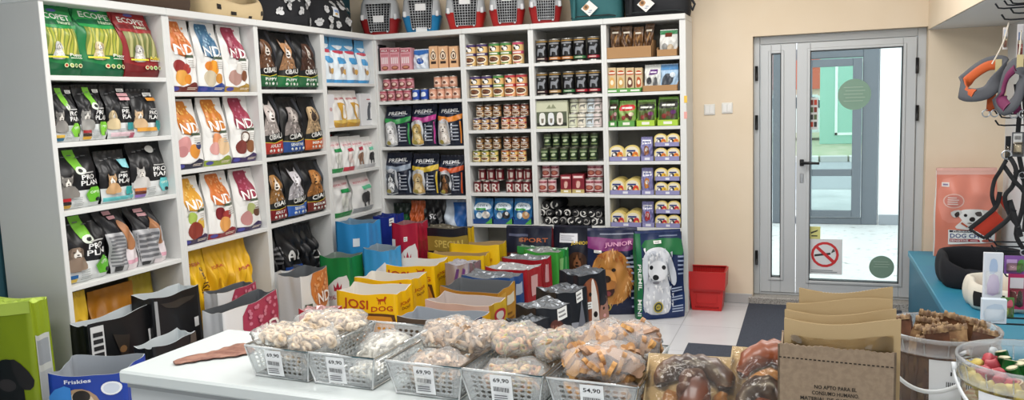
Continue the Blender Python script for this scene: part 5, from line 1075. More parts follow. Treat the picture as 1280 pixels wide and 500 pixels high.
# --- veterinary style bags beside the corner unit
def crown(x, y, s, c): return [('p', [(x-s, y), (x+s, y), (x+1.1*s, y+.09), (x+.5*s, y+.04), (x, y+.12), (x-.5*s, y+.04), (x-1.1*s, y+.09)], c)]
def royal(c2='#b3283c'): return [('p', [(.02,.0),(.98,.0),(.98,.7),(.8,.76),(.5,.72),(.2,.58),(.02,.42)], '#e3e1df', 2)] + crown(.62, .58, .12, c2) + [('t', 'ROYAL CANIN', .58, .51, .78, .06, c2, .08)]
fbag('green and white open bag with red crown, between silhouettes bags and yellow bags', (396, 322), (438, 322), .56, .2, '#1c7a3c', front=royal(), right=[('r', .1, .1, .9, .5, '#d8d8d4')], lining='#9aa8a0', style='open', seed=51)
fbag('tall bright blue bag standing against the corner unit', (420, 278), (458, 280), .755, .2, '#2f8ac8', front=[('p', [(.3,0),(1,0),(1,.6),(.6,.4)], '#c3c8cc', 2), ('r', .55, .78, .75, .86, '#dfe8f0')], right=[('r', .1, 0, .9, .45, '#b9bfc6')], lining='#8fb0c8', style='open', seed=52, back_h=.01)
fbag('light blue and white open bag in front of the tall blue bag', (450, 312), (488, 311), .60, .2, '#3a95d0', front=[('p', [(0,0),(1,0),(1,.8),(.7,.82),(.4,.7),(0,.5)], '#dcdfe3', 2)]+crown(.6, .5, .1, '#b9c0c8'), right=[('r', .0, 0, 1, .72, '#d0d4d8')], lining='#a8b8c4', style='open', seed=53)
fbag('deep blue open bag with white price tag at the corner', (462, 272), (496, 271), .73, .16, '#1d2f86', front=[('r', .1, .3, .9, .7, '#2a3c98')], lining='#3a4a9a', style='open', seed=54, price=(0, .86, .93, .2, .08), dx=-.03, dy=.06)
fbag('red and white open bag with red crown beside the deep blue bag', (477, 281), (521, 278), .70, .2, '#a81f38', front=[('r', 0, 0, .14, .82, '#dcd9d8')]+royal('#b3283c'), right=[('r', .1, .1, .9, .8, '#8f1a30')], lining='#b98a8c', style='open', seed=55, price=(0, .56, .84, .13, .05), dx=.05, dy=-.02)
# --- open bags along the side wall
def ndo(c1, c2, seed):
    q = random.Random(seed); A = [('p', [(.42,1),(.98,1),(.98,.62),(.75,.5),(.5,.55),(.3,.75)], c1, 2)]
    for i in range(34):
        x, y = q.uniform(.42, .95), q.uniform(.62, .97); A.append(('e', x, y, .03, .02, c2))
    return A+[('t', 'ND', .72, .66, .46, .14, '#efece8'), ('r', .04, .6, .26, .64, '#4c5648'), ('e', .5, .35, .2, .1, '#9a5a4a')]
g = 'open white bags with coloured silhouettes'
fbag('open white bag with dark red silhouette, behind its twin', (254, 372), (320, 355), .56, .10, '#d5d5d5', '+X', g, front=ndo('#a03a54', '#c4788c', 3), lining='#7d8186', style='open', seed=61, sidecol='#c4c6c9', dx=-.03, dy=.1)
fbag('open white bag with dark red silhouette closest to the white counter', (272, 390), (352, 364), .53, .14, '#d9d9d8', '+X', g, front=ndo('#a03a54', '#c4788c', 5), lining='#7d8186', style='open', seed=62, sidecol='#c4c6c9', dx=.0)
fbag('open white bag with orange silhouette next to the green crown bag', (370, 345), (414, 333), .53, .18, '#d6d6d4', '+X', g, front=ndo('#c87a3c', '#dc9f68', 7), lining='#85898d', style='open', seed=63, sidecol='#c4c6c9')
fbag('open white bag with orange strip half hidden against the third unit', (352, 340), (388, 330), .53, .16, '#c9cacb', '+X', g, front=[('p', [(.4,.7),(1,.8),(1,1),(.4,1)], '#c06a34', 1)], lining='#85898d', style='open', seed=64, dx=-.02)
pp = at(398, 384, 'Z', .5)
block_bag('red and white bag low between the silhouettes bag and lettered yellow bag', None, (pp.x, pp.y+.02, 0), .2, .22, .12, .49, '#a82430', front=[('p', [(.4,.5),(1,.5),(1,1),(.5,1)], '#dcd6d2', 2)], lining='#c9a0a0', style='flap', seed=65)
g = 'open black bags with pale lining'; PL = mat('#c3cacd', .5)
side = [('r', .02, .45, .2, .97, '#cfd0cf')]+[('r', .045, .5+.055*i, .175, .535+.055*i, '#2a2a2c') for i in range(8)]
tri = [('p', [(.32,.88),(.56,.84),(.46,.56)], '#2f2924'), ('e', .44, .74, .05, .03, '#7a5a3a')]
fbag('large open black bag with pale lining standing at the second unit', (178, 372), (259, 354), .66, .14, '#151619', '+X', g, front=[('r', .04, .4, .1, .97, '#9c9ea0'), ('r', .82, .66, .92, .74, '#e0e0e0'), ('p', [(.15,.95),(.9,.93),(.5,.88)], '#34302c', 2)], lining=PL, style='open', seed=71)
fbag('open black bag with white barcode strip and faint triangle at the end unit', (109, 408), (191, 381), .61, .12, '#141517', '+X', g, front=side+tri+[('r', .88, .7, .97, .8, '#dedede')], lining=PL, style='open', seed=72)
fbag('small open black bag tilted low beside the white counter', (191, 434), (244, 412), .50, .12, '#17181b', '+X', g, front=[('r', .04, .6, .14, .9, '#8a8c8e'), ('p', [(.8,.8),(1,.7),(1,1),(.86,1)], '#4a443e')], lining=PL, style='open', seed=73)
# --- two bags at the grey end panel
fr = [('e', .4, .7, .3, .19, '#a88a6c'), ('e', .16, .72, .16, .1, '#6a4f3a'), ('e', .42, .74, .2, .12, '#cdbda6'), ('e', .44, .82, .12, .055, '#2a2422'), ('p', [(.28,.66),(.58,.66),(.52,.56),(.36,.56)], '#3a201c', 2), ('e', .44, .59, .08, .03, '#a85a5a'), ('e', .82, .88, .13, .06, '#e8ecf0'), ('e', .82, .88, .1, .045, '#d0d8e4'), ('p', [(.55,.66),(.9,.72),(1.0,.6),(.6,.45)], '#e8ecf2', 2), ('p', [(.6,.64),(.88,.69),(.95,.61),(.64,.5)], '#1c3a8c', 2), ('p', [(0,.4),(.25,.5),(.3,.9),(0,.8)], '#3a80c8', 3), ('t', 'Friskies', .4, .955, .36, .035, '#e4e8f2', .01)]
p, q_ = at(42, 470, 'Z', .5), at(147, 462, 'Z', .5)
block_bag('round open blue bag with a happy dog, on the floor by the end panel', None, ((p.x+q_.x)/2+.02, (p.y+q_.y)/2+.10, 0), math.atan2(q_.y-p.y, q_.x-p.x)*.8, (q_-p).length, .22, .50, '#1f3f9c', front=fr, lining=mat('#aeb4bc', .45, .3), style='open', seed=75, bulge=.045, back_h=.015)
p, q_ = at(-52, 366, 'Z', .8), at(38, 380, 'Z', .8)
lm = [('p', [(.45,.1),(.8,.1),(.86,.4),(.84,.60),(.76,.66),(.62,.64),(.5,.5)], '#1c1a1a', 3), ('p', [(.76,.66),(.86,.63),(.97,.53),(.92,.47),(.82,.5)], '#2a2626', 2), ('e', .7, .5, .09, .04, '#3a3434'), ('r', 0, .93, 1, 1, '#bcd25a')]
block_bag('tall lime green bag with black dog and silver side strip beside the end panel', None, ((p.x+q_.x)/2-.115, (p.y+q_.y)/2+.08, 0), .05, q_.x-p.x, .10, .775, '#82951a', front=lm, right=[('r', .1, .3, .9, .8, '#b9bcb6'), ('r', .15, .62, .85, .77, '#8f9498'), ('r', .15, .4, .85, .58, '#a3a7a8')], lining=mat('#bcd25a', .4), style='flap', seed=77)
# ================================================================ carriers, beds and bags on top of the shelves
def carrier(label, px0, px1, col, dark=False, door='#c9ccd0', slip=(.5, .62)):
    Y = YB+.05; x0, x1 = at(px0, 30, 'Y', Y).x, at(px1, 30, 'Y', Y).x; w = (x1-x0)*.88; D = .22; h0, h1 = .135, .31
    t = thing('pet_carrier', label, 'pet carrier', ((x0+x1)/2-.01, Y+.01, TT), math.radians(19), 'pet carriers on top of the shelves'); c = mat(col, .4)
    def ring(f, z, y0=0.0, n=24):       # rounded rectangle
        o = []
        for i in range(n):
            a = 2*PI*i/n; ca, sa = math.cos(a), math.sin(a); e = 5
            r = (abs(ca)**e+abs(sa)**e)**(-1/e); o.append(Vector((f*w/2*r*ca, D/2+f*D/2*r*sa, z)))
        return o
    def loft(mb, rs, m):
        n = len(rs[0]); vs = [p for r in rs for p in r]; fs = []
        for i in range(len(rs)-1):
            for j in range(n):
                if j in _skip: continue
                fs.append((i*n+j, i*n+(j+1) % n, (i+1)*n+(j+1) % n, (i+1)*n+j))
        mb.add(vs, fs, m, True)
    m = MB(); dw0, dw1 = w*.235, w*.275         # door opening half-widths
    _skip = (); 
    loft(m, [ring(.78, 0), ring(.82, .012), ring(.91, h0*.55), ring(.985, h0-.014), ring(1.0, h0-.012), ring(1.0, h0)], c)
    m.add(ring(.78, 0), [tuple(range(23, -1, -1))], c)
    m.build('lower_shell', t)
    m = MB(); gc = mat('#b7babd', .45)
    loft(m, [ring(1.0, h0), ring(.99, h0+.012), ring(.9, h1-.05), ring(.8, h1-.012), ring(.6, h1)], gc); m.add(ring(.6, h1), [tuple(range(24))], gc); m.build('upper_shell', t)
    # dark mouth and the wire door hung in front of it
    ff = lambda z: .80+.20*min(1, z/h0) if z < h0 else 1-.10*min(1, (z-h0)/(h1-.05-h0))
    yy = lambda z: D/2*(1-ff(z))
    zt = h1-.055; hw = lambda z: dw0+(dw1*1.1-dw0)*(z-.03)/(zt-.03)
    m = MB(); zs = [.03, .06, .1, h0, .17, .21, zt]
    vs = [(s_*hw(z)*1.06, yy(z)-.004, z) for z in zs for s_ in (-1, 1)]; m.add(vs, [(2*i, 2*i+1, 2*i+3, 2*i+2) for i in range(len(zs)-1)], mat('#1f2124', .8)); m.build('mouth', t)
    m = MB(); dc = mat(door, .3, .6)
    for i in range(9):
        s = -1+2*i/8; m.tube([(s*hw(z), yy(z)-.014, z) for z in zs], .0022, dc, 5)
    for i in range(12):
        z = .032+(zt-.032)*i/11; m.tube([(-hw(z), yy(z)-.017, z), (hw(z), yy(z)-.017, z)], .0022, dc, 5)
    wd = m.build('wire_door', t)
    for s in (-1, 1):
        m = MB(); m.box((s*dw0*.86, yy(.03)-.014, .028), (.016, .016, .014), dc, .003); m.build('hinge_pin', wd)
        m = MB(); m.box((s*w*.41, .002, h0+.012), (.026, .02, .045), mat('#d8dadc', .4), .005); m.build('latch', t)
    m = MB(); z = h1*slip[1]; m.box((0, yy(z)-.021, z), (w*.26, .002, .055), PAPER('#e6e6e6')); o = m.build('door_slip', wd); o['label'] = 'white paper slip'
    return t
carrier('red pet carrier over the corner, beside the black paw cushions', 449, 500, '#9c1f22', slip=(.5, .42))
cb_ = carrier('blue pet carrier, the only blue one on the shelves', 502, 553, '#1c7fb4', slip=(.5, .64))
m = MB(); m.box((.0, .0, .022), (.09, .002, .036), PAPER('#dfe2e4')); o = m.build('price_label', cb_); o['label'] = 'white price sticker'
carrier('red pet carrier directly next to the blue carrier', 556, 610, '#b4241f', slip=(.5, .72))
carrier('red pet carrier second from the blue carrier', 611, 660, '#a81f1f', slip=(.5, .72))
carrier('red pet carrier beside the teal soft bag', 661, 707, '#a01f20', slip=(.5, .74))
# soft carrier bags with hang tags
def soft(label, px0, px1, col, tagx, h=.30):
    Y = YB+.03; x0, x1 = at(px0, 30, 'Y', Y).x, at(px1, 30, 'Y', Y).x; w = x1-x0; D = .27
    t = thing('soft_pet_bag', label, 'pet bag', ((x0+x1)/2, Y, TT), 0); c = mat(col, .75, noise=(col, 1, 0, 1))
    m = MB()
    def F(a, b):
        th = 2*PI*a; e = 4; ca, sa = math.cos(th), math.sin(th); r = (abs(ca)**e+abs(sa)**e)**(-1/e)
        f = 1-.05*(2*b-1)**4-.03*math.sin(3*b+th*2); return Vector((w/2*f*r*ca, D/2+D/2*f*r*sa+.006*math.sin(9*b+3*th), h*b))
    m.grid(F, 32, 10, c, True, True); m.add([F(i/32, 1) for i in range(32)], [tuple(range(32))], c); m.add([F(i/32, 0) for i in range(32)], [tuple(range(31, -1, -1))], c)
    m.build('body', t)
    m = MB(); m.tube([(-w*.42, -.008, .0+.02), (-w*.3, -.016, .03), (w*.3, -.016, .03), (w*.42, -.008, .02)], .005, mat('#1c2426', .7), 6); m.tube([(-w*.36, -.012, .02), (-w*.33, -.014, h*.9)], .012, c, 6); m.build('piping', t)
    g = MB(); s = .068; cx, cz = tagx*w/2, .085
    dq = [(cx+s*.95*math.cos(a), cz+s*.85*math.sin(a)) for a in (PI/2, PI, 1.5*PI, 0)]
    g.poly(dq, .002, PAPER('#e9e7e3'), 1); g.move(lambda v: v+Vector((0, -.024, 0)))
    wrap(g, lambda x, y, e: Vector((cx+(x-.5)*.1, -.0245-e, cz+(y-.5)*.1)), [('p', [(.0,.55),(.25,.82),(.5,.6),(.25,.35)], '#b98a5a', 2), ('e', .25, .6, .12, .12, '#6a4a2c'), ('r', .5, .3, .7, .36, '#8a94b0'), ('r', .42, .18, .62, .23, '#8a94b0')], base=.0005)
    g.tube([(cx, -.022, cz+s*.8), (cx+.005, -.012, h*.8)], .0015, mat('#c9c9c9', .5), 4)
    o = g.build('hang_tag', t); o['label'] = 'white cardboard hang tag'
    return t
soft('teal soft pet bag with a white hang tag on the shelves', 709, 776, '#2c6468', -.12)
sk = soft('black soft pet bag with a white hang tag at the shelf end', 777, 862, '#17191e', -.25)
m = MB(); m.tube([(.25, .03, .12), (.285, -.0, .06), (.27, -.01, .02), (.255, .02, .05)], .009, mat('#17191e', .7), 6); m.build('strap', sk)
# paw cushions and plush beds over the side wall
def pawart(n, seed, k, c='#c9cacb'):
    q = random.Random(seed); A = []
    for i in range(n):
        for _ in range(30):
            x, y = q.uniform(.1, .9), q.uniform(.1, .9)
            if all(math.hypot(x-a, (y-b)/k) > .15 for a, b in pts_): break
        pts_.append((x, y)); s = .036; an = q.uniform(-.8, .8)
        R = lambda dx, dy: (x+s*(dx*math.cos(an)-dy*math.sin(an)), y+s*k*(dx*math.sin(an)+dy*math.cos(an)))
        a = R(0, -.3); A.append(('e', a[0], a[1], .036, .030*k, c))
        for dx, dy in ((-1, .5), (-.35, 1.05), (.35, 1.05), (1, .5)): a = R(dx, dy); A.append(('e', a[0], a[1], .015, .019*k, c))
    return A
def cushion(label, px0, px1, w_h, seed, tilt, tagpos):
    global pts_; pts_ = []
    X = XL-.06; y0, y1 = at(px0, 30, 'X', X).y, at(px1, 30, 'X', X).y; w = y1-y0
    F = bag_surface(w, w_h, .3, edge=.3, shoulder=.5, topw=.9, seed=seed, wr=.006, topd=.3)
    t = thing('pet_cushion', label, 'pet cushion', (X-.17, (y0+y1)/2, TT), PI/2, 'black paw print cushions'); c = mat('#1f2024', .95)
    m = MB(); m.grid(lambda a, b: F(2*a-1, b, 1), 14, 16, c); m.grid(lambda a, b: F(1-2*a, b, -1), 14, 16, c)
    for u in (-1, 1): m.grid(lambda a, b, u=u: F(u, b, 1).lerp(F(u, b, -1), a)+Vector((u*.03*math.sin(PI*a), 0, 0)), 6, 16, c)
    m.grid(lambda a, b: F(2*a-1, 0, 1-2*b), 14, 1, c); m.grid(lambda a, b: F(2*a-1, 1, 1-2*b)+Vector((0, 0, .02*math.sin(PI*b))), 14, 4, c); m.build('cover', t)
    m = MB(); wrap(m, lambda x, y, e: F(2*x-1, y, 1)+Vector((0, -e, 0)), pawart(15, seed, w/w_h), base=.002); m.build('paw_print', t)
    m = MB(); x, y = tagpos; wrap(m, lambda a, b, e: F(2*a-1, b, 1)+Vector((0, -e, 0)), [('p', [(x-.08,y-.1),(x+.07,y-.13),(x+.08,y+.12),(x-.07,y+.15)], PAPER('#e2e4e8')), ('p', [(x-.06,y),(x+.06,y-.02),(x+.06,y+.05),(x-.06,y+.06)], '#7f9ac8'), ('p', [(x-.04,y-.06),(x+.02,y-.07),(x+.02,y-.03),(x-.04,y-.02)], '#d8b04a')], base=.008)
    o = m.build('hang_tag', t); o['label'] = 'white hang tag with blue patch'
    return t
cushion('black cushion with white paw prints, between the tan plush bed and another cushion', 342, 404, .34, 3, 0, (.30, .62))
cushion('black cushion with white paw prints, next to the red corner carrier', 400, 452, .30, 6, 0, (.42, .5))
# tan plush bed lying tipped towards the shop
def plush(label, py0, py1, col, inner, patch, h=.17, D=.34, low=.55):
    X = XL-.05; y0, y1 = at(py0, 20, 'X', X).y, at(py1, 20, 'X', X).y; w = y1-y0
    t = thing('pet_bed', label, 'pet bed', (X-D/2, (y0+y1)/2, TT), PI/2); build_bed(t, w, D, h, col, inner, patch, low); return t
def build_bed(t, w, D, h, col, inner, patch, low):
    cm, im = mat(col, .95, noise=(col, 1, 0, 1)), mat(inner, .95)
    n = 40; m = MB()
    def top(a): f = max(0, -math.sin(a)); return h*(1-(1-low)*f**1.6)
    def oval(a, s): 
        e = 3.2; ca, sa = math.cos(a), math.sin(a); r = (abs(ca)**e+abs(sa)**e)**(-1/e); return w/2*s*r*ca, D/2*s*r*sa
    def R(u, v):
        a = 2*PI*u; H = top(a); th = -PI*.5+PI*2*v      # round section: outside up, over, inside down
        rr = .03; x, y = oval(a, 1-2*.03/min(w, D))
        k = math.hypot(x, y); nx, ny = x/k, y/k
        off = rr*math.cos(th); z = H/2+ (H/2)*math.sin(th)*(1 if abs(math.sin(th)) < 1 else 1)
        off += .006*math.sin(7*a+3*v)
        return Vector((x+nx*off, y+ny*off, z))
    m.grid(lambda u, v: R(u, .002+.996*v), n, 20, cm, True, False); m.build('bolster', t)
    m = MB(); prof = [(0.0, .05), (.5, .055), (.8, .05), (.9, .03), (.88, .005)]
    vs = []; fs = []
    for s, z in prof:
        for i in range(n): x, y = oval(2*PI*i/n, max(s, .01)*(1-.07/min(w, D))); vs.append((x, y, z+.004*math.sin(5*x*9+3*y*9)))
    for r in range(len(prof)-1):
        for i in range(n): fs.append((r*n+i, r*n+(i+1) % n, (r+1)*n+(i+1) % n, (r+1)*n+i))
    m.add(vs, fs, im, True); m.build('cushion', t)
    if patch:
        m = MB(); pc = mat(patch, .95)
        for a0, a1, v0, v1 in PATCHES: 
            m.grid(lambda u, v: R(a0+(a1-a0)*(u*.5+.5*u+.02*math.sin(6*v)), v0+(v1-v0)*v)*1.0+((R(a0+(a1-a0)*u, v0+(v1-v0)*v)-Vector((0, 0, h/2))).normalized()*.003), 8, 6, pc)
        m.build('patch', t)
PATCHES = [(.70, .72, .15, .22), (.78, .80, .12, .18), (.65, .665, .22, .30), (.85, .865, .2, .27)]
plush('tan plush pet bed with black paw marks on top of the shelves', 258, 345, '#cdb78f', '#c3a06a', '#26221f', h=.2, low=.5)
plush('dark brown plush bed on top of the shelves beside the tan bed', 160, 256, '#4a3a2e', '#3a2c22', None, h=.16, low=.8)
# ================================================================ white counter with the treat baskets
TBZ = .90; TR = -.055
ct = thing('counter', 'long white counter with a thick lid-like top carrying the treat baskets', 'counter', (-1.803, 1.690, 0), TR)
WC = mat('#c6cdcd', .35)
m = MB(); m.span((0, -.005, TBZ-.036), (2.66, .43, TBZ), WC, .006); m.build('counter_top', ct)
m = MB(); m.span((.018, .014, .06), (2.64, .412, TBZ-.036), mat('#bcc1c3', .4), .004); m.build('cabinet_body', ct)
m = MB(); m.span((.06, .05, 0), (2.6, .38, .06), mat('#55585b', .6)); m.build('plinth', ct)
m = MB(); m.span((.018, .008, TBZ-.05), (2.64, .016, TBZ-.038), mat('#9a9ea0', .5)); m.build('seal_strip', ct)
def onct(u, v, z=0): 
    c, s = math.cos(TR), math.sin(TR); return Vector((-1.803+u*c-v*s, 1.690+u*s+v*c, TBZ+z))
# dried meat strip lying behind the first basket
p0, p1 = at(218, 456, 'Z', TBZ), at(312, 436, 'Z', TBZ)
js = MB(); q = random.Random(8); nn = 16
JK = mat('#9a6e5c', .5, noise=('#74483a', 26, .4, .6))
def jf(a, b):
    c = p0.lerp(p1, a); d = (p1-p0).normalized(); nrm = Vector((-d.y, d.x, 0)); w = (.014+.040*min(1, a*1.5)+.006*math.sin(9*a)+.003*math.sin(37*a))
    th = 2*PI*b; return Vector((c.x, c.y, TBZ+.0055))+nrm*(w*math.cos(th)+.006*math.sin(7*a))+Vector((0, 0, .004*math.sin(th)+.0018*math.sin(31*a+5*math.cos(th))*max(0, math.sin(th))))
js.grid(jf, 50, 14, JK); js.add([jf(0, i/10) for i in range(10)], [tuple(range(10))], JK); js.add([jf(1, i/10) for i in range(10)], [tuple(range(9, -1, -1))], JK)
tag(js.build('dried_meat_strip'), 'flat dried meat strip lying on the white counter beside the first basket', 'dog treat')
# --- perforated clear baskets
CLR = film('clear_plastic', '#fcfdfd', .08, .24, .06, '#eef2f4'); RIMP = film('clear_rim', '#f8fafb', .2, .42, .08, '#f2f5f6')
def perforated(mb, O, U, V, nu, nv, mu, mv, m):
    """flat wall from O along U and V with nu x nv round holes and solid margins (fractions mu, mv)"""
    P_ = lambda a, b: O+U*a+V*b
    for a0, a1, b0, b1 in ((0, 1, 0, mv), (0, 1, 1-mv, 1), (0, mu, mv, 1-mv), (1-mu, 1, mv, 1-mv)):
        mb.add([P_(a0, b0), P_(a1, b0), P_(a1, b1), P_(a0, b1)], [(0, 1, 2, 3)], m)
    du, dv = (1-2*mu)/nu, (1-2*mv)/nv
    for i in range(nu):
        for j in range(nv):
            cu, cv = mu+du*(i+.5), mv+dv*(j+.5)
            vs = [P_(cu+sx*du/2, cv+sy*dv/2) for sx, sy in ((1, 1), (-1, 1), (-1, -1), (1, -1))]
            vs += [P_(cu+.36*du*math.cos(PI/8+k*PI/4), cv+.36*dv*math.sin(PI/8+k*PI/4)) for k in range(8)]
            fs = [(0, 4, 5), (0, 5, 6, 1), (1, 6, 7), (1, 7, 8, 2), (2, 8, 9), (2, 9, 10, 3), (3, 10, 11), (3, 11, 4, 0)]
            mb.add(vs, fs, m)
BH, BT, BB, BL = .086, .104, .086, .305      # height, half widths at rim and base, length
def basket(label, u, price, lab_u, rz=0.0):
    o = onct(u, .062); t = thing('treat_basket', label, 'plastic basket', o, TR+rz, 'clear perforated treat baskets')
    m = MB(); z0, y0, y1, f = .004, .014, BL-.02, .012
    bl, br, tl, tr = Vector((-BB, y0, z0)), Vector((BB, y0, z0)), Vector((-BT, 0, BH)), Vector((BT, 0, BH))
    bl2, br2, tl2, tr2 = Vector((-BB, y1, z0)), Vector((BB, y1, z0)), Vector((-BT, BL, BH)), Vector((BT, BL, BH))
    def wall(a, b, c, d, nu):          # a,b bottom, c,d top: bilinear patch as one perforated wall
        k = MB(); perforated(k, Vector((0, 0, 0)), Vector((1, 0, 0)), Vector((0, 1, 0)), nu, 5, .1 if nu < 10 else .05, .14, CLR)
        k.move(lambda v: a.lerp(b, v.x).lerp(c.lerp(d, v.x), v.y)); m.add(k.v, k.f, CLR)
    wall(bl, br, tl, tr, 9); wall(bl2, br2, tl2, tr2, 9); wall(bl, bl2, tl, tl2, 15); wall(br, br2, tr, tr2, 15)
    m.add([bl, br, br2, bl2], [(0, 1, 2, 3)], CLR)
    b = m.build('basket_wall', t); md = b.modifiers.new('thickness', 'SOLIDIFY'); md.thickness = .0016
    m = MB(); c = [tl, tr, tr2, tl2]
    for i in range(4):
        m.tube([c[i], c[(i+1) % 4]], .0034, RIMP, 6)
    m.build('rim', t)
    m = MB()
    for a, b2 in ((bl, tl), (br, tr), (bl2, tl2), (br2, tr2)): m.tube([a, b2], .0026, RIMP, 6)
    for a, b2 in ((bl, br), (br, br2), (br2, bl2), (bl2, bl)): m.tube([a, b2], .003, RIMP, 6)
    m.build('edge_rib', t)
    m = MB(); lw, lh = .054, .070; tl_ = math.atan2(y0, BH)
    S = lambda x, y, e: Vector((lab_u+(x-.5)*lw, .0125-(.0125)*((.008+y*lh)/BH)-.003-e+.0006, .010+y*lh+.0008*x))
    wrap(m, S, [('r', 0, 0, 1, 1, PAPER('#eceef0')), ('t', price, .5, .80, .74, .17, '#1c1c20')] + barcode(.12, .9, .42, .58, '#3a3a3e', 14) + lines(.16, .88, .1, .33, 3, '#6a6a70', .5, .2), base=0, step=.0003)
    o2 = m.build('price_label', t); o2['label'] = 'white price label'
    return t
us = []
for px, py in ((352, 431), (431, 438), (530, 452), (628, 460), (741, 470)):
    p = at(px, py, 'Z', TBZ+BH); us.append((p.x+1.803)/math.cos(TR)+.004)
bk = []
for i, (lb, pr, lu, rz) in enumerate((('clear basket heaped with bags of beige rings, beside the dried meat strip', '69,90', -.012, -.02), ('nearly empty clear basket with one bag of white chews', '69,90', -.012, 0), ('clear basket of pinkish brown chew bags in the middle of the row', '69,90', .0, 0), ('clear basket holding bags of green and brown rings', '69,90', .0, 0), ('clear basket with bone biscuits and the cheapest price label', '54,90', .0, .0))):
    bk.append(basket(lb, us[i], pr, lu, rz))
# --- bags of treats
def crumple_film(name, haze, tint='#f6f6f2'):
    m = film(name, tint, .06, haze, .12); nt = m.node_tree; N, L = nt.nodes, nt.links
    n = N.new('ShaderNodeTexNoise'); n.inputs['Scale'].default_value = 34; n.inputs['Detail'].default_value = 2; n.inputs['Distortion'].default_value = 1.2
    tc = N.new('ShaderNodeTexCoord'); L.new(tc.outputs['Object'], n.inputs['Vector'])
    b = N.new('ShaderNodeBump'); b.inputs['Strength'].default_value = .7; b.inputs['Distance'].default_value = .012; L.new(n.outputs['Fac'], b.inputs['Height'])
    for x in N:
        if x.type in ('BSDF_GLOSSY', 'LAYER_WEIGHT'): L.new(b.outputs[0], x.inputs['Normal'])
    return m
FILM = crumple_film('treat_bag_film', .20, '#fefefc')
_tm = {}
def treat_mesh(kind, k):
    if (kind, k) in _tm: return _tm[(kind, k)]
    m = MB(); q = random.Random(k*7+len(kind))
    cols = {'ring': ('#d8c2a4', '#cbb090', '#e2d2ba'), 'chunk': ('#c2a284', '#d3bda4', '#b08e70'), 'mix': ('#8a9a5c', '#b5705a', '#d8b878', '#9a6450'), 'bone': ('#c9985a', '#bb874c', '#a98468', '#96745e'), 'white': ('#dedad0', '#e6e3dc', '#d3cec2')}[kind]
    c = mat(cols[k % len(cols)], .6, noise=(cols[(k+1) % len(cols)], 60, .35, .75))
    if kind in ('ring', 'mix'):
        R, r = .0125, .0058; m.tube([(R*math.cos(a), R*math.sin(a), 0) for a in [2*PI*i/12 for i in range(12)]], r, c, 8, True, flat=1.25)
    elif kind == 'chunk': m.tube([(-.026, 0, 0), (-.012, .003, .002), (.012, -.002, 0), (.026, .001, 0)], [.007, .0095, .009, .0065], c, 8)
    elif kind == 'white': m.tube([(.02*math.cos(a), .012*math.sin(a*1.3), .006*a-.01) for a in [i*.6 for i in range(7)]], [.004, .007, .008, .007, .008, .007, .004], c, 8)
    else:
        pts = []
        for cx, cy, a0 in ((.016, .007, -.25), (-.016, .007, .25), (-.016, -.007, .75), (.016, -.007, 1.25)):
            for i in range(7): a = PI*(a0+1.0*i/6); pts.append((cx+.0085*math.cos(a), cy+.0085*math.sin(a)))
        m.poly(pts, .009, c, 2)
    o = m.build('treat'); me = o.data; bpy.data.objects.remove(o); _tm[(kind, k)] = me; return me
def treat_bag(label, b, lx, ly, lz, sx, sy, sz, kind, n, seed, rz=0.0, tip=.0):
    q = random.Random(seed); ph = [q.uniform(0, 6.28) for _ in range(6)]
    B = bk[b]; c, s = math.cos(B.rotation_euler.z), math.sin(B.rotation_euler.z)
    loc = B.location+Vector((lx*c-ly*s, lx*s+ly*c, lz))
    t = thing('treat_bag', label, 'bag of treats', loc, B.rotation_euler.z+rz, 'clear bags of dog treats')
    m = MB()
    def F(a, v):
        th = 2*PI*a; f = PI*(v-.5); cf, sf = math.cos(f), math.sin(f)
        cf = math.copysign(abs(cf)**.75, cf)
        k = 1+.07*math.sin(3*th+ph[0]+2*f)+.05*math.sin(7*th+ph[1]-5*f)+.04*math.sin(11*th+9*f+ph[2])
        ear = .18*max(0, math.cos(th-ph[3]))**6*max(0, cf)      # gathered mouth of the bag
        return Vector((sx/2*cf*math.cos(th)*(k+ear), sy/2*cf*math.sin(th)*(k+ear), sz/2+sz/2*sf*(k if sf > 0 else 1)+.006*math.sin(5*th+ph[4])*cf+ear*.04))
    m.grid(F, 36, 22, FILM, True, True); m.build('clear_film', t)
    n = int(n*(1.0 if kind == 'bone' else 1.8))
    for i in range(n):
        z = q.uniform(-.35, 1); a = q.uniform(0, 2*PI); r = math.sqrt(max(0, 1-z*z)); f = .80 if i < n*.75 else .5
        me = treat_mesh(kind, i % 4); o = bpy.data.objects.new('treat', me); COL.objects.link(o); o.parent = t
        o.location = (sx/2*f*r*math.cos(a), sy/2*f*r*math.sin(a), sz/2+sz/2*z*f*.92); o.rotation_euler = (q.uniform(-.9, .9)*r*1.6, q.uniform(-.9, .9)*r*1.6, q.uniform(0, 6.28))
        g = q.uniform(.95, 1.2) if kind == 'bone' else q.uniform(.6, .82); o.scale = (g, g, g)
    return t
# first basket: beige rings
treat_bag('bag of beige rings filling the bottom front of the first basket', 0, .0, .085, .006, .172, .14, .075, 'ring', 34, 1)
treat_bag('bag of beige rings at the bottom back of the first basket', 0, .0, .215, .006, .17, .14, .075, 'ring', 22, 2)
treat_bag('bag of beige rings lying on top over the first basket end', 0, -.035, .085, .068, .16, .14, .058, 'ring', 38, 3, .3)
treat_bag('bag of beige rings on top at the counter side of the second basket', 0, .065, .07, .058, .12, .13, .062, 'ring', 26, 4, -.3)
treat_bag('large bag of beige rings heaped at the back of the first basket', 0, .02, .215, .068, .21, .16, .066, 'ring', 46, 5, .15)
treat_bag('bag of white chews alone in the second basket', 1, .02, .185, .006, .14, .17, .085, 'white', 40, 6, .2)
treat_bag('small flat bag of white chews at the front of the second basket', 1, .045, .06, .006, .08, .075, .05, 'white', 16, 7)
treat_bag('bag of pinkish brown chews filling the front of the middle basket', 2, .0, .085, .006, .17, .145, .088, 'chunk', 34, 8)
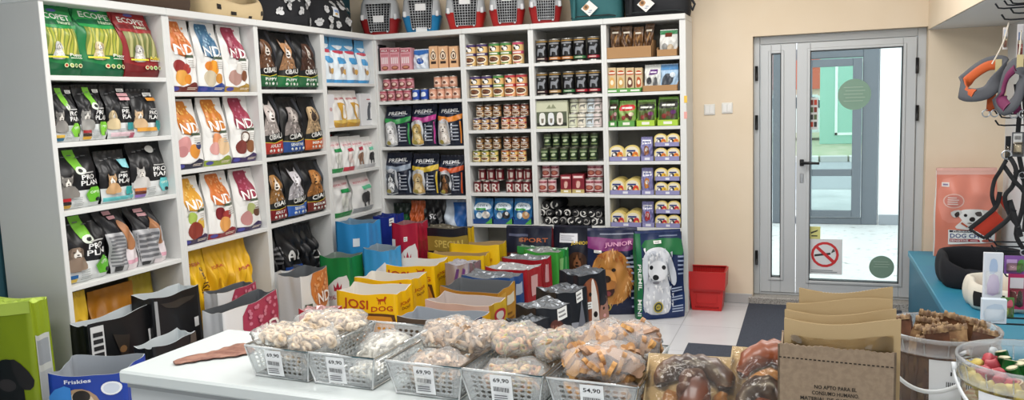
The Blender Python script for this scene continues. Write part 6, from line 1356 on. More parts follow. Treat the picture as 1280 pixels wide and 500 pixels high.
treat_bag('bag of pinkish brown chews at the bottom back of the middle basket', 2, .0, .22, .006, .17, .14, .075, 'chunk', 18, 9)
treat_bag('bag of brown chews on top of the middle basket, beside the white chews', 2, -.04, .205, .070, .13, .18, .068, 'chunk', 36, 10, .2)
treat_bag('bag of paler chews on top of the middle basket, beside the green rings', 2, .055, .215, .068, .13, .18, .066, 'chunk', 34, 11, -.2)
treat_bag('bag of green and brown rings filling the front of the fourth basket', 3, .0, .085, .006, .17, .145, .080, 'mix', 36, 12)
treat_bag('bag of green and brown rings at the bottom back of the fourth basket', 3, .0, .22, .006, .17, .14, .075, 'mix', 18, 13)
treat_bag('bag of mixed rings on top of the fourth basket, beside the pinkish chews', 3, -.04, .2, .070, .14, .18, .07, 'mix', 40, 14, .1)
treat_bag('bag of mixed rings on top of the fourth basket, beside the biscuits', 3, .065, .20, .068, .11, .17, .066, 'mix', 34, 15, -.1)
treat_bag('bag of bone biscuits filling the bottom front of the last basket', 4, .0, .085, .006, .172, .145, .075, 'bone', 30, 16)
treat_bag('bag of bone biscuits at the bottom back of the last basket', 4, .0, .22, .006, .17, .14, .075, 'bone', 20, 17)
treat_bag('bag of bone biscuits bulging on top at the front of the last basket', 4, -.005, .09, .066, .19, .15, .075, 'bone', 40, 18)
treat_bag('large bag of bone biscuits heaped at the back of the last basket', 4, .01, .215, .072, .2, .16, .092, 'bone', 44, 19, .1)
# ================================================================ box of chew packs, vacuum packs and buckets on the counter
KRAFT = mat('#b8a078', .7, noise=('#ab936b', 40, .4, .6, (60, 1, 60))); CARD = mat('#8f7d68', .8, noise=('#857360', 90, .4, .6)); CARDD = mat('#6b5236', .85)
VAC = film('vacuum_film', '#f3ead8', .3, .03, .05, '#e8d8b8')
ZC = TBZ+.0015
bx = thing('cardboard_box', 'brown cardboard display box with dashed tear line and black print', 'cardboard box', (.048, 1.655, ZC), -.03)
BW, BD, BHT = .214, .13, .204
m = MB(); k = .004; q = random.Random(3)
# front panel with a torn scalloped top edge
top = [(-BW/2+BW*i/40, BHT+.004*math.sin(i*.5)*(.3)+(.0022 if i % 2 else 0)-.012*i/40*.3) for i in range(41)]
m.poly([(BW/2, 0)]+top[::-1]+[(-BW/2, 0)], k, CARD, 1)
m.build('front_panel', bx)
m = MB()
for s in (-1, 1): m.poly([(0, 0), (BD, 0), (BD, BHT*.96), (BD*.5, BHT*.8), (0, BHT)], k, CARD, 0); n_ = 10; m.v[-n_:] = [(a+(s*BW/2-(k if s > 0 else 0)), b, c) for a, b, c in m.v[-n_:]]
m.build('side_panel', bx)
m = MB(); m.span((-BW/2, BD-k, 0), (BW/2, BD, BHT*.96), CARD); m.build('back_panel', bx)
m = MB(); m.span((-BW/2, k, 0), (BW/2, BD-k, k), CARDD); m.build('bottom', bx)
m = MB(); S = lambda x, y, e: Vector(((x-.5)*BW, -e, y*BHT))
A = [('r', .01+.98*i/26, .868-.02*i/26, .01+.98*(i+.6)/26, .880-.02*i/26, '#2a2118') for i in range(26)]+[('t', t_, .5, y, w, .038, '#1f1812', .0) for t_, y, w in (('NO APTO PARA EL', .605, .36), ('CONSUMO HUMANO.', .545, .40), ('MATERIAL DE CATEGORIA 3', .485, .60))]
wrap(m, S, A, base=.0004, step=.00002, res=2); m.build('black_print', bx)
# chew packs in the box: kraft card, vacuum film, dark dried chew
def chew(m, pts, r, c, n=12, fl=.6):
    pts = [Vector(p) for p in pts]; k = len(pts); P2, R2 = [], []
    for i in range(k-1):
        g = lambda j: pts[max(0, min(k-1, j))]; p0, p1, p2, p3 = g(i-1), g(i), g(i+1), g(i+2)
        for s in range(4):
            t = s/4; P2.append((p1*2+(p2-p0)*t+(p0*2-p1*5+p2*4-p3)*t*t+(p1*3-p0-p2*3+p3)*t**3)*.5); R2.append(r[i]+(r[i+1]-r[i])*t if isinstance(r, (list, tuple)) else r)
    P2.append(pts[-1]); R2.append(r[-1] if isinstance(r, (list, tuple)) else r)
    b = len(m.v); m.tube(P2, R2, c, n, flat=fl); a = .0022
    for i in range(b, len(m.v)):      # leathery surface
        x, y, z = m.v[i]; m.v[i] = (x+a*math.sin(170*z+90*y), y+a*math.sin(210*x+120*z), z+a*math.sin(190*x+60*y))
EAR = mat('#4a2a1e', .4, noise=('#7a3f22', 9, .35, .7), coat=.25); EARR = mat('#84421f', .4, noise=('#5a2814', 8, .35, .7), coat=.25); HOOF = mat('#38261e', .4, noise=('#6a4a34', 10, .4, .7), coat=.3); TANC = mat('#a8763c', .3, noise=('#7a4a22', 9, .35, .7), coat=.5)
def pack(label, dx, dy, w, h, lean, seed, rz=0.0, wave=.006, z0=.006):
    q = random.Random(seed); ph = q.uniform(0, 6)
    t = thing('chew_pack', label, 'dog chew pack', bx.location+Vector((dx, dy, z0)), rz, 'kraft chew packs in the cardboard box'); t.rotation_euler.x = lean
    m = MB(); n = 30
    F = lambda a, b, e=0: Vector(((a-.5)*w, wave*math.sin(5*a+ph)*b-e, b*h+(.0016 if b > .99 and int(a*60) % 2 else 0)-.01*math.sin(PI*a*1.3+ph*.2)*b))
    m.grid(lambda a, b: F(a, b, .0009), 60, 10, KRAFT); m.grid(lambda a, b: F(1-a, b, -.0009), 60, 10, KRAFT)
    m.grid(lambda a, b: F(a, 1, .0009-.0018*b), 60, 1, KRAFT)
    for a in (0, 1): m.grid(lambda u, v, a=a: F(a, v, .0009-.0018*u), 1, 10, KRAFT)
    m.build('kraft_card', t)
    m = MB(); pts = [F(.25+.5*i/8, .70+.05*math.sin(i*.8), .010) for i in range(9)]; chew(m, pts, [.004, .010, .014, .016, .017, .016, .014, .010, .004], mat('#6a4526', .4, noise=('#8a6238', 12, .4, .7)), 10, .55); m.build('dried_chew', t)
    m = MB(); m.grid(lambda a, b: F(.06+.88*a, .08+.80*b, .002+.020*math.sin(PI*a)**.6*math.sin(PI*b)**.5+.0015*math.sin(30*a+9*b)), 26, 16, VAC); m.build('vacuum_film', t)
    return t
pack('kraft chew pack at the very back of the box, standing highest', .020, .112, .178, .288, -.02, 1, .02)
pack('kraft chew pack second from the back of the box', .006, .088, .20, .268, -.03, 2, -.03)
pack('kraft chew pack in the middle of the box with curled top', .008, .062, .208, .254, -.02, 3, .03, .010)
pack('kraft chew pack right behind the front panel of the box', .010, .030, .212, .246, .02, 4, -.02)
# --- vacuum packs of ears lying beside the box
VPF = crumple_film('vacuum_pack_film', .03, '#faf4e6'); VPF.node_tree.nodes['Layer Weight'].inputs[0].default_value = .22
for x in VPF.node_tree.nodes:
    if x.type == 'BSDF_GLOSSY': x.inputs['Roughness'].default_value = .06
    if x.type == 'TEX_NOISE': x.inputs['Scale'].default_value = 26
def vac(label, x, y, w, h, rz, items, group, lean=-.95):
    t = thing('chew_pack', label, 'dog chew pack', (x, y, ZC+.004), rz, group); t.rotation_euler.x = lean
    m = MB(); m.grid(lambda a, b: Vector(((a-.5)*w, .0, b*h)), 10, 10, KRAFT); m.grid(lambda a, b: Vector(((.5-a)*w, .0018, b*h)), 10, 10, KRAFT)
    m.grid(lambda a, b: Vector(((a-.5)*w, .0018*b, h)), 10, 1, KRAFT); m.build('kraft_card', t)
    for pts, r, c, fl in items:
        m = MB(); chew(m, [(p[0]*w, -p[2], p[1]*h) for p in pts], r, c, 14, fl); m.build('dried_chew', t)
    m = MB(); q = random.Random(int(x*100)); ph = q.uniform(0, 6)
    hg = lambda a, b: .004+.050*(math.sin(PI*a)*math.sin(PI*b))**.7*(1+.12*math.sin(14*a+ph)*math.sin(11*b))
    m.grid(lambda a, b: Vector(((a-.5)*w*.96, -hg(a, b), (.02+.96*b)*h)), 36, 36, VPF); m.build('vacuum_film', t)
    return t
g = 'vacuum packs of dried ears'
arc = lambda cx, cy, rx, ry, a0, a1, y, n=9: [(cx+rx*math.cos(a0+(a1-a0)*i/(n-1)), cy+ry*math.sin(a0+(a1-a0)*i/(n-1)), y) for i in range(n)]
vac('vacuum pack of dark dried ears beside the biscuit basket', -.232, 1.66, .21, .195, .06, [
    (arc(.0, .55, .32, .26, PI*1.05, -.05*PI, .016), [.012, .022, .026, .026, .024, .026, .027, .024, .014], HOOF, .8),
    ([(.0, .08, .016), (.02, .25, .024), (.02, .42, .03), (.0, .6, .026), (-.02, .7, .016)], [.024, .034, .036, .030, .014], EAR, .7),
    ([(-.3, .12, .014), (-.22, .3, .018), (-.2, .42, .016)], [.012, .02, .012], TANC, .7), ([(.3, .1, .014), (.28, .3, .018), (.3, .45, .014)], [.012, .018, .01], TANC, .7)], g)
vac('vacuum pack of reddish brown dried ears next to the cardboard box', -.098, 1.665, .15, .225, -.05, [
    ([(-.28, .62, .014), (-.2, .76, .022), (.0, .86, .026), (.22, .86, .026), (.36, .74, .022), (.34, .58, .014)], [.012, .024, .029, .030, .026, .012], EARR, .75),
    ([(.3, .55, .016), (.12, .6, .026), (-.1, .52, .022), (-.22, .42, .012)], [.012, .02, .018, .008], TANC, .6),
    ([(-.26, .24, .014), (-.14, .42, .022), (.08, .46, .028), (.26, .36, .022), (.3, .2, .012)], [.012, .022, .026, .024, .012], HOOF, .75),
    ([(-.1, .1, .016), (.05, .28, .024), (.2, .2, .016)], [.014, .022, .012], EARR, .7)], g)
vac('vacuum pack of pale brown chews lying under the dark ears pack edge', -.33, 1.72, .10, .15, .12, [([(-.2, .2, .012), (.1, .5, .018), (.15, .8, .012)], [.012, .02, .01], TANC, .7)], g, -1.1)
# --- clear buckets
BK = film('bucket_plastic', '#f6f8f8', .08, .06, .12); BKR = film('bucket_rim', '#f6f8f9', .14, .24, .15, '#eef1f3')
def bucket(label, x, y, r, h, paper, hand):
    t = thing('bucket', label, 'clear bucket', (x, y, ZC), 0, 'clear plastic treat buckets')
    m = MB(); m.lathe([(r*.84, .002), (r*.93, h*.8), (r*.94, h*.82)], BK, 48, caps=False); m.add([(r*.84*math.cos(i*PI/24), r*.84*math.sin(i*PI/24), .002) for i in range(48)], [tuple(range(48))], BK); m.build('body', t)
    m = MB(); m.lathe([(r*.935, h*.78), (r*.985, h*.79), (r*.985, h*.80), (r*.945, h*.81), (r*.95, h*.93), (r*1.0, h*.94), (r*1.01, h*.985), (r*.995, h), (r*.955, h*.99), (r*.95, h*.94)], BKR, 48, caps=False)
    for i in range(16):
        a = 2*PI*i/16; m.tube([(r*.945*math.cos(a), r*.945*math.sin(a), h*.81), (r*.985*math.cos(a), r*.985*math.sin(a), h*.94)], .0016, BKR, 5)
    m.build('rim', t)
    if paper:
        a0, a1, art = paper; m = MB()
        rz = lambda z: r*.84+(r*.09)*min(1, z/(h*.8))+.0012
        wrap(m, lambda u, v, e: Vector(((rz(h*(.06+.70*v))+e)*math.cos(a0+(a1-a0)*u), (rz(h*(.06+.70*v))+e)*math.sin(a0+(a1-a0)*u), h*(.06+.70*v))), art, base=.0003, step=.0012, res=16)
        m.build('paper_label', t)
    m = MB(); a0, a1, drop = hand; n = 24; pts = []
    for i in range(n+1):
        s = i/n; a = a0+(a1-a0)*s; pts.append((r*1.035*math.cos(a), r*1.035*math.sin(a), h*.86-drop*math.sin(PI*s)))
    m.tube(pts, .0048, mat('#dfe3e6', .35), 8, flat=.5, up=(0, 0, 1)); m.build('handle', t)
    for a in (a0, a1):
        m = MB(); m.lathe([(.001, -.003), (.010, -.003), (.010, .004), (.001, .004)], mat('#d6dadd', .4), 12)
        m.move(lambda v, a=a: Vector((math.cos(a)*(r*1.02+v.z)-math.sin(a)*v.x, math.sin(a)*(r*1.02+v.z)+math.cos(a)*v.x, h*.86+v.y))); m.build('handle_lug', t)
    return t
WP = PAPER('#e3e6ea')
b1c, b1r, b1h = (.268, 1.945), .118, .182
bucket('clear bucket full of dark dried chew slabs with a white paper label', *b1c, b1r, b1h, (-PI*.60, -PI*.24, [('r', 0, 0, 1, 1, WP), ('t', '14,', .40, .78, .16, .08, '#26262a')]+barcode(.26, .62, .56, .65, '#26262a', 14)), (PI*1.02, PI*1.75, .085))
b2c, b2r, b2h = (.378, 1.690), .118, .200
bucket('clear bucket of red, yellow and green treats in the corner of the counter', *b2c, b2r, b2h, (-PI*.8, -PI*.2, [('r', 0, 0, 1, 1, WP)]), (PI*1.0, PI*1.8, .075))
bucket('clear bucket half out of sight behind the colourful treats', .56, 1.96, .10, .185, None, (PI*.9, PI*1.7, .06))
# chew slabs
_sl = []
for k in range(5):
    m = MB(); q = random.Random(30+k); c0 = (mat('#4a2c1c', .55, noise=('#6a4028', 30, .4, .65)), mat('#6a2a24', .5, noise=('#8a3a30', 30, .4, .65)), mat('#5a3a26', .6, noise=('#7a5436', 26, .4, .65)), mat('#7a5a38', .6, noise=('#5a3a24', 26, .4, .65)), mat('#a8855c', .65, noise=('#7a5638', 40, .4, .6)))[k]
    w, tt, hh = .026+.006*(k % 3), .0062, .108
    m.grid(lambda a, b: Vector(((a-.5)*2*w*.9+.002*math.sin(9*b+k), tt*(.8+.25*math.sin(7*a+5*b+k)), hh*b)), 8, 8, c0)
    m.grid(lambda a, b: Vector(((.5-a)*2*w*.9+.002*math.sin(9*b+k), -tt*(.8+.25*math.sin(6*a+4*b+k)), hh*b)), 8, 8, c0)
    for s in (-1, 1): m.grid(lambda a, b, s=s: Vector((s*w*.9+.002*math.sin(9*b+k), s*(-tt*.8+1.6*tt*a), hh*b)), 2, 8, c0)
    fr_ = mat('#a88a62', .7, noise=('#5f4530', 45, .35, .6))
    m.build('core'); core = bpy.data.objects['core']; me = core.data; me.name = 'slab'; bpy.data.objects.remove(core)
    m = MB(); nz = lambda a, j: .0016*math.sin(23*a+3*k+j)+.0016*math.sin(61*a+j*2)
    def E_(a, b):        # crinkled pale top edge
        th = PI*b; return Vector(((a-.5)*2*w*.92+.002*math.sin(9+k), tt*1.15*math.cos(th)*(1+.25*math.sin(31*a+k)), hh-.006+(.011+nz(a, k))*math.sin(th)))
    m.grid(E_, 26, 8, fr_)
    o = m.build('edge'); me2 = o.data; bpy.data.objects.remove(o); _sl.append((me, me2))
q = random.Random(77); cnt = 0
for j in range(11):
    for i in range(4):
        x, y = -.081+.054*i+(.027 if j % 2 else 0)+q.uniform(-.008, .008), -.08+.016*j+q.uniform(-.003, .003)
        if math.hypot(x, y) > .080: continue
        k = q.choice((0, 0, 1, 2, 2, 3, 4)); t = thing('chew_slab', 'dark dried chew slab with a pale fringed edge standing in the clear bucket', 'dog treat', (b1c[0]+x, b1c[1]+y, ZC+.066+q.uniform(-.012, .026)), q.uniform(-.55, .45), 'dried chew slabs in the bucket')
        t.rotation_euler.x = q.uniform(-.3, .14); t.rotation_euler.y = q.uniform(-.3, .3)
        for nm, me in (('slab', _sl[k][0]), ('fringe', _sl[k][1])): o = bpy.data.objects.new(nm, me); COL.objects.link(o); o.parent = t
        cnt += 1
for j in range(5):     # a flat layer at the bottom that carries them
    for i in range(2):
        o = bpy.data.objects.new('slab', _sl[(i+j) % 4][0]); COL.objects.link(o)
        t = thing('chew_slab', 'dark dried chew slab lying flat at the bottom of the clear bucket', 'dog treat', (b1c[0]-.056+.0*i, b1c[1]-.066+.033*j, ZC+.012+.022*i+.008*(j % 2)), -PI/2+PI/2, 'flat chew slabs at the bucket bottom'); t.rotation_euler.y = PI/2; o.parent = t
for i in range(14):    # slabs seen through the bucket wall
    a = PI*1.02+PI*.9*i/13; o = bpy.data.objects.new('slab', _sl[(0, 2, 3)[i % 3]][0]); COL.objects.link(o)
    t = thing('chew_slab', 'dark dried chew slab pressed against the clear bucket wall', 'dog treat', (b1c[0]+.086*math.cos(a), b1c[1]+.086*math.sin(a), ZC+.022), a+PI/2, 'chew slabs against the bucket wall'); o.parent = t
# colourful treats in the second bucket
def nug(kind, k):
    m = MB(); q = random.Random(k)
    if kind == 'stick': c = mat('#1f6a34', .35, noise=('#2f8a48', 20, .4, .6)); m.tube([(0, 0, 0), (.001, 0, .03), (0, .001, .06)], [.0125, .0135, .012], c, 10); m.tube([(0, 0, .0585), (0, 0, .0615)], .010, mat('#cfc8a8', .6), 10)
    elif kind == 'white': c = mat('#e0d3b8', .6, noise=('#c9a888', 40, .4, .6)); m.tube([(0, 0, 0), (.0, 0, .05)], [.012, .012], c, 10); m.tube([(0, 0, .049), (0, 0, .0515)], .008, mat('#b5785a', .6), 10)
    else:
        c = mat('#a03a44' if kind == 'red' else '#c2b05c', .5, noise=('#a83038' if kind == 'red' else '#c9b048', 50, .4, .6)); r = .0135 if kind == 'red' else .013
        m.lathe([(r*.3, 0)]+[(r*math.sin(PI*i/8)*(1+.12*math.sin(5*i)), r-r*math.cos(PI*i/8)) for i in range(1, 8)]+[(r*.25, 2*r)], c, 12); m.move(lambda v: v+Vector((.003*math.sin(v.z*300+v.x*200), .003*math.sin(v.y*300), .002*math.sin(v.x*400))))
    return m
_nm = {}
for kd in ('stick', 'white', 'red', 'yellow'):
    o = nug(kd, 1).build('n'); _nm[kd] = o.data; bpy.data.objects.remove(o)
NL = {'stick': ('treat_stick', 'deep green chew stick with pale end standing in the corner bucket', 'green chew sticks'), 'white': ('treat_stick', 'cream chew stick with pink centre standing in the corner bucket', 'cream chew sticks'), 'red': ('treat_nugget', 'knobbly red treat heaped in the corner bucket', 'red treats'), 'yellow': ('treat_nugget', 'knobbly yellow treat heaped in the corner bucket', 'yellow treats')}
q = random.Random(9)
def put(kd, x, y, z):
    nm, lb, gr = NL[kd]; o = bpy.data.objects.new(nm, _nm[kd]); COL.objects.link(o); o.location = (b2c[0]+x, b2c[1]+y, ZC+z); o.rotation_euler = (q.uniform(-.3, .3), q.uniform(-.3, .3), q.uniform(0, 6.3)); tag(o, lb, 'dog treat', gr)
z = .140
for x, y in ((-.088,.03),(-.094,.0),(-.09,-.03),(-.074,.055),(-.076,-.056),(-.056,-.076),(-.03,-.09),(.0,-.094),(.03,-.09),(-.088,.045),(.06,-.075),(-.04,-.07),(-.01,-.075)): put('yellow', x, y, z+q.uniform(0, .008))
for x, y in ((-.07,.02),(-.072,-.012),(-.052,.04),(-.05,-.03),(-.055,.0),(-.046,.066),(-.03,-.045)): put('red', x, y, z+.006+q.uniform(0, .012))
for x, y in ((-.03,.02),(-.024,.05),(-.005,.0),(.0,.035),(.025,.015),(.02,.06),(.05,.03),(.05,-.005),(.078,.02),(-.012,.078),(.05,.06)): put('stick', x, y, z-.026+q.uniform(0, .012))
for x, y in ((-.012,-.045),(.03,-.035),(.065,-.04)): put('white', x, y, z-.018)
for i in range(16):
    a = 2*PI*i/16; put('yellow', .07*math.cos(a), .07*math.sin(a), .110+.004*(i % 2))
for j in range(8):
    a = 2*PI*j/8; put('yellow', .035*math.cos(a), .035*math.sin(a), .112)
fillm = MB(); fillm.lathe([(.0, .003), (.095, .003), (.102, .112), (.0, .115)], mat('#cfc3a0', .8, noise=('#b58a6a', 60, .4, .6)), 32, caps=False)
o = fillm.build('chew_crumbs', None, (b2c[0], b2c[1], ZC)); o['kind'] = 'stuff'; tag(o, 'pale crumbs filling the lower part of the corner bucket', 'dog treat')
# red shopping baskets, nested, on the floor beside the shelves
RB = mat('#c01f1e', .38)
def shopbasket(label, x, y, z):
    t = thing('shopping_basket', label, 'shopping basket', (x, y, z)); H = .30
    def ring(v):                   # outline at height v (0..1): narrow ribbed tub below, deep band above
        w, d = (.215+.035*v/.55, .17+.03*v/.55) if v < .55 else (.272+.014*(v-.55)/.45, .225+.014*(v-.55)/.45)
        return [Vector((a*w/2, b*d/2, v*H)) for a, b in ((-1, -1), (1, -1), (1, 1), (-1, 1))]
    m = MB()
    A, B = ring(0), ring(.549)
    for i in range(4):
        j = (i+1) % 4; Pp = lambda u, v: A[i].lerp(A[j], u).lerp(B[i].lerp(B[j], u), v); n = 15
        q4 = lambda u0, u1, v0, v1: m.add([Pp(u0, v0), Pp(u1, v0), Pp(u1, v1), Pp(u0, v1)], [(0, 1, 2, 3)], RB)
        q4(0, 1, 0, .09); q4(0, 1, .20, .80); q4(0, 1, .90, 1)
        for v0, v1 in ((.09, .20), (.80, .90)):
            q4(0, .1, v0, v1); q4(.9, 1, v0, v1)
            for c in range(n): q4(.1+.8*c/n, .1+.8*(c+.55)/n, v0, v1)
    m.add(A, [(0, 3, 2, 1)], RB)
    o = m.build('tub', t); md = o.modifiers.new('thickness', 'SOLIDIFY'); md.thickness = .004
    m = MB(); A, B, C_, D_ = ring(.55), ring(1), ring(.549), [p*1.0 for p in ring(1)]
    for p in D_: p.x *= .93; p.y *= .92
    for i in range(4):
        j = (i+1) % 4; m.add([A[i], A[j], B[j], B[i]], [(0, 1, 2, 3)], RB); m.add([C_[i], C_[j], A[j], A[i]], [(0, 1, 2, 3)], RB); m.add([B[i], B[j], D_[j], D_[i]], [(0, 1, 2, 3)], RB)
        E_ = [p-Vector((0, 0, .1)) for p in D_]
        for c in range(16):
            u0, u1 = c/16, (c+.6)/16; m.add([D_[i].lerp(D_[j], u0), D_[i].lerp(D_[j], u1), E_[i].lerp(E_[j], u1), E_[i].lerp(E_[j], u0)], [(0, 1, 2, 3)], RB)
    o = m.build('rim_band', t); md = o.modifiers.new('thickness', 'SOLIDIFY'); md.thickness = .003
    m = MB(); A = ring(.25); x0 = .075
    for a, b in (((-x0, .055), (x0, .055)), ((-x0, .135), (x0, .135)), ((-x0, .055), (-x0, .135)), ((x0, .055), (x0, .135))):
        yy = lambda z: -(.085+.015*z/.165)-.002; m.tube([(a[0], yy(a[1]), a[1]), (b[0], yy(b[1]), b[1])], .0025, RB, 4)
    m.build('front_rib', t)
    m = MB(); B = ring(1); m.tube([B[0]+Vector((.01, .03, -.01)), B[3]+Vector((.012, -.02, .004)), B[2]+Vector((-.012, -.02, .004)), B[1]+Vector((-.01, .03, -.01))], .006, RB, 6); m.build('handle', t)
    return t
bp = at(883, 389, 'Z', 0)
shopbasket('red plastic shopping basket on the floor between the shelves and the door', bp.x, bp.y+.10, .001)
# ================================================================ teal bench, beds and the hook display by the door
BZ = .45; TEAL = mat('#2c7fa0', .45, noise=('#33879f', 3, .4, .6))
bn = thing('bench', 'long teal painted bench along the wall beside the entrance door', 'bench', (.655, 3.0, 0))
m = MB(); m.span((0, 0, BZ-.04), (RX-.665, 3.36, BZ), TEAL, .004); m.build('bench_top', bn)
m = MB(); m.span((.012, .01, 0), (.03, 3.36, BZ-.04), mat('#236a86', .5)); m.build('front_board', bn)
m = MB(); m.span((.03, .01, 0), (RX-.66, .03, BZ-.04), mat('#236a86', .5)); m.build('end_board', bn)
def chow():
    A = [('r', 0, 0, 1, 1, '#d8806a'), ('p', [(.1,.45),(.5,.42),(.95,.48),(.95,.9),(.1,.9)], '#de8b78', 3), ('r', .0, .955, 1, 1, '#e0b0a4')]
    A += [('e', .28, .66, .17, .085, '#e6c0b4'), ('e', .28, .66, .15, .075, '#d8877a')]+lines(.18, .38, .61, .71, 4, '#ecd8d0')+[('r', .08, .82, .2, .87, '#e8ddd8'), ('r', .1, .835, .18, .855, '#8a7a9a')]
    A += [('p', [(.34,.34),(.9,.34),(.86,.44),(.74,.5),(.5,.5),(.4,.42)], '#dcd8d4', 3), ('p', [(.36,.5),(.42,.56),(.6,.57),(.8,.55),(.84,.47),(.74,.41),(.6,.38),(.46,.42)], '#e9e7e4', 3), ('p', [(.24,.53),(.36,.56),(.42,.53),(.34,.47),(.27,.48)], '#d2cdc9', 2), ('p', [(.3,.51),(.36,.54),(.38,.5),(.33,.47)], '#3a2f2c', 2), ('p', [(.62,.53),(.72,.54),(.74,.49),(.66,.49)], '#4a4442', 2), ('e', .47, .50, .028, .018, '#1c1615'), ('e', .58, .455, .05, .028, '#2a2424'), ('e', .54, .41, .04, .008, '#8a7a74'), ('p', [(.4,.40),(.5,.36),(.52,.37),(.42,.42)], '#b5563c', 1), ('p', [(.74,.56),(.9,.54),(.92,.5),(.82,.48)], '#cfcac6', 2)]
    A += [('p', [(.2,.16),(.97,.19),(.97,.31),(.2,.33)], '#ecebe8'), ('r', .22, .30, .58, .325, '#2c2f3a'), ('t', 'PURINA', .42, .3125, .28, .014, '#e6e6e6'), ('t', 'DOG CHOW', .58, .262, .70, .05, '#2b3a78'), ('p', [(.22,.19),(.72,.195),(.70,.225),(.22,.228)], '#9c2a34'), ('t', 'SENSITIVE', .38, .2085, .3, .022, '#f0e4e2'), ('r', .56, .202, .68, .214, '#d8a8a8'), ('e', .84, .21, .1, .018, '#b0584a')]
    for c, x in (('#e8e2d6', .3), ('#d8c8c0', .5), ('#e0d0b8', .7)): A.append(('e', x, .1, .08, .03, c))
    return A
p = at(1206, 330, 'Y', 6.1)
pouch('dog_food_bag', 'tall salmon pink bag with white spotted dog, standing on the teal bench', 'pet food bag', None, (at(1207, 330, 'Y', 6.12).x, 6.20, BZ+.001), 0, .372, at(1206, 214, 'Y', 6.15).z-BZ, .15, '#d8806a', chow(), seal=.03, sealcol='#d9aaa0', seed=61, topd=.3, shoulder=.7, res=14, edge=.5, sidecol='#d8cfc8', wr=.005)
PATCHES = [(.66, .70, .12, .3)]
def bed(label, x, y, w, D, h, col, inner, patch, low, rz=0.0):
    t = thing('pet_bed', label, 'pet bed', (x, y, BZ+.001), rz); build_bed(t, w, D, h, col, inner, patch, low); return t
PATCHES = [(.665, .69, .12, .26), (.70, .715, .2, .28)]
bed('large black plush pet bed on the teal bench before the salmon bag', .955, 5.34, .50, .46, .185, '#15161c', '#1b1d26', '#8f8f92', .52)
PATCHES = [(.61, .67, .14, .34), (.70, .725, .22, .36), (.84, .9, .1, .3)]
bed('small cream plush pet bed with black cow patches on the teal bench', .955, 4.80, .38, .33, .15, '#ddd6c8', '#d8c0b8', '#1d1b1b', .75)
# --- wire hooks on the white panel wall
HK = mat('#24262a', .4, .5); HY = 3.9
def hook(px, py, Y=HY, up=.022, label=None):
    p = at(px, py, 'Y', Y); o = MB()
    o.tube([(p.x-.012, Y, p.z+up), (p.x, Y, p.z+.003), (p.x+.02, Y, p.z), (RX-.003, Y, p.z+.004)], .0036, HK, 6); o.box((RX-.004, Y, p.z+.004), (.008, .03, .05), HK, .002)
    return tag(o.build('wire_hook'), label, 'display hook', 'black wire display hooks')
hk = [(1248, 11, 3.9), (1259, 7, 3.96), (1266, 5, 4.02), (1267, 17, 3.84), (1256, 25, 3.72), (1246, 143, 3.9), (1252, 147.5, 3.82), (1248, 157, 3.75), (1237, 302, 3.9), (1246, 308, 3.84), (1243, 313, 3.78), (1250, 320, 3.72), (1251, 338, 3.9), (1258, 346, 3.84), (1231, 396, 3.5), (1238, 404, 3.45)]
hn = ['black wire hook at the top of the display', 'black wire hook second from the top of the display', 'highest black wire hook, cut by the frame', 'short black wire hook under the topmost three', 'black wire hook carrying the orange harness', 'black wire hook just under the orange harness rings', 'black wire hook just below the one under the harness rings', 'black wire hook above the grey carded toys', 'black wire hook above the clear bag, uppermost of its cluster', 'black wire hook above the clear bag, second of its cluster', 'black wire hook above the clear bag, third of its cluster', 'black wire hook above the clear bag, lowest of its cluster', 'black wire hook over the pink card', 'black wire hook across the pink card', 'black wire hook above the white bucket rim', 'black wire hook lowest, touching the white bucket rim']
for (a, b, Y), L in zip(hk, hn): hook(a, b, Y, label=L)
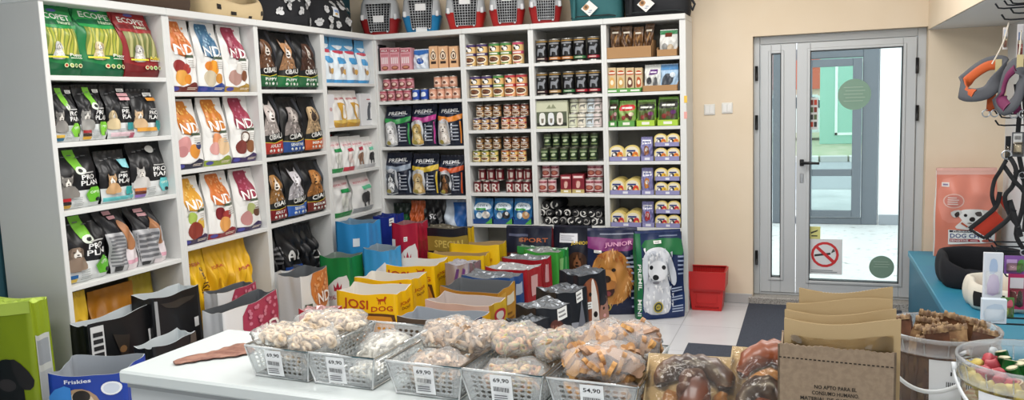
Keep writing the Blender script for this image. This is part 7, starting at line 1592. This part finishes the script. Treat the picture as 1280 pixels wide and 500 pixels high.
# --- harnesses
GRY, ORG, VIO = mat('#4d4f55', .85), mat('#b5501c', .8), mat('#6a1f4a', .8)
def px3(px, py, Y): return at(px, py, 'Y', Y)
def band(mb, pts, r, m, closed=True, fl=.35, sub=4, n=8, up=None):
    k = len(pts); out = []
    rng = range(k) if closed else range(k-1)
    for i in rng:
        g = lambda j: pts[j % k] if closed else pts[max(0, min(k-1, j))]
        p0, p1, p2, p3 = g(i-1), g(i), g(i+1), g(i+2)
        for s in range(sub):
            t = s/sub; out.append((p1*2+(p2-p0)*t+(p0*2-p1*5+p2*4-p3)*t*t+(p1*3-p0-p2*3+p3)*t**3)*.5)
    if not closed: out.append(pts[-1])
    if up == (0, 1, 0): mb.tube(out, r*fl, m, n, closed, flat=1/fl, up=up)      # strap seen broadside
    else: mb.tube(out, r, m, n, closed, flat=fl, up=up)
def harness(label, loop, dpt, cols, tail, hang, Y0):
    c = px3(*loop[0], Y0); t = thing('dog_harness', label, 'dog harness', (c.x, Y0, c.z)); off = Vector((c.x, Y0, c.z))
    W = lambda q, dy=0: px3(q[0], q[1], Y0+dy)-off
    n = len(loop)
    pts = [W(q, dpt[i]) for i, q in enumerate(loop)]
    m = MB(); band(m, pts, .030, cols[0], True, .3, up=(.2, .5, 1)); m.build('padded_loop', t)
    cen = sum(pts, Vector())/n
    m = MB(); band(m, [p.lerp(cen, .1)+Vector((0, -.012, -.004)) for p in pts[:n*2//3]], .022, cols[1], False, .4, up=(.2, .5, 1)); m.build('coloured_panel', t)
    m = MB(); band(m, [W(q, -.03) for q in tail], .016, cols[1], False, .3, up=(0, 1, 0)); m.build('belt', t)
    e = W(tail[-1], -.035)
    for s in (-1, 1):
        m = MB(); m.tube([e+Vector((s*.014+.013*math.cos(a), -.004*s, -.008+.014*math.sin(a))) for a in [2*PI*i/14 for i in range(14)]], .0028, STEEL, 6, True); m.build('ring', t)
    m = MB(); band(m, [W(q, .0) for q in hang], .003, mat('#d8cfc0', .7), False, 1, n=5); m.build('hang_cord', t)
    m = MB(); h = W(hang[len(hang)//2], -.01); m.box(h+Vector((.0, -.01, -.05)), (.022, .002, .05), mat('#c9b98a', .6)); m.build('hang_tag', t)
    return t
harness('orange and grey padded dog harness hanging highest before the beige wall', [(1252, 78), (1236, 79), (1220, 88), (1206, 101), (1203, 115), (1216, 119), (1234, 115), (1246, 102), (1253, 90)], [.03, .05, .06, .06, .0, -.05, -.06, -.05, -.01], (GRY, ORG), [(1240, 112), (1239, 126), (1238, 139)], [(1261, 28), (1256, 48), (1248, 66), (1240, 80)], 3.72)
harness('purple and grey padded dog harness hanging beside the orange one', [(1270, 80), (1258, 92), (1252, 110), (1250, 126), (1258, 136), (1270, 126), (1276, 108), (1279, 90)], [.0, .03, .04, .02, -.03, -.05, -.04, -.02], (GRY, VIO), [(1268, 130), (1270, 136), (1273, 140)], [(1277, 38), (1275, 60), (1272, 80)], 3.6)
HYR = 3.55
hb = thing('dog_harness', 'red and black strap harness dangling over the salmon bag', 'dog harness', px3(1258, 200, HYR)); off = hb.location.copy()
W = lambda q, dy=0: px3(q[0], q[1], HYR+dy)-off
REDH, BLKH = mat('#b5341e', .8), mat('#151518', .8)
m = MB()
for quad, mm in (([(1214, 285), (1243, 262), (1256, 276), (1232, 296)], REDH), ([(1246, 246), (1252, 244), (1268, 262), (1260, 268)], REDH)):
    pts = [W(q) for q in quad]; vs = pts+[p+Vector((0, .012, 0)) for p in pts]; m.add(vs, [(0, 1, 2, 3), (7, 6, 5, 4), (0, 4, 5, 1), (1, 5, 6, 2), (2, 6, 7, 3), (3, 7, 4, 0)], mm)
m.build('red_panel', hb)
for path, r in (([(1212, 286), (1230, 272), (1245, 258), (1250, 240)], .013), ([(1231, 298), (1246, 286), (1260, 274), (1268, 262)], .013), ([(1212, 286), (1222, 293), (1231, 298)], .008), ([(1258, 200), (1250, 214), (1243, 226), (1240, 244), (1244, 258)], .011), ([(1262, 196), (1270, 212), (1266, 232), (1256, 246), (1262, 268), (1274, 284)], .012), ([(1254, 206), (1268, 226), (1280, 240), (1284, 262)], .012), ([(1262, 250), (1270, 276), (1276, 296)], .014)):
    m = MB(); band(m, [W(q, -.012-.01*(i % 2)) for i, q in enumerate(path)], r*.72, BLKH, False, .25, up=(0, 1, 0)); m.build('strap', hb)
m = MB(); m.tube([W((1258, 200))+Vector((.016*math.cos(a), 0, .016*math.sin(a)+.02)) for a in [2*PI*i/14 for i in range(14)]], .003, STEEL, 6, True); m.build('ring', hb)
for (paths, lab) in ((([(1270, 105), (1274, 140), (1272, 180), (1278, 215)], [(1278, 96), (1282, 140), (1284, 190)]), 'black nylon leads hanging between the harnesses'), (([(1268, 214), (1280, 226), (1278, 260), (1270, 292), (1280, 312)], [(1274, 212), (1284, 240), (1280, 290)]), 'black nylon leads hanging beside the red harness')):
    o0 = px3(*paths[0][0], 3.66); t = thing('dog_lead', lab, 'dog lead', o0)
    for pth in paths: m = MB(); band(m, [px3(a, b, 3.66)-o0 for a, b in pth], .009, BLKH, False, .25, up=(0, 1, 0)); m.build('strap', t)
    m = MB(); e = px3(*paths[0][-1], 3.66)-o0; m.tube([e+Vector((.012*math.cos(a), 0, -.012+.012*math.sin(a))) for a in [2*PI*i/12 for i in range(12)]], .0026, STEEL, 6, True); m.build('ring', t)
# --- carded goods
def card(label, x0, y0, x1, y1, Y, base, art, cat='carded toy', extra=None, thick=.004):
    a, b = px3(x0, y1, Y), px3(x1, y0, Y); w, h = b.x-a.x, b.z-a.z
    t = thing('blister_card', label, cat, ((a.x+b.x)/2, Y, a.z)); m = MB(); m.box((0, 0, h/2), (w, thick, h), base, .001); m.build('backing_card', t)
    m = MB(); wrap(m, lambda x, y, e: Vector(((x-.5)*w, -thick/2-e, y*h)), art, base=.0006, res=2); m.build('front_print', t)
    m = MB(); m.grid(lambda u, v: Vector(((u-.5)*w*.8, -thick/2-.03*(math.sin(PI*u)*math.sin(PI*v))**.6, h*(.1+.5*v))), 14, 14, VAC if extra is None else extra); m.build('blister', t)
    return t
card('dark grey card with white barcode label among the leads', 1264, 165, 1281, 196, 3.62, '#55565a', [('r', .1, .55, .8, .95, '#d6d6d4')]+barcode(.2, .7, .7, .85)+[('r', .15, .2, .75, .5, '#c8c8c6')])
card('narrow black card hanging next to the grey card', 1256, 170, 1264, 200, 3.7, '#26282c', [('r', .2, .3, .8, .5, '#4a4c52')])
card('small white card hanging high beside the orange harness cord', 1253, 34, 1260, 62, 3.8, '#e0d8d4', [('r', .2, .1, .8, .4, '#c98a8c'), ('r', .2, .5, .8, .9, '#b8c4d4')])
card('white and pink card hanging high at the frame edge', 1270, 30, 1280, 80, 3.75, '#d8d4d6', [('r', .1, .1, .9, .5, '#b8505c'), ('r', .2, .6, .8, .8, '#6a7a9a')])
card('magenta toy card on the lower hooks', 1259, 343, 1282, 386, 3.6, '#b0265c', [('r', .1, .6, .9, .9, '#d8d2d6'), ('r', .1, .1, .5, .5, '#6a1f3a'), ('p', [(.5,.1),(.9,.1),(.8,.5),(.6,.5)], '#2a2420', 2)])
card('lilac toy card above the magenta card', 1255, 320, 1282, 342, 3.62, '#8a5aa8', [('r', .1, .2, .6, .8, '#c8a8d8'), ('p', [(.6,.1),(.95,.2),(.9,.8),(.65,.7)], '#5a9a4a', 2)])
card('clear hanging bag with white and lilac chew toys near the beds', 1228, 316, 1254, 372, 3.55, mat('#d6dbe4', .3), [('p', [(.2,.1),(.8,.12),(.75,.5),(.3,.5)], '#b8a8cc', 2), ('p', [(.3,.55),(.7,.6),(.65,.85),(.35,.85)], '#a8bcd8', 2)], 'hanging bag', FILM, .02)
card('crumpled clear bag lying under the hanging toys at the bench edge', 1226, 374, 1258, 402, 3.3, mat('#cfdbe6', .3), [('p', [(.1,.1),(.9,.2),(.8,.8),(.2,.7)], '#b5c8da', 2)], 'hanging bag', FILM, .03)
card('green and red rope toy card under the magenta card', 1250, 372, 1268, 398, 3.5, '#4f7a3c', [('p', [(.1,.2),(.5,.1),(.6,.5),(.2,.6)], '#8ab05a', 2), ('p', [(.5,.5),(.9,.6),(.8,.9),(.5,.8)], '#c05a6a', 2)])
# ================================================================ light and camera
sc = bpy.context.scene
w = bpy.data.worlds.new('world'); sc.world = w; w.use_nodes = True
bg = w.node_tree.nodes['Background']; bg.inputs[0].default_value = (.90, .955, 1.0, 1); bg.inputs[1].default_value = 2.6
def area(name, loc, sx, sy, e, col=(1, .975, .94)):
    l = bpy.data.lights.new(name, 'AREA'); l.shape = 'RECTANGLE'; l.size = sx; l.size_y = sy; l.energy = e; l.color = col
    o = bpy.data.objects.new(name, l); COL.objects.link(o); o.location = loc; return o
for x in (-2.1, -.3):
    for y in (.8, 2.8, 4.8): area('ceiling_panel_light', (x, y, 2.93), 1.2, .6, 31)
cam = bpy.data.cameras.new('camera'); co = bpy.data.objects.new('camera', cam); COL.objects.link(co)
cam.sensor_width = 36; cam.sensor_fit = 'HORIZONTAL'; cam.lens = 36*FPX/1280; cam.clip_start = .05; cam.clip_end = 300
mw = Matrix((CR, CU, -FW)).transposed().to_4x4(); mw.translation = EYE; co.matrix_world = mw
sc.camera = co
sc.view_settings.view_transform = 'Standard'; sc.view_settings.look = 'None'; sc.view_settings.gamma = 1; sc.view_settings.use_curve_mapping = False
sc.view_settings.exposure = 0.0
sc.cycles.use_denoising = True; sc.cycles.max_bounces = 8; sc.cycles.transparent_max_bounces = 24; sc.cycles.diffuse_bounces = 4; sc.cycles.caustics_reflective = False; sc.cycles.caustics_refractive = False
